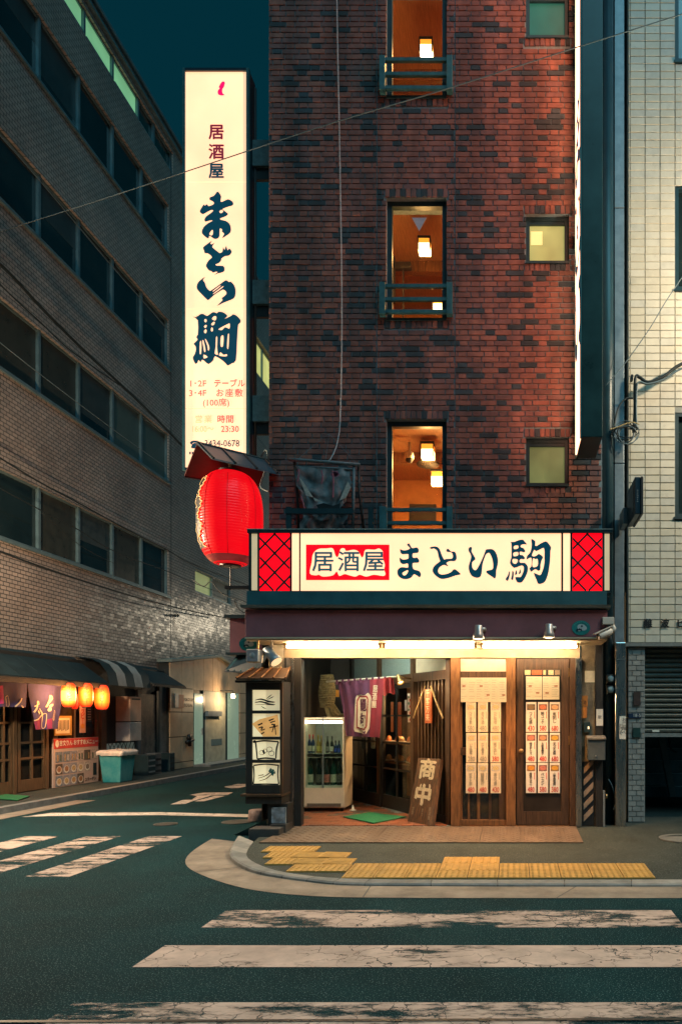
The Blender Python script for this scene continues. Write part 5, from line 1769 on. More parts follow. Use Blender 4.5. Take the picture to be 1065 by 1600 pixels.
vfill([B([(230,200),(300,140),(395,75),(365,125),(395,140),(445,110),(400,180),(430,220),(500,275),(545,303),(590,270),(600,190),(630,245),(655,165),(685,255),(710,215),(755,260),(755,300),(710,350),(640,360),(570,405),(565,440),(520,490),(465,510),(480,535),(600,540),(628,590),(620,640),(570,665),(500,680),(430,712),(500,655),(460,650),(415,665),(380,635),(345,628),(290,560),(290,510),(340,430),(395,380),(350,330),(310,308),(262,305),(250,260)])], m_slet, k=2)
vfill([B([(270,740),(230,800),(265,850),(290,930),(350,1000),(400,980),(540,880),(640,808),(680,815),(710,840),(740,828),(800,890),(830,970),(830,1060),(800,1140),(690,1190),(600,1225),(485,1280),(590,1175),(570,1140),(600,1115),(660,1060),(650,1010),(600,978),(540,1010),(440,1075),(340,1165),(300,1160),(210,1070),(120,970),(118,890),(160,820)]),
       B([(415,1000),(540,905),(550,915),(425,1012)]), B([(425,1045),(590,920),(598,935),(435,1055)])], m_slet, k=2)
vfill([C_([(90,170),(165,175),(150,145),(180,160),(220,125),(280,120),(340,155),(390,125),(440,90),(490,95),(515,110),(545,80),(620,90),(670,120),(700,160),(650,205),(720,175),(775,145),(800,125),(860,150),(920,210),(935,250),(920,280),(890,310),(880,420),(868,620),(850,930),(780,985),(715,1022),(690,1010),(620,940),(485,860),(455,930),(375,998),(320,965),(260,920),(232,968),(195,925),(180,970),(145,995),(120,960),(95,885),(130,820),(150,740),(140,680),(110,640),(180,570),(150,520),(182,480),(182,230)])] +
      [C_(q) for q in ([(300,215),(330,210),(338,245),(320,270),(298,250)],[(295,330),(325,310),(340,330),(318,368),(293,350)],[(295,410),(325,388),(338,420),(322,460),(293,445)],[(435,190),(470,158),(510,170),(490,235),(435,215)],[(420,290),(460,257),(482,270),(460,315),(425,318)],[(412,380),(430,352),(450,385),(440,425),(415,420)],[(550,380),(720,290),(742,300),(735,380),(660,350),(610,400),(565,400)],[(500,530),(525,530),(520,700),(530,800),(535,835),(478,815),(495,700)],[(590,510),(630,500),(632,600),(620,690),(585,690),(578,600)],[(710,475),(730,475),(725,620),(715,730),(695,715),(697,600)],[(580,790),(630,835),(690,825),(690,860),(610,862),(552,845)],[(220,610),(245,610),(243,800),(228,825),(215,800)],[(262,590),(282,585),(310,700),(318,775),(295,785),(280,700)],[(310,570),(325,565),(380,680),(380,750),(360,755),(350,680)],[(285,830),(355,870),(330,890),(285,898)])], m_slet, k=2)
for ch, py, mm in (('居', 208, m_smar), ('酒', 239, m_smar), ('屋', 269, m_slet)):
    text('lettering', ch, lambda u, v, py=py: vp(338.5 + u * 1.0, py - v), 25, mm, vs_, depth=.004, bold=.75, shear=-.02)
vfill([[(347, 128), (351.5, 129), (350, 136), (347.5, 140), (348, 146), (351, 148.5), (346, 149.5), (341, 147.5), (340.5, 142), (343.5, 138), (342, 136)]], m_smag)
def vt(s, px, py, size, mat, sx=1.0, bold=.12, space=1.0):
    text('lettering', s, lambda u, v: vp(px + u * sx, py - v), size, mat, vs_, depth=.004, bold=bold, space=space)
vt('1･2F', 309, 600, 13.5, m_spink, 1.05)
vt('テーブル', 358.5, 600, 13, m_spink, .95, .3)
vt('3･4F', 309, 615, 13.5, m_spink, 1.05)
vt('お座敷', 358.5, 615, 13.5, m_spink, .98, .2, 1.25)
vt('(100席)', 338, 630, 13.5, m_spink, 1.0)
vt('営業', 318, 656, 13, m_spale, 1, .1, 1.25)
vt('時間', 352.5, 656, 13, m_spink, 1, .25, 1.1)
vt('16:00～', 317, 671, 13.5, m_spale, .82)
vt('23:30', 359.5, 671, 13.5, m_spink, .95, .25)
vt('3434-0678', 347, 693.5, 14.5, m_slet, .88, .15)
# telephone mark: handset over a body
vfill([[(297, 692), (300, 689), (306, 688.5), (311, 690), (313, 693), (309, 694), (307, 692), (302, 692), (300, 695)]], m_slet)
vfill([[(302, 693), (308, 693), (310, 700), (299, 700)]], m_slet)
for k, (a, b) in enumerate(((296, 298.5), (300, 302), (363.5, 366), (367, 369.5), (371, 376))):
    vfill([[(a, 706), (b, 706), (b, 710), (a, 710)]], m_slet, k=1)
# brackets to the building
for i, (a, b) in enumerate(((222, 262), (440, 477), (620, 660))):
    p0, p1 = at(396, b, 9.9), at(421, a, 9.9)
    MB().box(p0.x, XBL + .02, 9.86, 10.06, p0.z, p1.z).build('bracket_block', M('weathered bracket steel', (.10, .16, .17), rough=.7, var=.4, vs=12), vs_)
    MB().box(q1.x + .0, XBL + .02, 9.9, 9.95, p0.z - .16, p0.z - .01).build('bracket_arm', m_black, vs_)
MB().tube([(q1.x + .06, 9.9, q0.z - .1), (q1.x + .06, 9.9, q1.z - .1)], .02, 8).build('pole', m_black, vs_, smooth=True)

# ---- projecting sign on the right, lit on its side faces
psn = T('projecting_sign', 'tall projecting sign box at the right corner, lit on its side', 'sign', (.9, 8.95, 4.82))
X0, X1, Ya, Yb, Z0, Z1 = .785, 1.055, 8.50, 9.22, 4.82, 12.0
m_sbox = M('dark green sign cabinet', (.012, .045, .045), rough=.3, var=.4, vs=2)
MB().box(X0 + .012, X1 - .012, Ya, Yb, Z0, Z1).build('cabinet', m_sbox, psn, bevel=.006)
m_pface = glow('backlit side face', (2.7, 1.2, .70), 2.3, base=(.8, .7, .5), var=.1, vs=.8)
MB().box(X0, X0 + .011, Ya + .03, Yb - .03, Z0 + .04, Z1).build('face_panel', m_pface, psn)
for a, b in ((Ya - .004, Ya + .03), (Yb - .03, Yb + .004)):
    MB().box(X0 - .008, X0 + .012, a, b, Z0 - .01, Z1).build('frame', m_teal, psn)
for z_ in (5.3, 7.6, 9.9):
    MB().box(X0 + .06, X1 - .06, Yb, YF + .01, z_, z_ + .12).build('bracket_arm', m_black, psn)
def pfr(u, v):
    return V((X0, Yb - .1 - u, v))
for gl, zc_ in (([i1], 6.4), ([to1], 7.5), ([ma1, ma1h], 8.6)):
    ux = [p for q in gl for p in q]
    mu, mv = sum(p[0] for p in ux) / len(ux), sum(p[1] for p in ux) / len(ux)
    fill('lettering', [[((q.x - mu) * .0155, (mv - q.y) * .0190) for q in smooth_poly(p, 2)] for p in gl], lambda u, v, zc_=zc_: V((X0, 8.86 - u, zc_ + v)), m_slet, psn, .003)
scr = MB()
scr.disc(at(921, 716, 9.1), (.008, 0, 0), (0, .008, 0), 8)
scr.build('screw', m_chrome, psn)

# ---- small black square sign on the white building
bs_ = T('square_sign', 'black square sign box on the grey flashing, edge on', 'sign', tuple(at(985, 800, 9.2)))
xa = at(971, 0, 9.6).x
x0_, x1_ = 1.55, 1.62
MB().box(1.46, 1.525, 8.72, 9.32, at(0, 803, 8.72).z, at(0, 745, 8.72).z).build('cabinet', m_navy, bs_, bevel=.006)
MB().box(1.528, 1.56, 8.71, 9.32, at(0, 803.5, 8.72).z, at(0, 744.5, 8.72).z).build('rim', m_black, bs_, bevel=.006)
MB().box(1.455, 1.4595, 8.80, 9.24, at(0, 795, 8.72).z, at(0, 753, 8.72).z).build('face', M('dark blue face', (.006, .035, .06), rough=.35), bs_)
MB().box(1.40, 1.46, 9.25, 9.6, at(0, 806, 8.9).z, at(0, 780, 8.9).z).build('mount', m_alu, bs_)
mk = MB()
for k in range(7):
    zc_ = at(0, 766 + k * 2.9, 8.72).z
    mk.box(1.482 + (k % 2) * .003, 1.499 - (k % 3) * .002, 8.717, 8.7195, zc_ - .006, zc_ + .006)
mk.build('lettering', m_grey, bs_)
# ================================================================ big red lantern and its hood
YLn = 9.35
kL = YLn / F
lc = V(((360 - CX) * kL, YLn, CZ + (CY - 811) * kL))
HR, HH = 48.3 * kL, 72 * kL
lan = T('red_lantern', 'big glossy red paper lantern hanging at the left corner of the shop', 'lantern', tuple(lc - UZ * HH))
def lantern_mesh(c, rr, hh, ribs, n, seg=4):
    prof = []
    tot = ribs * seg
    for i in range(tot + 1):
        t_ = -1 + 2 * i / tot
        base = (1 - abs(t_) ** 2.7) ** .5 if abs(t_) < 1 else 0
        r_ = rr * (.30 + .70 * base)
        ph = (i % seg) / seg
        r_ += rr * .011 * math.sin(math.pi * ph)
        prof.append((r_, t_ * hh))
    return MB().lathe(prof, c, n, caps=False)
m_red = glow('glossy red lantern skin', (1.25, .003, .012), .66, base=(.40, .001, .002), var=.22, vs=1.4)
m_red.node_tree.nodes['Principled BSDF'].inputs['Coat Weight'].default_value = .22
m_red.node_tree.nodes['Principled BSDF'].inputs['Coat Roughness'].default_value = .08
m_red.node_tree.nodes['Principled BSDF'].inputs['Specular IOR Level'].default_value = .2
lantern_mesh(lc, HR, HH, 34, 48, 4).build('skin', m_red, lan, smooth=True)
MB().lathe([(HR * .24, HH * .98), (HR * .34, HH * .985), (HR * .35, HH * 1.05), (HR * .24, HH * 1.06)], lc, 32).build('top_ring', m_black, lan)
MB().lathe([(HR * .24, -HH * 1.035), (HR * .33, -HH * 1.03), (HR * .335, -HH * .985), (HR * .26, -HH * .98)], lc, 32).build('bottom_ring', M('dark maroon ring', (.05, .01, .012), rough=.4), lan)
# lower soiled band of the skin
def lant_pt(t_, ang, off):
    base = (1 - abs(t_) ** 2.7) ** .5
    r_ = HR * (.30 + .70 * base) + off
    return lc + V((r_ * math.sin(ang), -r_ * math.cos(ang), t_ * HH))
band = [[lant_pt(-1 + .006 + .15 * j / 5, 2 * math.pi * i / 40, .006) for i in range(41)] for j in range(6)]
MB().grid(band).build('soiled_band', glow('soiled red band', (.30, .022, .022), .55, base=(.2, .03, .03), var=.4, vs=6), lan, smooth=True)
# vertical seams
for ang in (-.45, .28, -1.5, 1.2):
    MB().tube([lant_pt(-.86 + 1.72 * i / 24, R(0) + ang, .004) for i in range(25)], .0028, 5).build('seam', M('dark red seam', (.2, .004, .006), rough=.5), lan)
# pale outlined black lettering wrapped round the left flank
def outline(pts, mat, r_, nm):
    MB().tube([lant_pt(t_, ang, .018) for t_, ang in pts], r_, 6).build(nm, mat, lan)
m_lglow = glow('glowing lettering edge', (1.0, .60, .22), .9)
MB().grid([[lant_pt(.78 - 1.5 * i / 22, R(-82 + 42 * j / 4) + (.10 * math.sin(i * .9) if j == 4 else 0), .013) for j in range(5)] for i in range(23)]).build('lettering', m_black, lan)
edge = [(.80 - 1.52 * i / 60, R(-39) + .10 * math.sin(i * .9 * 22 / 60) + .05 * math.sin(i * 1.7)) for i in range(61)]
outline(edge, m_lglow, .0055, 'lettering_edge')
outline([(.8 - .25 * i / 8, R(-48 - 10 * math.sin(i * .5))) for i in range(9)], m_lglow, .003, 'lettering_edge')
outline([(.42 - .3 * i / 10, R(-56 + 6 * math.sin(i * .9))) for i in range(11)], m_lglow, .003, 'lettering_edge')
outline([(-.2 - .5 * i / 12, R(-54 + 5 * math.sin(i * 1.3))) for i in range(13)], m_lglow, .003, 'lettering_edge')
MB().tube([lc - UZ * HH, lc - UZ * (HH + .32)], .008, 6).build('tassel_rod', m_black, lan)
arm0 = at(352, 918, 9.35)
MB().box(arm0.x, XBL, 9.33, 9.38, arm0.z - .02, arm0.z + .02).build('support_arm', m_black, lan)
# hood: gable roof turned to the street corner
R0, R1 = at(308, 694, 9.0), at(417, 721, 9.61)
E0, E1 = at(331.5, 718, 8.75), at(437, 742.6, 9.32)
B0, B1 = at(288, 745, 9.38), at(404, 762, 9.826)
hood = T('lantern_hood', 'small gabled metal hood over the big red lantern', 'roof', tuple((R0 + R1) / 2 - UZ * .3))
m_hood = M('blue grey roof sheet', (.05, .075, .095), rough=.45, var=.25)
MB().slab([R0, R1, E1, E0], (0, 0, .02)).build('front_slope', m_hood, hood)
MB().slab([R0, R1, B1, B0], (0, 0, .02)).build('back_slope', M('maroon boarded underside', (.09, .022, .022), rough=.5, var=.3), hood)
for i in range(4):
    u = .03 + i * .313
    MB().tube([R0.lerp(R1, u) + V((0, -.004, .025)), E0.lerp(E1, u) + V((0, -.012, .02))], .014, 6).build('rib', m_dark, hood)
MB().tube([R0 + UZ * .02, R1 + UZ * .02], .018, 8).build('ridge', m_dark, hood)
MB().tube([B0, B1], .012, 6).build('back_eave', m_dark, hood)
MB().box(lc.x - .02, lc.x + .02, YLn - .02, YLn + .02, lc.z + HH * 1.04, R0.z - .12).build('hanger', m_wood2, hood)
MB().obox((R1 + V((XBL + .02, 9.7, R1.z))) / 2, ((XBL + .02 - R1.x) / 2 + .02, .04, 0), (0, .02, 0), (0, 0, .02)).build('wall_arm', m_dark, hood)
# coiled white cables by the lantern
tag(MB().tube(spline([at(404, 727, 9.9), at(409, 712, 9.8), at(416, 703, 9.75), at(419, 720, 9.8), at(413, 738, 9.85), at(407, 760, 9.9), at(420, 768, 9.8)], 6), .012, 6).build('loose_cable', m_cable2, smooth=True), 'pale loose cable behind the lantern hood', 'cable')

# ================================================================ tattered cloth banner above the sign
bn = T('tattered_banner', 'tattered grey cloth hanging in a pole frame above the sign', 'banner', tuple(at(507, 828, 9.2)))
m_cloth = M('dirty grey cloth', (.15, .145, .15), rough=.8, var=.45, vs=7, bump=.4, bs=25, c2=(.30, .28, .28))
rows = []
for j in range(19):
    rw = []
    for i in range(25):
        u, v = i / 24, j / 18
        sag = math.sin(u * math.pi)
        px = 461 + 89 * u + 3 * math.sin(v * 9 + u * 3) - (u - .5) * 14 * v
        py = 727 + 3 * u + (12 * sag * (1 - v)) * .3 + v * (52 + 33 * sag)
        d = .05 * math.sin(u * 21 + v * 5) * (.3 + v) * .5 + .05 * mnoise.noise(V((u * 6, v * 5, 1)))
        rw.append(at(px, py, 9.2 + d))
    rows.append(rw)
MB().grid(rows).build('cloth', m_cloth, bn, smooth=True)
rows = [[at(470 + 70 * u + 4 * math.sin(v * 6), 800 + 28 * v - 3 * math.sin(u * 7), 9.24 + .04 * math.sin(u * 17)) for u in [i / 14 for i in range(15)]] for v in [j / 5 for j in range(6)]]
MB().grid(rows).build('lower_cloth', m_cloth, bn, smooth=True)
for pts in ([(467, 745), (473, 752), (489, 777), (478, 774)], [(543, 752), (548, 761), (540, 778), (530, 782)], [(489, 777), (504, 784), (516, 785), (492, 783)]):
    MB().prism([at(a, b, 9.13) for a, b in pts], (0, .006, 0)).build('torn_fold', M('pale torn cloth', (.48, .38, .32), rough=.8, var=.3, vs=30), bn)
MB().prism([at(a, b, 9.15) for a, b in ((494, 789), (505, 786), (520, 790), (535, 785), (540, 790), (525, 797), (510, 794), (498, 797))], (0, .006, 0)).build('dark_patch', m_black, bn)
for pts in ([(502, 735), (504, 745), (502, 756)], [(519, 735), (521, 755), (520, 777)], [(466, 733), (467, 742), (465, 752)], [(470, 775), (473, 785), (476, 796)]):
    MB().tube([at(a, b, 9.12) for a, b in pts], .009, 6).build('pink_cord', M('faded pink cord', (.28, .09, .12), rough=.8, var=.3), bn)
bw_ = at(523, 741, 9.12)
m = MB()
for k in range(7):
    a_ = k * .9
    m.obox(bw_ + V((.03 * math.cos(a_), 0, .02 * math.sin(a_))), (.022, 0, .01), (0, .004, 0), (-.006, 0, .014))
m.build('pink_bow', M('faded pink bow', (.34, .1, .16), rough=.8, var=.3), bn)
m_pole = M('wrapped pole', (.12, .15, .16), rough=.6, var=.4, vs=30)
MB().tube([at(452, 718, 9.2), at(470, 719, 9.19), at(510, 722, 9.2), at(562, 726, 9.2)], .022, 8).build('top_pole', m_pole, bn, smooth=True)
MB().tube([at(460, 720, 9.24), at(463, 760, 9.24), at(466, 828, 9.24)], .02, 8).build('side_pole', m_wood3, bn, smooth=True)
MB().tube([at(553, 726, 9.22), at(551, 828, 9.22)], .02, 8).build('side_pole', m_pole, bn, smooth=True)
MB().tube([at(560, 726, 9.25), at(561, 770, 9.25), at(568, 828, 9.25)], .018, 8).build('side_pole', m_wood3, bn, smooth=True)
MB().tube([at(464, 729, 9.21), at(550, 733, 9.21)], .014, 8).build('cross_pole', m_pole, bn, smooth=True)
rl = T('ledge_rail', 'dark steel rail behind the sign below the cloth banner', 'railing', tuple(at(520, 828, 9.1)))
MB().box(at(446, 0, 9.1).x, at(552, 0, 9.1).x, 9.08, 9.13, at(0, 803, 9.1).z, at(0, 795, 9.1).z).build('bar', m_dark, rl)
for px in (447, 575, 596):
    MB().box(at(px, 0, 9.1).x, at(px + 8, 0, 9.1).x, 9.09, 9.12, 3.6, at(0, 792, 9.1).z).build('upright', m_teal if px > 590 else m_dark, rl)
wire = lambda pts, r_, nm, lab, mat=m_cable2, cat='cable', k=6: tag(MB().tube(spline(pts, k), r_, 6).build(nm, mat, smooth=True), lab, cat)
wire([at(526, -10, 9.3), at(527, 60, 9.3), at(531, 260, 9.33), at(534, 480, 9.33), at(532, 640, 9.3), at(527, 690, 9.27), at(517, 716, 9.22), at(509, 722, 9.2)], .008, 'hanging_rope', 'long pale rope hanging down the brick wall to the cloth banner', M('pale rope', (.4, .42, .44), rough=.8))
wire([at(464, 719, 9.2), at(490, 696, 9.34), at(514, 678, 9.36)], .003, 'guy_wire', 'left guy wire of the cloth banner')
wire([at(514, 678, 9.36), at(535, 700, 9.34), at(556, 724, 9.2)], .003, 'guy_wire', 'right guy wire of the cloth banner')
wire([at(514, 678, 9.36), at(511, 700, 9.34), at(508, 721, 9.2)], .003, 'guy_wire', 'middle guy wire of the cloth banner')

# ================================================================ display case at the left corner
YD = 8.95
kD = YD / F
ex = lambda px: (px - CX) * kD
ez = lambda py: CZ + (CY - py) * kD
dc = T('display_case', 'narrow dark timber display case with four lit brush paintings', 'display case', (ex(412), YD + .15, ez(1255)))
DX0, DX1 = ex(383.5), ex(441)
MB().box(DX0, DX1, YD + .05, YD + .33, ez(1245), ez(1064)).build('body', m_wood3, dc)
MB().box(DX0, ex(393), YD, YD + .05, ez(1240), ez(1064)).build('stile', m_wood3, dc, bevel=.005)
MB().box(ex(437), DX1, YD, YD + .05, ez(1240), ez(1064)).build('stile', m_wood, dc, bevel=.005)
for a, b in ((1077, 1064), (1114.5, 1110), (1155, 1151.5), (1192, 1187.5), (1240, 1227)):
    MB().box(ex(393), ex(437), YD + .002, YD + .05, ez(a), ez(b)).build('rail', m_wood3, dc)
m_art = glow('backlit rice paper', (.62, .50, .28), .75, base=(.7, .62, .45), var=.15, vs=5)
m_art2 = glow('backlit rice paper bright', (.82, .68, .38), .8, base=(.7, .62, .45), var=.1, vs=5)
m_brush = M('brush ink', (.012, .022, .022), rough=.8)
m_green = M('green brush ink', (.02, .16, .13), rough=.8)
m_artor = glow('orange washed paper', (.70, .36, .11), .7, base=(.6, .3, .1), var=.2, vs=12)
pan = [(1078, 1110), (1115, 1151), (1156, 1187), (1192.5, 1226.5)]
for i, (a, b) in enumerate(pan):
    o = MB().box(ex(393.5), ex(414), YD + .03, YD + .04, ez(b), ez(a)).build('painting', m_art2, dc)
    MB().box(ex(414) + .0005, ex(436.5), YD + .03, YD + .04, ez(b), ez(a)).build('painting_right_half', m_art, o)
def brush(pts, widths, mat, d=.0):
    P = spline([(p[0], p[1], 0) for p in pts], 5)
    n_ = len(P)
    l_, r_ = [], []
    for i, p in enumerate(P):
        t_ = (P[min(i + 1, n_ - 1)] - P[max(i - 1, 0)])
        t_ = t_.normalized() if t_.length > 1e-6 else V((1, 0, 0))
        nn = V((-t_.y, t_.x, 0))
        f = i / (n_ - 1) * (len(widths) - 1)
        k = min(int(f), len(widths) - 2)
        w_ = widths[k] + (widths[k + 1] - widths[k]) * (f - k)
        l_.append(p + nn * w_ / 2); r_.append(p - nn * w_ / 2)
    Y = YD + .0285 - d
    MB().grid([[at(q.x, q.y, Y) for q in l_], [at(q.x, q.y, Y) for q in r_]]).build('brush_stroke', mat, dc)
# fish, folding sign, basket of fruit, radish
for y_ in (1096, 1100):
    brush([(398, y_ - 2), (408, y_ - 3.5), (420, y_), (430, y_ + 1)], [.6, 2.4, 2.6, .6], m_brush)
    brush([(398, y_ + .5), (410, y_ + .8), (428, y_ + 1.8)], [.4, .8, .5], m_brush, .001)
for q in ([(416, 1092), (421, 1088), (425, 1085)], [(418, 1093), (424, 1090), (428, 1088)], [(408, 1103), (412, 1106), (416, 1107)]):
    brush(q, [.6, 1.6, .3], m_green, .002)
MB().prism([at(a, b, YD + .029) for a, b in ((393.6, 1131), (405, 1124), (433.5, 1116.5), (436, 1128), (436.3, 1150.5), (411, 1150.8))], (0, .0008, 0)).build('washed_paper', m_artor, dc)
for q, w_ in (([(403, 1133), (410, 1130)], [2.6, 2]), ([(404, 1137.5), (410, 1136), (408, 1141), (414, 1139)], [1.5, 2.2, 1.2, 1.6]), ([(408, 1147), (413, 1144)], [2, 1.4]), ([(420, 1126), (428, 1123)], [2.4, 1.6]), ([(422, 1129), (430, 1126.5)], [2, 1.5]), ([(424, 1132), (428, 1133), (425, 1144)], [2, 2.2, 1]), ([(429, 1131), (431, 1148)], [2, 1.2]), ([(421, 1137), (434, 1134)], [1.6, 1.6])):
    brush(q, w_, m_brush, .003)
for q in ([(395.5, 1160), (399, 1159), (402, 1186)], [(395.5, 1160), (412, 1157.5), (435, 1159)], [(435, 1159), (432, 1170), (431, 1185)], [(402, 1186), (415, 1184.5), (431, 1186)]):
    brush(q, [2.2, 2.6, 2], m_brush, .001)
for cx_, cy_, r_ in ((409, 1176, 4), (414, 1173, 3.2), (421, 1171, 4.6), (424, 1177, 4.4)):
    brush([(cx_ + r_ * math.cos(k * .7), cy_ + r_ * .85 * math.sin(k * .7)) for k in range(10)], [.9, .5, .9], m_brush if cx_ < 418 else m_green, .002)
brush([(411, 1172), (413, 1178)], [3.5, 3], m_brush, .003)
for q in ([(396, 1197), (397, 1212), (395.5, 1226)], [(396, 1196), (415, 1194), (436, 1196)], [(435, 1196), (434, 1210), (435.5, 1225)], [(396, 1225.5), (415, 1225), (435, 1225.5)]):
    brush(q, [2.4, 1.8, 2.2], m_brush, .001)
for q in ([(403, 1216), (413, 1213), (422, 1207)], [(405, 1220), (415, 1217), (424, 1210)], [(403, 1212), (412, 1210.5)]):
    brush(q, [.6, 1.2, 1.4], m_brush, .002)
for q in ([(422, 1207), (428, 1203)], [(423, 1208), (430, 1207)], [(420, 1206), (424, 1201)], [(424, 1209), (427, 1211)]):
    brush(q, [2, 4], m_green, .003)
# little roof, ledge, foot
rq = [at(369, 1062.5, 8.82), at(446, 1062.5, 8.82), at(453, 1046, 9.2), at(396, 1047, 9.2)]
MB().slab(rq, (0, 0, .022)).build('roof_board', m_wood, dc)
for i in range(5):
    u = i / 4
    MB().tube([rq[0].lerp(rq[1], u) + V((0, -.004, .03)), rq[3].lerp(rq[2], u) + V((0, 0, .03))], .011, 6).build('roof_batten', m_wood2, dc)
MB().box(ex(372), ex(444), YD - .1, YD + .0, ez(1067), ez(1063.5)).build('eave', m_wood3, dc)
MB().box(ex(378), ex(442), YD - .05, YD + .33, ez(1244), ez(1240.5)).build('ledge', m_wood, dc)
MB().box(ex(383.5), ex(440), YD, YD + .33, ez(1256), ez(1245.5)).build('base_box', m_wood3, dc)
MB().box(ex(416), ex(447), YD + .06, YD + .3, .1, ez(1257)).build('foot', m_wood3, dc)
o = T('wrapped_bundle', 'plastic wrapped pale bundle under the display case', 'bundle', tuple(at(434, 1285, 8.9)))
rows = [[at(424 + 22 * u, 1262 + 24 * v, 8.93 + .03 * mnoise.noise(V((u * 5, v * 6, 4)))) for u in [i / 9 for i in range(10)]] for v in [j / 9 for j in range(10)]]
MB().grid(rows).build('film', M('milky plastic', (.28, .27, .28), rough=.25, var=.4, vs=18), o, smooth=True)
MB().box(ex(424.5), ex(445.5), YD + .02, YD + .055, ez(1287), ez(1262)).build('stack', m_grey, o)
# stones and boards at the corner foot
for i, (px0, px1, py0, py1, Y, lab) in enumerate(((388, 436, 1295, 1308, 8.72, 'dark flat stone block at the foot of the display case'), (422, 446, 1288, 1302, 8.9, 'second stone block behind the flat stone at the case foot'))):
    p0, p1 = at(px0, py1, Y), at(px1, py0, Y)
    tag(MB().box(p0.x, p1.x, Y, Y + .25, -.01, max(p1.z, .1)).build('stone_block', M('dark stone', (.05, .045, .04), rough=.8, var=.4, bump=.4), None, bevel=.01), lab, 'stone')
a, b, c_, d_ = gnd(362, 1304, .01), gnd(400, 1304, .01), gnd(415, 1281, .11), gnd(410, 1283, .09)
tag(MB().prism([gnd(365, 1305, .008), gnd(418, 1301, .008), at(416, 1280, 9.3)], (.05, .16, 0)).build('kerb_wedge', m_kerb), 'sloping kerb wedge left of the display case foot', 'wedge')
tag(MB().lathe([(.13, 0), (.14, .02), (.13, .16), (.12, .17)], (at(403, 0, 10.6).x, 10.6, .0), 18).build('flower_pot', M('banded pot', (.22, .16, .15), rough=.5, var=.5, vs=20), smooth=True), 'small pot on the road behind the display case', 'pot')

# ================================================================ drinks fridge and bottles
YR = 10.72
kR = YR / F
gx = lambda px: (px - CX) * kR
gz = lambda py: CZ + (CY - py) * kR
fg = T('drinks_fridge', 'cream glass fronted drinks fridge in the porch', 'fridge', (gx(505), YR + .3, FZ))
m_fr = M('cream enamel', (.74, .62, .48), rough=.35, var=.08)
GX0, GX1, GD = gx(474), gx(537), YR + .58
GZ0, GZT = FZ + .05, gz(1120.5)
zg0, zg1 = gz(1231), gz(1125)
MB().box(GX0, GX1, YR + .05, GD, GZ0, zg0 + .02).build('base_cabinet', m_fr, fg, bevel=.006)
MB().box(GX0, GX1, YR + .02, YR + .05, GZ0 + .02, zg0 - .002).build('kick_panel', m_fr, fg, bevel=.004)
MB().box(gx(479), gx(532), YR + .012, YR + .02, gz(1261), gz(1255.5)).build('grille', M('grille', (.12, .1, .08), rough=.6), fg)
MB().box(GX0, GX0 + .03, YR + .05, GD, zg0 + .021, GZT - .03).build('side_wall', m_fr, fg)
MB().box(GX1 - .03, GX1, YR + .05, GD, zg0 + .021, GZT - .03).build('side_wall', m_fr, fg)
MB().box(GX0 + .03, GX1 - .03, GD - .03, GD, zg0 + .021, GZT - .03).build('back_wall', M('fridge liner', (.42, .44, .4), rough=.5), fg)
MB().box(GX0, GX1, YR + .05, GD, GZT - .029, GZT).build('top', m_fr, fg, bevel=.006)
m_gfr = M('grey green door frame', (.16, .2, .19), rough=.4)
for a, b, c_, d_ in ((GX0, GX0 + .022, zg0, GZT), (GX1 - .022, GX1, zg0, GZT)):
    MB().box(a, b, YR, YR + .048, c_, d_).build('door_frame', m_fr, fg)
MB().box(GX0 + .022, GX1 - .022, YR, YR + .048, GZT - .02, GZT).build('door_frame', m_fr, fg)
MB().box(gx(504) - .008, gx(504) + .008, YR - .002, YR + .04, zg0, GZT - .021).build('door_mullion', m_alu, fg)
MB().box(GX0 + .022, GX1 - .022, YR + .01, YR + .046, zg1 - .05, zg1 - .012).build('light_box', glow('fridge light cover', (.9, .80, .58), 9.0), fg)
MB().box(GX0 + .022, GX1 - .022, YR + .012, YR + .018, zg0, zg1 - .051).build('pane', glass('fridge glass', (.82, .93, .92)), fg)
zsh = gz(1177)
for i, z_ in enumerate((zsh, gz(1183.5))):
    MB().box(GX0 + .035, GX1 - .035, YR + .07, GD - .05, z_ - .008, z_).build('shelf', m_offw, fg)
MB().box(GX0 + .03, GX1 - .03, YR + .055, GD - .03, zg0 + .0205, zg0 + .03).build('floor', m_offw, fg)
for sx in (GX0 + .05, GX1 - .05):
    MB().lathe([(.02, 0), (.025, .05)], (sx, YR + .1, FZ), 10).build('foot', m_black, fg)
m_bot = [M('dark bottle glass', (.008, .02, .016), rough=.12, spec=.7), M('blue bottle glass', (.01, .03, .08), rough=.12), M('amber bottle glass', (.32, .2, .05), rough=.15), M('green bottle glass', (.006, .045, .03), rough=.1)]
m_capr, m_capg = M('red cap', (.45, .03, .03), rough=.4), M('gold cap', (.45, .3, .06), rough=.35, metal=.6)
m_lab = [M('cream label', (.55, .48, .36), rough=.7, var=.3, vs=60), M('yellow label', (.6, .42, .1), rough=.7), M('red white label', (.55, .16, .12), rough=.7, var=.6, vs=40), M('blue label', (.02, .05, .3), rough=.5), M('dark label', (.2, .17, .14), rough=.7, var=.7, vs=50)]
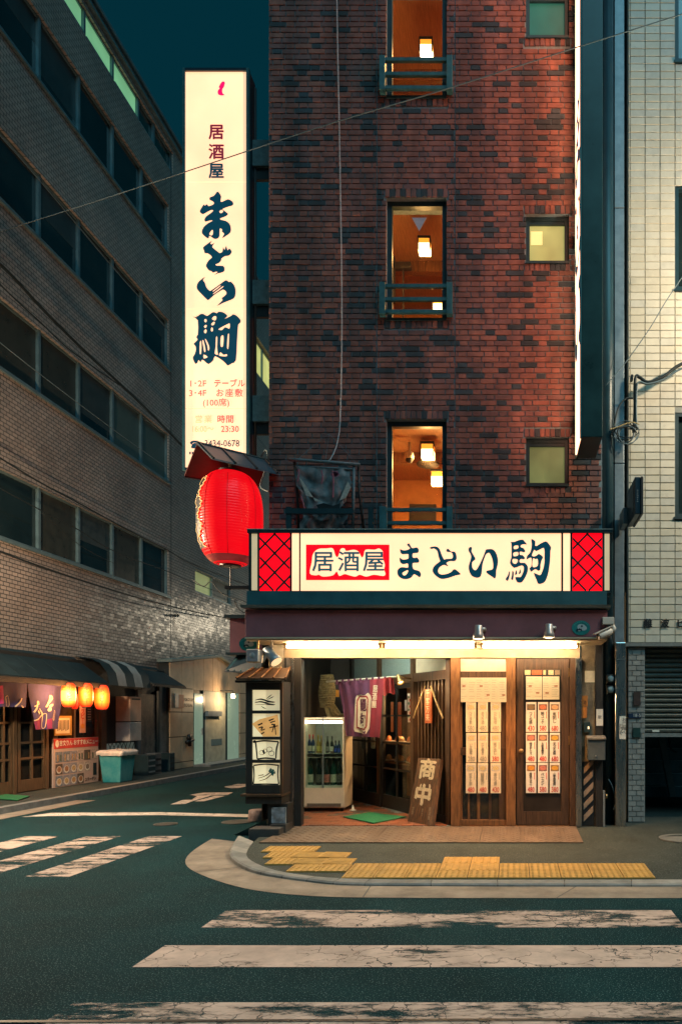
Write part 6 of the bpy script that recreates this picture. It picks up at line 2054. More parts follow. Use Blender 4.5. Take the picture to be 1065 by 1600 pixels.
def bottle(x, y, z, r_, h, mb_, cap, lab, label, grp, capfrac=.16):
    t = T('bottle', label, 'bottle', (x, y, z), grp)
    MB().lathe([(r_ * .9, 0), (r_, .01), (r_, h * .55), (r_ * .85, h * .63), (r_ * .36, h * .75), (r_ * .32, h)], (x, y, z), 14).build('glass', mb_, t, smooth=True)
    MB().lathe([(r_ * .42, h * (1 - capfrac)), (r_ * .44, h * 1.02), (r_ * .3, h * 1.03)], (x, y, z), 12).build('cap', cap, t, smooth=True)
    MB().lathe([(r_ * 1.02, h * .1), (r_ * 1.02, h * .4)], (x, y, z), 14, caps=False).build('label_band', lab, t, smooth=True)
    return t
ordn = ['first', 'second', 'third', 'fourth', 'fifth', 'sixth', 'seventh', 'eighth']
up_ = [(483.5, .30, 1, m_capr, 0), (489, .30, 1, m_capr, 0), (497, .29, 2, m_capg, 1), (502, .28, 2, m_capg, 1), (511.5, .27, 0, m_black, 4), (518.5, .27, 0, m_black, 0), (524, .2, 1, m_black, 3), (529.5, .2, 1, m_black, 3)]
for i, (px, h, gi, cap, li) in enumerate(up_):
    bottle(gx(px) * (YR + .12) / YR, YR + .12, zsh, .026, h * .9, m_bot[gi], cap, m_lab[li], '%s bottle from the left on the upper fridge shelf' % ordn[i], 'bottles on the upper fridge shelf', .22)
for i, (px, gi, li) in enumerate(((485, 3, 0), (498, 0, 4), (510, 0, 2), (520.5, 3, 0), (530, 0, 4))):
    bottle(gx(px) * (YR + .16) / YR, YR + .16, zg0 + .031, .046, .4, m_bot[gi], m_black, m_lab[li], '%s big sake bottle from the left on the fridge floor' % ordn[i], 'big bottles on the fridge floor', .1)
tag(MB().lathe([(.05, 0), (.048, .01), (.018, .02), (.012, .07), (.008, .08)], at(551, 1265, 11.0) * 1 if False else (at(551, 0, 10.9).x, 10.9, FZ), 14).build('salt_cone', M('white salt', (.75, .7, .62), rough=.9), smooth=True), 'small white salt cone on a dish by the fridge', 'salt cone')
# green mat
mt = [gnd(536, 1277, FZ + .006), gnd(577, 1270, FZ + .006), gnd(634, 1277, FZ + .006), gnd(583, 1287, FZ + .006)]
m = MB().slab(mt, (0, 0, .012))
m_turf = M('green plastic turf', (.012, .19, .07), rough=.8, var=.3, vs=40, bump=.8, bs=300)
tag(m.build('door_mat', m_turf), 'bright green mat on the terracotta porch floor', 'mat')

# ================================================================ noren curtain
RA, RB = at(518, 1064.5, 10.75), at(617, 1057.5, 10.2)
nr_ = T('noren_curtain', 'purple and crimson noren curtain with white crest panel', 'curtain', tuple((RA + RB) / 2 - UZ * .9))
MB().tube([RA + (RA - RB).normalized() * .1, RB + (RB - RA).normalized() * .05], .013, 8).build('rod', m_offw, nr_, smooth=True)
m_nor = M('purple noren cloth', (.10, .032, .10), rough=.85, var=.25, vs=5, bump=.2, bs=30, c2=(.16, .035, .075))
m_nor2 = M('crimson noren cloth', (.33, .02, .03), rough=.85, var=.25, vs=5, c2=(.38, .04, .04))
def npt(u, v, d=0.0):
    """u across (0 left..1 right), v down"""
    tl, tr, bl, br = (527, 1066), (599, 1060), (540, 1150), (593, 1152)
    px = (tl[0] * (1 - u) + tr[0] * u) * (1 - v) + (bl[0] * (1 - u) + br[0] * u) * v
    py = (tl[1] * (1 - u) + tr[1] * u) * (1 - v) + (bl[1] * (1 - u) + br[1] * u) * v
    px += 2.0 * math.sin(v * 3) * (1 - u)
    Y = 10.73 - .5 * u + .028 * math.sin(u * 16 + v * 2) * (.25 + v) + .02 * math.sin(u * 31)
    return at(px, py, Y - d)
g = [[npt(i / 40, j / 20) for i in range(41)] for j in range(21)]
MB().grid([r[:29] for r in g]).build('cloth', m_nor, nr_, smooth=True)
MB().grid([r[28:] for r in g]).build('cloth_right', M('wine noren cloth', (.26, .025, .045), rough=.85, var=.25, vs=5), nr_, smooth=True)
MB().grid([[at(598 + 16 * u + 3 * v * u, 1060 - 3 * u + (26 + 2 * math.sin(u * 9)) * v, 10.22 - .06 * math.sin(u * 12) * (.4 + v)) for u in [i / 12 for i in range(13)]] for v in [j / 8 for j in range(9)]]).build('folded_flap', m_nor2, nr_, smooth=True)
for i in range(9):
    u = i / 8.2
    p = RA.lerp(RB, .09 + u * .78)
    MB().obox(p - UZ * .02, (RB - RA).normalized() * .02, V((.0, .016, 0)), UZ * .035).build('loop', m_nor, nr_)
m_npr = M('cream print', (.70, .60, .44), rough=.85, var=.08)
def nq(px, py, d):
    # invert the curtain mapping approximately: pixel -> u, v
    v = (py - 1064) / 87.5
    u = 0.5
    for _ in range(12):
        l_ = 527 * (1 - v) + 540 * v + 2.0 * math.sin(v * 3)
        r_ = 599 * (1 - v) + 593 * v
        u = (px - l_) / (r_ - l_)
        v = (py - (1066 * (1 - u) + 1060 * u)) / ((1150 * (1 - u) + 1152 * u) - (1066 * (1 - u) + 1060 * u))
    return npt(min(1, max(0, u)), v, d)
def nfill(poly, mat, d, nm):
    # dense strips so that the print follows the folds
    ys_ = sorted({p[1] for p in poly})
    y0_, y1_ = ys_[0], ys_[-1]
    rows_ = []
    for j in range(17):
        yv = y0_ + (y1_ - y0_) * (j + .001) / 16.002
        xs_ = []
        for (a, b) in zip(poly, poly[1:] + poly[:1]):
            if (a[1] - yv) * (b[1] - yv) < 0:
                xs_.append(a[0] + (b[0] - a[0]) * (yv - a[1]) / (b[1] - a[1]))
        if len(xs_) >= 2:
            xa_, xb_ = min(xs_), max(xs_)
            rows_.append([nq(xa_ + (xb_ - xa_) * i / 8, yv, d) for i in range(9)])
    MB().grid(rows_).build(nm, mat, nr_, smooth=True)
nfill([(560, 1083), (575, 1082.5), (580, 1088), (577, 1138), (571, 1147), (555, 1146), (552.5, 1140), (555, 1090)], m_npr, .004, 'crest_panel')
nfill([(561, 1087), (572.5, 1087), (575.5, 1091), (573, 1136), (569, 1141), (556.5, 1140), (557, 1094)], m_nor2, .007, 'crest_border')
nfill([(562, 1089.5), (571.5, 1089.5), (573.5, 1092), (571, 1135), (568, 1138.5), (558, 1138), (559, 1095)], m_npr, .010, 'crest_field')
for ch, px, py, sz in (('麗', 565.8, 1103, 16), ('駒', 564, 1126, 17)):
    text('crest_lettering', ch, lambda u, v, px=px, py=py: nq(px, py, .014) + (nq(px + 1, py, .014) - nq(px, py, .014)) * u * .85 + (nq(px, py - 1, .014) - nq(px, py, .014)) * v * 1.25, sz, M('plum print', (.10, .02, .045), rough=.85), nr_, depth=.004, bold=.5)
for ch, px, py in (('居', 586.3, 1077), ('酒', 585, 1089), ('屋', 584, 1101)):
    text('lettering', ch, lambda u, v, px=px, py=py: nq(px, py, .012) + (nq(px + 1, py, .012) - nq(px, py, .012)) * u * .75 + (nq(px, py - 1, .012) - nq(px, py, .012)) * v * 1.1, 11, m_npr, nr_, depth=.006, bold=.35)
# clip lamp at the right end of the rod
p = at(624, 1062, 10.15)
t = T('clip_lamp', 'small lit reflector lamp beside the noren', 'lamp', tuple(p))
ax = V((.35, -.35, -.87)).normalized()
MB().tube([p - ax * .08, p - ax * .05, p + ax * .02, p + ax * .06], [.02, .03, .04, .055], 16, caps=False).build('reflector', m_brass, t, smooth=True)
MB().tube([p - ax * .01, p + ax * .03, p + ax * .05], [.02, .038, .01], 12).build('bulb', glow('clip lamp bulb', (1, .7, .32), 9), t, smooth=True)
MB().tube([p - ax * .06, p + V((.06, .1, .03)), p + V((.14, .13, .02))], .01, 6).build('arm', m_brass, t, smooth=True)
spot('lamp_light', p + ax * .075, p + ax * 2, 45, WARM, 140, .9, .03)
# straw sandal hanging left of the noren
p = at(511, 1080, 11.15)
t = T('straw_sandal', 'big woven straw sandal hanging above the fridge', 'ornament', tuple(p))
m_straw = M('dusty straw', (.16, .115, .05), rough=.9, var=.5, vs=40, bump=.6, bs=90)
m = MB()
kS = 11.15 / F
for k in range(15):
    v = k / 14
    wv = (13 - 5 * abs(v - .55) ** 1.2 * 1.6) * kS
    zz = (24 - 48 * v) * kS
    m.tube(spline([p + V((-wv, 0, zz)), p + V((-wv * .6, -.035, zz - .004)), p + V((0, -.055, zz)), p + V((wv * .6, -.035, zz + .004)), p + V((wv, 0, zz))], 3), 1.9 * kS, 6)
m.build('woven_sole', m_straw, t, smooth=True)
MB().tube(spline([p + V((.04, -.03, -.2)), p + V((.10, -.02, -.30)), p + V((.17, 0, -.37)), p + V((.26, 0, -.36))], 5), .022, 8).build('rope_tail', m_straw, t, smooth=True)
MB().tube(spline([p + V((-.02, -.02, -.2)), p + V((.02, -.01, -.34)), p + V((.06, 0, -.48))], 5), .04, 8).build('straw_tail', m_straw, t, smooth=True)
MB().prism([p + V((.05, .03, -.18)), p + V((.11, .03, -.2)), p + V((.28, .03, -.46)), p + V((.04, .03, -.48))], (0, -.03, 0)).build('straw_mat', m_straw, t)
tag(MB().box(at(524, 0, 11.3).x, at(529, 0, 11.3).x, 11.3, 11.32, at(0, 1089, 11.3).z, at(0, 1078, 11.3).z).build('orange_tag', M('orange tag', (.8, .32, .03), rough=.6)), 'small orange tag between the straw sandal and the noren', 'tag')
# items in the side window behind the fridge
tag(MB().box(-3.158, -3.15, 10.2, 10.75, at(0, 1140, 10.2).z, at(0, 1052, 10.2).z).build('side_poster', M('faded poster', (.4, .36, .3), rough=.8, var=.6, vs=9)), 'faded poster on the left porch wall behind the post', 'poster')
# wooden open board leaning on the lattice
bl, br = V((-1.435, 9.77, FZ)), V((-1.055, 9.33, FZ))
tl, tr = at(653, 1184, 9.95), at(688, 1186, 9.55)
ob_ = T('leaning_board', 'weathered wooden board with cream characters leaning on the lattice', 'sign board', tuple((bl + br) / 2))
bn_ = (br - bl).cross(tl - bl).normalized()
if bn_.y < 0: bn_ = -bn_
m_brd = M('weathered board wood', (.065, .042, .028), rough=.7, var=.6, vs=7, bump=.5, bs=30, grain=(4, 4, .6), c2=(.22, .10, .04))
MB().slab([bl, br, tr, tl], tuple(bn_ * .05)).build('board', m_brd, ob_, bevel=.004)
def bfr(u, v):
    # u 0..1 left to right, v 0..1 bottom to top
    return (bl * (1 - u) + br * u) * (1 - v) + (tl * (1 - u) + tr * u) * v
m_cpaint = M('cream paint', (.74, .60, .38), rough=.8, var=.25, vs=25)
bw2, bh2 = (br - bl).length, (tl - bl).length
for ch, uc, vc, sz, bo in (('商', .50, .81, .29, .010), ('中', .47, .41, .29, .012)):
    text('lettering', ch, lambda u, v, uc=uc, vc=vc: bfr(uc + u * 1.5 / bw2, vc + v / bh2), sz, m_cpaint, ob_, depth=.003, bold=bo)
for pts in ([(.30, .585), (.34, .60), (.36, .575), (.34, .545), (.30, .54), (.28, .56)], [(.66, .60), (.71, .605), (.75, .57), (.73, .535), (.68, .55)]):
    fill('lettering', [[(q.x, q.y) for q in smooth_poly(pts, 3)]], bfr, m_cpaint, ob_, .003)
for col_, us in (('居酒屋', .84), ('営業', .16), ('まで', .55)):
    text('small_lettering', '\n'.join(col_), lambda u, v, us=us: bfr(us + u / bw2, .17 + v / bh2), .055, M('faint cream paint', (.36, .28, .18), rough=.85), ob_, depth=.003, lead=1.0)
# crossed sticks and red plaque on the lattice
def lat(px, py, off=.09):
    c_ = (px - CX) / F
    t_ = (-.765 - c_ * 9.4) / (c_ + .6617)
    p = V((-.765 - .6617 * t_, 9.4 + t_, 0)) + dn * off
    return V((p.x, p.y, CZ + (CY - py) * p.y / F))
pq = T('red_plaque', 'narrow red plaque with cream characters on the lattice', 'plaque', tuple(lat(677, 1128)))
MB().slab([lat(672.5, 1130), lat(682.5, 1130), lat(682.5, 1077), lat(672.5, 1077)], tuple(-dn * .02)).build('plate', M('vermilion plaque', (.5, .10, .02), rough=.5, var=.2, vs=20), pq)
for k, ch in enumerate('千客万来'):
    cpt = lat(677.2, 1084 + k * 12.6)
    text('lettering', ch, lambda u, v, cpt=cpt: cpt + (-du) * u + UZ * v, .105, m_cpaint, pq, depth=.003, bold=.002)
wire([lat(673, 1072), lat(664, 1096), lat(654.5, 1122)], .012, 'bamboo_stick', 'left slanting bamboo stick on the lattice', m_stick, 'stick')
wire([lat(682, 1072), lat(690, 1096), lat(701, 1122)], .014, 'bamboo_stick', 'right slanting bamboo stick on the lattice', m_stick, 'stick')
# ================================================================ pub across the side street
XP = -9.3
pub = T('street_pub', 'dark timber pub front with glazed doors in the left building', 'shop front', (XP, 14.5, .1))
def pb(px0, px1, py0, py1, X, th, mat, name, parent, z=None):
    """box standing on plane x = X, thickness th towards the street"""
    a, b = atX(px0, 1120, X).y, atX(px1, 1120, X).y
    ym = (a + b) / 2
    z0 = CZ + (CY - py1) * ym / F if z is None else z[0]
    z1 = CZ + (CY - py0) * ym / F if z is None else z[1]
    return MB().box(X, X + th, min(a, b), max(a, b), z0, z1).build(name, mat, parent)
MB().box(XL + .005, XP, 10, 19.25, .1, 2.75).build('back_wall', m_wood3, pub)
yp = lambda px, X=XP: X * F / (px - CX)
# canopy
m_awn = M('dark canopy sheet', (.014, .030, .034), rough=.6, var=.3)
cn = T('pub_canopy', 'dark sloping canopy over the pub front', 'canopy', (-9, 14, 2.2))
def roofp(y0, y1, z1, z0, xo, mat, nm, par):
    MB().slab([(XL + .01, y0, z1), (XL + .01, y1, z1), (xo, y1, z0), (xo, y0, z0)], (0, 0, .03)).build(nm, mat, par)
for i in range(8):
    ya = 10 + i * .70
    roofp(ya + .006, ya + .694, 2.79, 2.23, -8.72, m_awn, 'sheet', cn)
MB().box(-8.74, -8.70, 10, 15.62, 2.13, 2.232).build('front_board', m_wood3, cn)
# striped awning
sa = T('striped_awning', 'small rounded awning with pale and dark stripes', 'awning', (-9, 16.5, 2.2))
m_str = [M('pale awning cloth', (.33, .31, .28), rough=.8, var=.2), m_awn]
ya = 15.66
for i in range(5):
    yb_ = ya + .36
    pr = [(XL + .01, 2.86), (-9.2, 2.82), (-8.95, 2.70), (-8.8, 2.5), (-8.74, 2.22)]
    MB().grid([[(x, ya + .004, z) for x, z in pr], [(x, yb_ - .004, z) for x, z in pr]]).build('stripe', m_str[(i + 1) % 2], sa, smooth=True)
    ya = yb_
ec = T('end_canopy', 'dark pitched canopy at the far end of the pub', 'canopy', (-9, 18.2, 2.2))
roofp(17.5, 19.22, 2.8, 2.32, -8.72, m_awn, 'sheet', ec)
MB().box(-8.73, -8.69, 17.5, 19.22, 2.27, 2.33).build('front_board', m_wood3, ec)
# posts, sill wall
m_pw = M('pub timber', (.12, .075, .04), rough=.5, var=.4, vs=8, grain=(5, 5, .5))
for px0, px1 in ((14, 19), (65, 69), (76, 82), (152, 160)):
    pb(px0, px1, 1070, 1235, XP, .1, m_pw, 'post', pub, (.1, 2.3))
# glazed sliding doors
m_in = M('pub interior', (.22, .11, .04), rough=.6, var=.7, vs=3, emis=(.75, .32, .08), es=.4)
pb(-25, 66, 0, 0, XP - .03, .012, m_in, 'interior', pub, (.95, 2.0))
pb(-25, 66, 0, 0, XP - .03, .0125, m_lpane, 'lower_interior', pub, (.1, .948))
for i, (px0, px1) in enumerate(((-14, 14), (22, 66))):
    t = T('pub_door', ['left glazed timber pub door at the photo edge', 'right glazed timber pub door under the purple noren'][i], 'door', (XP, yp((px0 + px1) / 2), .1), 'glazed doors of the pub')
    ya, yb_ = yp(px0), yp(px1)
    X = XP + .04
    z0, z1 = .12, 1.98
    for a, b in ((ya, ya + .07), (yb_ - .07, yb_)):
        MB().box(X, X + .04, a, b, z0, z1).build('stile', m_pw, t)
    mid = (ya + yb_) / 2
    MB().box(X, X + .036, mid - .025, mid + .025, z0 + .2, z1 - .07).build('muntin', m_pw, t)
    for za, zb in ((z0, z0 + .22), (z1 - .08, z1), (.72, .76), (1.02, 1.06), (1.4, 1.44)):
        MB().box(X + .002, X + .034, ya + .07, yb_ - .07, za, zb).build('rail', m_pw, t)
    MB().box(X + .015, X + .02, ya + .07, yb_ - .07, z0 + .2, z1 - .07).build('pane', m_glass, t)
# bottles / shelves glimpsed inside as warm strips
for k, (z_, c_) in enumerate(((1.28, (.9, .4, .1)), (1.62, (.8, .36, .1)), (1.1, (.9, .5, .2)))):
    pb(-20, 62, 0, 0, XP - .017, .006, glow('lit shelf edge %d' % k, c_, .35, var=.8, vs=5), 'lit_shelf', pub, (z_, z_ + .035))
# noren of the pub
pn = T('pub_noren', 'indigo and violet noren with cream brush characters on the pub', 'curtain', (-8.95, 14, 1.6))
XN = -8.98
m_ind = M('indigo noren cloth', (.05, .045, .16), rough=.85, var=.25, vs=6)
m_vio = M('violet noren cloth', (.20, .025, .12), rough=.85, var=.25, vs=6)
def npn(px, py, d=0.0):
    p = atX(px, py, XN + d)
    w_ = .03 * math.sin(p.y * 14) * min(1, max(0, (2.15 - p.z) * 2))
    return V((p.x + w_, p.y, p.z))
def cloth(q, mat, nm, d=0.0, nu=14, nv=8):
    MB().grid([[npn((q[0][0] * (1 - u) + q[1][0] * u) * (1 - v) + (q[3][0] * (1 - u) + q[2][0] * u) * v, (q[0][1] * (1 - u) + q[1][1] * u) * (1 - v) + (q[3][1] * (1 - u) + q[2][1] * u) * v, d) for u in [i / nu for i in range(nu + 1)]] for v in [j / nv for j in range(nv + 1)]]).build(nm, mat, pn, smooth=True)
cloth([(-6, 1064), (43, 1067), (43, 1105), (-6, 1104)], m_ind, 'cloth')
cloth([(43.5, 1067), (99, 1070), (92, 1139), (54, 1140)], m_ind, 'cloth')
cloth([(51.5, 1126), (66, 1119), (66, 1140), (54, 1140)], m_vio, 'violet_corner', .006)
cloth([(73, 1124), (80, 1122), (80, 1138), (74, 1139)], m_vio, 'violet_stripe', .006)
cloth([(-6, 1072), (5, 1071), (5, 1099), (-6, 1101)], M('magenta cloth', (.55, .03, .25), rough=.8), 'magenta_disc', .006)
MB().tube([(XN, yp(-8, XN), 2.17), (XN, yp(100, XN), 2.17)], .014, 6).build('rod', m_stick, pn)
m_ncr = M('cream noren print', (.62, .50, .36), rough=.85)
def nstroke(pts, r_):
    MB().tube(spline([npn(a, b, .012) for a, b in pts], 4), r_, 5).build('lettering', m_ncr, pn)
def nline(pts, w_=1.6, d=.016):
    P = [V((a, b, 0)) for a, b in pts]
    P = spline(P, 3)
    l_, r_ = [], []
    for i, p in enumerate(P):
        t_ = (P[min(i + 1, len(P) - 1)] - P[max(i - 1, 0)]).normalized()
        n_ = V((-t_.y, t_.x, 0)) * w_ / 2
        l_.append(npn(p.x + n_.x, p.y + n_.y, d)); r_.append(npn(p.x - n_.x, p.y - n_.y, d))
    MB().grid([l_, r_]).build('lettering', m_ncr, pn)
for q, w_ in (([(52, 1113), (57, 1104), (58, 1096), (61, 1098)], 2.4), ([(53, 1104), (62, 1099)], 2), ([(58, 1111), (64, 1115)], 3), ([(52, 1126), (60, 1123), (69, 1116), (63, 1107)], 1.8), ([(73, 1105), (77, 1094), (78, 1087), (81, 1091), (75, 1099)], 2.2), ([(75, 1110), (78, 1104), (82, 1101), (77, 1103), (78, 1109), (75, 1111)], 2.2), ([(24, 1104), (31, 1096), (34, 1091)], 2), ([(33, 1102), (34, 1105), (38, 1105)], 1.6)):
    nline(q, w_)
for q in ([(9, 1089), (14, 1087.5), (17, 1102), (12.5, 1103.5)], [(69.5, 1116), (73.5, 1116), (72, 1136), (68, 1136)], [(85, 1110), (88, 1112), (84, 1124.5), (81, 1123)]):
    nline(q + [q[0]], .8)
# lanterns
def paper(k, cs):
    return [glow('lantern paper %s%d' % (k, i), c_, 1.0, base=(.6, .1, .02), var=.15, vs=5) for i, c_ in enumerate(cs)]
m_lit = paper('orange', ((1.4, .25, .012), (1.25, .13, .01), (1.1, .065, .008), (.9, .02, .008)))  # bulb light fading towards the ends, put in as stepped paper colours
m_lith = paper('bright', ((2.6, 1.1, .25), (1.8, .50, .05), (1.4, .16, .012), (1.0, .035, .008)))
m_litr = glow('red lantern paper', (1.0, .03, .012), .6, base=(.5, .03, .01), var=.3, vs=2.5)
def plantern(px, py, w_, h_, X, mat, label, pw, n='lantern'):
    c_ = atX(px, py, X)
    kk = c_.y / F
    rr, hh = w_ / 2 * kk, h_ / 2 * kk
    t = T('paper_lantern', label, 'lantern', tuple(c_ - UZ * hh), 'lanterns on the pub')
    prof = []
    for i in range(41):
        tt = -1 + i / 20
        prof.append((rr * (.48 + .52 * (1 - abs(tt) ** 2.6) ** .5) * (1 + .012 * (i % 2)), tt * hh))
    m = MB()
    for i in range(40):
        q_ = abs(-1 + (i + .5) / 20 + .06)
        m.mi = 0 if q_ < .42 else (1 if q_ < .62 else (2 if q_ < .8 else 3))
        m.lathe(prof[i:i + 2], c_, 24, caps=False)
    m.build('skin', mat, t, smooth=True)
    MB().lathe([(rr * .3, hh), (rr * .52, hh), (rr * .52, hh * 1.08), (rr * .3, hh * 1.08)], c_, 16).build('top_ring', m_black, t)
    MB().lathe([(rr * .3, -hh * 1.06), (rr * .5, -hh * 1.06), (rr * .5, -hh * .98), (rr * .3, -hh * .98)], c_, 16).build('bottom_ring', m_black, t)
    vd = (V((0, 0, 0)) - V((c_.x, c_.y, 0))).normalized()
    sd_ = V((-vd.y, vd.x, 0))
    if sd_.x < 0: sd_ = -sd_
    for k, ch in enumerate('ホッピー'):
        zc_ = hh * (.55 - .36 * k)
        cp = c_ + vd * rr * .97 + UZ * zc_ - sd_ * rr * (.0 if px > 150 else -.12)
        text('lettering', ch if ch != 'ー' else '｜', lambda u, v, cp=cp: cp + sd_ * u + UZ * v, rr * .78, M('lantern ink', (.05, .01, .005), rough=.8), t, depth=.02, bold=rr * .01)
    if pw:
        point('lamp_light', c_ + vd * (rr + .12), pw * 2.4, (1, .42, .13), .1)
    return t
plantern(107.5, 1086, 20.5, 38, -8.72, m_lith, 'leftmost and brightest of the three front lanterns on the pub', 30)
plantern(134.5, 1086, 20.5, 37, -8.72, m_lit, 'middle of the three front lanterns on the pub', 16)
plantern(159.5, 1089.5, 21, 38, -8.72, m_lit, 'rightmost of the three front lanterns on the pub', 16)
plantern(117, 1096, 11, 24, -9.05, [m_litr] * 4, 'small red lantern behind the brightest pub lantern', 0)
# framed notice, banner, menu board
X = XP + .11
fn = T('framed_notice', 'cream notice in a gold frame beside the noren', 'notice', tuple(atX(97, 1148, X)))
pb(84, 111, 1118.5, 1149, X, .02, M('gold frame', (.5, .27, .05), rough=.4), 'frame', fn)
pb(87, 109, 1122, 1146, X + .0205, .003, m_paper, 'sheet', fn)
m = MB()
for k in range(9):
    y_ = yp(89 + k * 2.1, X)
    m.box(X + .0236, X + .0245, y_ - .012, y_ + .012, atX(98, 1142 - (k % 3), X).z, atX(98, 1125, X).z)
m.build('lettering', m_ink, fn)
o = T('paper_banner', 'narrow pink paper banner under the middle pub lantern', 'banner', tuple(atX(129, 1145, X)))
pb(124.5, 134, 1098, 1145, X + .03, .004, M('pink paper', (.62, .36, .30), rough=.8), 'sheet', o)
text('lettering', '\n'.join('ホッピー'.replace('ー', '｜')), fr(atX(129.3, 1115, X + .035), (0, 1, 0), UZ), .15, m_redink, o, depth=.004, bold=.004, lead=.8)
pb(127, 132, 1131, 1138, X + .035, .003, M('orange mark', (.7, .3, .05)), 'logo', o)
o = T('wall_list', 'dark hand lettered list right of the pink banner', 'notice', tuple(atX(140, 1125, X)))
pb(135.5, 142.5, 1100, 1128, X, .01, m_wood3, 'sheet', o)
m = MB()
for k in range(6):
    z_ = atX(139, 1104 + k * 4, X).z
    m.box(X + .0105, X + .012, yp(136.5, X), yp(141.5, X), z_ - .012, z_ + .008)
m.build('lettering', m_inkl, o)
mn = T('menu_board', 'large pub menu board with red header and food pictures', 'menu board', tuple(atX(117, 1225, X)))
ya, yb_ = yp(81.5, X), yp(152, X)
z0, z1 = atX(117, 1226, X).z, atX(117, 1153, X).z
MB().box(X, X + .03, ya, yb_, z0, z1).build('board', M('pale pink board', (.55, .42, .36), rough=.5, var=.1), mn)
MB().box(X + .0305, X + .034, ya + .01, yb_ - .01, z1 - .2, z1 - .005).build('header', M('red header', (.55, .05, .04), rough=.5), mn)
text('lettering', '吉文りん おすすめメニュー', fr((X + .034, (ya + yb_) / 2 + .07, z1 - .1), (0, .92, 0), UZ), .12, m_paperw, mn, depth=.003, bold=.004)
m = MB()
c0 = V((X + .036, ya + .11, z1 - .1))
m.disc(c0, (0, .06, 0), (0, 0, .075), 18)
m.build('logo', m_paperw, mn)
W_, H_ = yb_ - ya, z1 - .22 - z0
fcols = [(.35, .16, .06), (.5, .3, .12), (.25, .2, .16), (.55, .4, .2), (.4, .2, .1), (.3, .24, .2)]
for r_ in range(3):
    for c_ in range(6):
        if r_ > 0 and c_ == 5 or (r_ == 2 and c_ == 4):
            continue
        a = ya + W_ * (.04 + c_ * .155)
        zb = z0 + H_ * (.66 - r_ * .32)
        ph_ = MB().box(X + .0305, X + .033, a, a + W_ * .145, zb, zb + H_ * .28).build('picture', M('picture ground', random.choice(((.3, .3, .34), (.12, .09, .07), (.5, .42, .36), (.2, .24, .28))), rough=.5, var=.6, vs=25), mn)
        cc = V((X + .0345, a + W_ * .072, zb + H_ * .12))
        if r_ > 0:
            MB().disc(cc, (0, W_ * .055, 0), (0, 0, H_ * .1), 14).build('bowl', m_paperw, ph_)
            MB().disc(cc + V((.002, 0, .01)), (0, W_ * .042, 0), (0, 0, H_ * .075), 12).build('food', M('food print', random.choice(fcols), rough=.5, var=.6, vs=40), ph_)
        else:
            for k in range(2):
                MB().box(X + .0335, X + .0352, a + W_ * (.03 + k * .06), a + W_ * (.06 + k * .06), zb + H_ * .03, zb + H_ * .2).build('glass_print', M('drink print', random.choice(((.5, .46, .4), (.1, .14, .1), (.45, .3, .14))), rough=.5, var=.4, vs=30), ph_)
MB().box(X + .0305, X + .034, yb_ - W_ * .13, yb_ - W_ * .05, z0 + H_ * .2, z0 + H_ * .55).build('bottle_print', m_dark, mn)
text('lettering', 'コラーゲン', fr((X + .034, yb_ - W_ * .2, z0 + H_ * .1), (0, 1, 0), UZ), .085, m_ink, mn, depth=.003, bold=.003)
# window above the menu board
pb(84, 150, 0, 0, XP + .003, .01, M('pub window glass', (.05, .035, .02), rough=.15), 'pub_window', pub, (1.05, 1.95))
for px in (84, 112, 148):
    pb(px, px + 3, 0, 0, XP + .014, .05, m_pw, 'window_post', pub, (1.0, 2.1))
pb(82, 152, 0, 0, XP + .0145, .055, m_pw, 'window_sill', pub, (.95, 1.0))
# gas boxes
gbx = T('gas_meter_boxes', 'two stacked salmon and cream meter boxes on the dark wall', 'meter box', tuple(atX(208, 1158, XP)))
X = XP + .002
ya, yb_ = yp(203.5, XP + .34), yp(221, XP + .34)
m_sal = M('cream enamel box', (.62, .40, .28), rough=.45, var=.15)  # cream enamel with the red lantern's tint put into its colour
for i, (z0, z1) in enumerate(((atX(208, 1127, XP + .17).z, atX(208, 1089, XP + .17).z), (atX(208, 1157, XP + .17).z, atX(208, 1128.5, XP + .17).z))):
    MB().box(X, X + .34, ya + .0, yb_, z0, z1).build('box', m_sal if i == 0 else M('grey cream box', (.45, .4, .36), rough=.4, var=.2), gbx, bevel=.008)
MB().box(X + .3405, X + .344, ya + .07, yb_ - .07, atX(208, 1093.5, XP + .34).z, atX(208, 1091, XP + .34).z).build('vent_slot', m_black, gbx)
# corrugated end wall, doors and lattice beyond
dn_ = T('service_door', 'scuffed grey service door beyond the meter boxes', 'door', tuple(atX(228, 1210, XP)))
pb(218, 241, 0, 0, XP + .002, .04, M('scuffed grey door', (.10, .115, .12), rough=.5, var=.6, vs=4, c2=(.34, .28, .22)), 'leaf', dn_, (.12, 2.1))
pb(212, 217, 0, 0, XP + .002, .06, m_grey, 'jamb', dn_, (.12, 2.2))
pb(241.5, 246, 0, 0, XP + .002, .06, m_dark, 'jamb', dn_, (.12, 2.2))
pb(246.5, 258, 0, 0, XP + .002, .05, M('grey tin wall', (.14, .17, .18), rough=.5, var=.4, vs=5), 'tin_wall', pub, (.12, 2.35))
lw = T('leaded_window', 'pale window with crossed wire lattice behind the bin', 'window', tuple(atX(185, 1180, XP)))
pb(161, 209, 0, 0, XP + .002, .02, M('pale frosted pane', (.34, .36, .30), rough=.4, var=.3, emis=(.4, .5, .42), es=.10), 'pane', lw, (atX(185, 1186, XP).z - .1, atX(185, 1161, XP).z))
m = MB()
ya, yb_ = yp(161), yp(209)
za, zb = atX(185, 1186, XP).z - .1, atX(185, 1161, XP).z
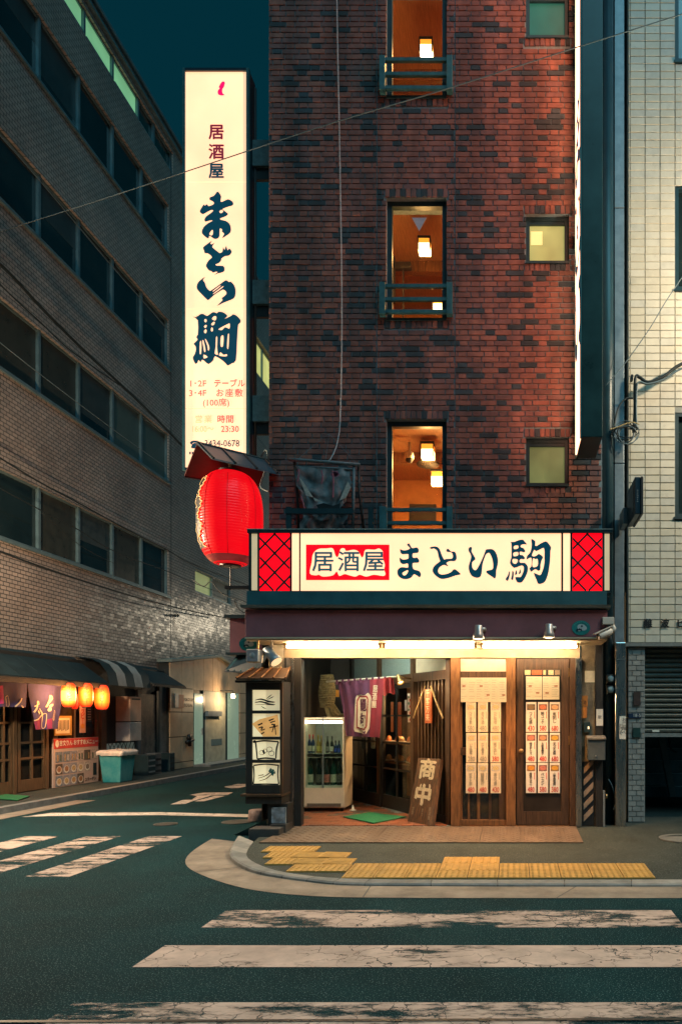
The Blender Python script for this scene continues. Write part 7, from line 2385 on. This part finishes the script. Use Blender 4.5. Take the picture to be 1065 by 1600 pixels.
for k in range(9):
    y0_ = ya + (yb_ - ya) * (k - 1) / 8
    for s_ in (1, -1):
        y1_ = y0_ + s_ * .32
        if ya - .05 <= min(y0_, y1_) and max(y0_, y1_) <= yb_ + .05:
            m.tube([(XP + .028, y0_, za), (XP + .028, y1_, zb)], .007, 5)
m.build('lattice_wire', m_black, lw)
# blue bin
c0 = gnd(184, 1221.5, .1)
bnn = T('rubbish_bin', 'turquoise plastic rubbish bin lined with a white bag', 'bin', tuple(c0))
bx_, by_ = c0.x, c0.y
def frus(x, y, z0, z1, a0, a1, b0, b1):
    return MB().hexa([(x - a0, y - b0, z0), (x + a0, y - b0, z0), (x + a0, y + b0, z0), (x - a0, y + b0, z0), (x - a1, y - b1, z1), (x + a1, y - b1, z1), (x + a1, y + b1, z1), (x - a1, y + b1, z1)])
m_bin = M('turquoise plastic', (.02, .30, .36), rough=.4, var=.15, c2=(.10, .38, .40))
frus(bx_, by_, .1, .72, .19, .24, .25, .31).build('tub', m_bin, bnn, bevel=.02)
frus(bx_, by_, .72, .77, .26, .265, .33, .335).build('rim', m_bin, bnn, bevel=.01)
rows = []
per = []
for i in range(41):
    q_ = (i % 40) / 10
    e_, f_ = int(q_), q_ - int(q_)
    cs = [(-1, -1), (1, -1), (1, 1), (-1, 1)]
    a_, b_ = cs[e_], cs[(e_ + 1) % 4]
    per.append((a_[0] + (b_[0] - a_[0]) * f_, a_[1] + (b_[1] - a_[1]) * f_))
for j, (sc_, z_) in enumerate(((1.02, .69), (1.04, .73), (1.05, .775), (.96, .79), (.6, .80), (.02, .81))):
    rows.append([(bx_ + u_ * .265 * sc_ + .012 * mnoise.noise(V((u_ * 4, v_ * 4, j))), by_ + v_ * .335 * sc_ + .012 * mnoise.noise(V((v_ * 4, u_ * 4, j + 3))), z_ + .035 * mnoise.noise(V((u_ * 3, v_ * 3, j + 7)))) for u_, v_ in per])
MB().grid(rows).build('bag', M('white bin bag', (.62, .60, .54), rough=.4, var=.15, vs=14), bnn, smooth=True)
# crates and tins beside the bin
for i, (px, w_, h_, lab, mm) in enumerate(((211, .34, .5, 'dark plastic crate right of the turquoise bin', m_dark), (224, .3, .52, 'grey crate next to the dark crate by the service door', M('grey crate', (.11, .11, .11), rough=.6, var=.3)), (250, .25, .48, 'dark tin box by the tin wall before the stone entrance', m_dark))):
    y_ = yp(px)
    t = T('crate', lab, 'crate', (XP + .25, y_, .1))
    MB().box(XP + .08, XP + .08 + w_, y_ - w_ * .55, y_ + w_ * .55, .1, .1 + h_).build('body', mm, t, bevel=.01)
    for k in range(3):
        MB().box(XP + .081 + w_, XP + .087 + w_, y_ - w_ * .45, y_ + w_ * .45, .16 + k * h_ * .28, .2 + k * h_ * .28).build('slot', m_black if i else m_grey, t)
tag(MB().slab([gnd(-12, 1248, .112), gnd(28, 1251, .112), gnd(47, 1244.5, .112), gnd(2, 1241, .112)], (0, 0, .012)).build('pub_mat', m_turf), 'green mat on the pavement before the pub doors', 'mat')

# ================================================================ cables
def xw(pts, X, r_, lab, mat=m_cable):
    wire([atX(a, b, X) for a, b in pts], r_, 'overhead_cable', lab, mat, 'cable', 5)
def vx(a, b, Y0_, Y1_, r_, lab, mat=m_cable, mid=None):
    pass
xw([(-10, 200), (65, 285), (177, 418), (268, 522), (420, 705)], -9.1, .012, 'thin cable slanting across the upper left windows', m_cable2)
xw([(-10, 403), (22, 434), (70, 486), (135, 551), (187, 599), (240, 650), (290, 702)], -9.15, .03, 'thick sagging black cable across the left facade')
xw([(-10, 434), (30, 473), (65, 505), (105, 543), (150, 576), (187, 602)], -9.15, .014, 'thinner black cable just under the thick sagging one')
xw([(-10, 527), (70, 590), (180, 673), (268, 736)], -9.1, .008, 'thin pale cable across the third window row', m_cable2)
xw([(-10, 709), (60, 752), (125, 787), (200, 828), (263, 860), (300, 881), (391, 916)], -9.15, .016, 'black cable along the top of the lowest window row')
xw([(-10, 858), (60, 884), (150, 914), (234, 939), (300, 955), (357, 966)], -9.15, .018, 'black cable under the lowest window row')
xw([(-10, 757), (60, 795), (120, 826), (180, 862), (262, 893), (303, 911), (361, 932), (391, 944)], -9.2, .010, 'thin black cable crossing the lowest window row')
xw([(65, 800), (125, 852), (178, 880)], -9.2, .006, 'short thin cable on the lowest window row')
wire([at(300, 905, 12), at(318, 916, 12), at(330, 909, 12), at(345, 926, 12), at(370, 938, 12)], .008, 'overhead_cable', 'looped thin cable left of the sign end', m_cable)
wire([at(366, 938, 10.5), at(372, 950, 10.5), at(382, 957, 10.5), at(386, 945, 10.5)], .006, 'overhead_cable', 'small cable loop beside the fascia end', m_cable)
# the long wire over the street
wire([at(1120, 2, 8.0), at(1065, 22, 8.0), at(900, 74, 8.2), at(700, 138, 8.5), at(520, 192, 8.8), at(285, 270, 9.3), at(120, 324, 9.6), at(-20, 368, 9.9)], .006, 'overhead_cable', 'long thin wire crossing the whole street high up', m_cable2)
# service cables on the white building
def wall_cable(pts, Y, r_, lab, mat):
    wire([at(a, b, Y) for a, b in pts], r_, 'service_cable', lab, mat, 'cable')
wall_cable([(1080, 562), (1056, 573), (1036, 588), (1012, 597), (999, 590), (993, 588), (991, 602), (991, 640), (989, 676)], 9.55, .022, 'thick service cable bent down the cream tiled wall', m_cable)
wall_cable([(1080, 568), (1056, 580), (1036, 593), (1012, 600), (998, 597), (994, 606), (993, 640), (994, 672)], 9.53, .014, 'grey service cable beside the thick one', m_cable2)
wall_cable([(988, 622), (975, 624), (964, 640), (958, 668), (951, 682)], 9.55, .012, 'black cable arching from the service cable to the gap', m_cable)
cab = T('cable_coil', 'tangled coil of cables on the flashing beside the white wall', 'cable coil', tuple(at(980, 690, 9.5)))
for k in range(6):
    cx_, cy_, a_, b_ = 976 + random.uniform(-5, 5), 675 + random.uniform(-5, 4), random.uniform(12, 20), random.uniform(9, 18)
    ph = random.uniform(0, 6)
    MB().tube([at(cx_ + a_ * math.cos(ph + i * .45), cy_ + b_ * math.sin(ph + i * .45) + i * .15, 9.5 + .02 * math.sin(i)) for i in range(15)], .007, 6).build('loop', m_cable2 if k % 2 else m_cable, cab, smooth=True)
wall_cable([(952, 671), (965, 667), (985, 660), (998, 663)], 9.48, .008, 'pale cable end lying across the coil', m_stick)
wire([at(1075, 418, 9.3), at(1040, 470, 9.35), at(1015, 512, 9.4), at(985, 555, 9.45), at(965, 580, 9.45), at(946, 602, 9.45)], .006, 'service_cable', 'thin pale wire slanting down the cream tiled wall', m_cable2)
tag(MB().box(at(985, 0, 9.6).x, at(988, 0, 9.6).x, 9.58, 9.66, at(0, 594, 9.6).z, at(0, 586, 9.6).z).build('cable_bracket', m_black), 'small black bracket holding the service cable', 'bracket')

# ================================================================ street lamps (outside the picture: their light falls on the corner)
def street_lamp(base, head, label, e, c_, aim=None):
    t = T('street_lamp', label, 'street lamp', base)
    bx0, hd0 = V(base), V(head)
    MB().lathe([(.09, 0), (.085, .5), (.06, .52), (.05, hd0.z)], bx0, 16).build('pole', m_grey, t, smooth=True)
    MB().tube(spline([V((bx0.x, bx0.y, hd0.z - .1)), bx0.lerp(hd0, .4) * 1 if False else V((bx0.x * .6 + hd0.x * .4, bx0.y * .6 + hd0.y * .4, hd0.z + .18)), V((hd0.x, hd0.y, hd0.z + .16))], 6), .035, 10).build('arm', m_grey, t, smooth=True)
    MB().lathe([(.02, .2), (.12, .16), (.2, .08), (.21, .06), (.2, .055)], hd0, 20).build('hood', m_grey, t, smooth=True)
    MB().lathe([(.17, .05), (.19, 0), (.17, -.1), (.1, -.16), (.01, -.18)], hd0, 20).build('globe', glow('street lamp globe', c_, 3.0), t, smooth=True)
    if aim:
        spot('lamp_light', hd0 - UZ * .30, aim, e, c_, 105, .7, .16)
    else:
        point('lamp_light', hd0 - UZ * .36, e, c_, .16)
street_lamp((5.2, 7.3, 0.03), (4.3, 8.1, 7.3), 'globe street lamp close to the cream tiled wall', 760, (1, .82, .58))
street_lamp((5.4, 6.9, 0.03), (4.0, 4.6, 6.4), 'hooded street lamp over the crosswalk', 400, (1, .66, .40), (-.6, 4.6, 0))
street_lamp((-4.0, 32.0, 0), (-4.8, 32.0, 6.0), 'street lamp down the side street behind the brick building', 380, (1, .84, .6))
street_lamp((-8.6, 9.0, .1), (-7.3, 9.2, 4.3), 'street lamp on the far pavement before the pub', 1300, (1, .74, .48))
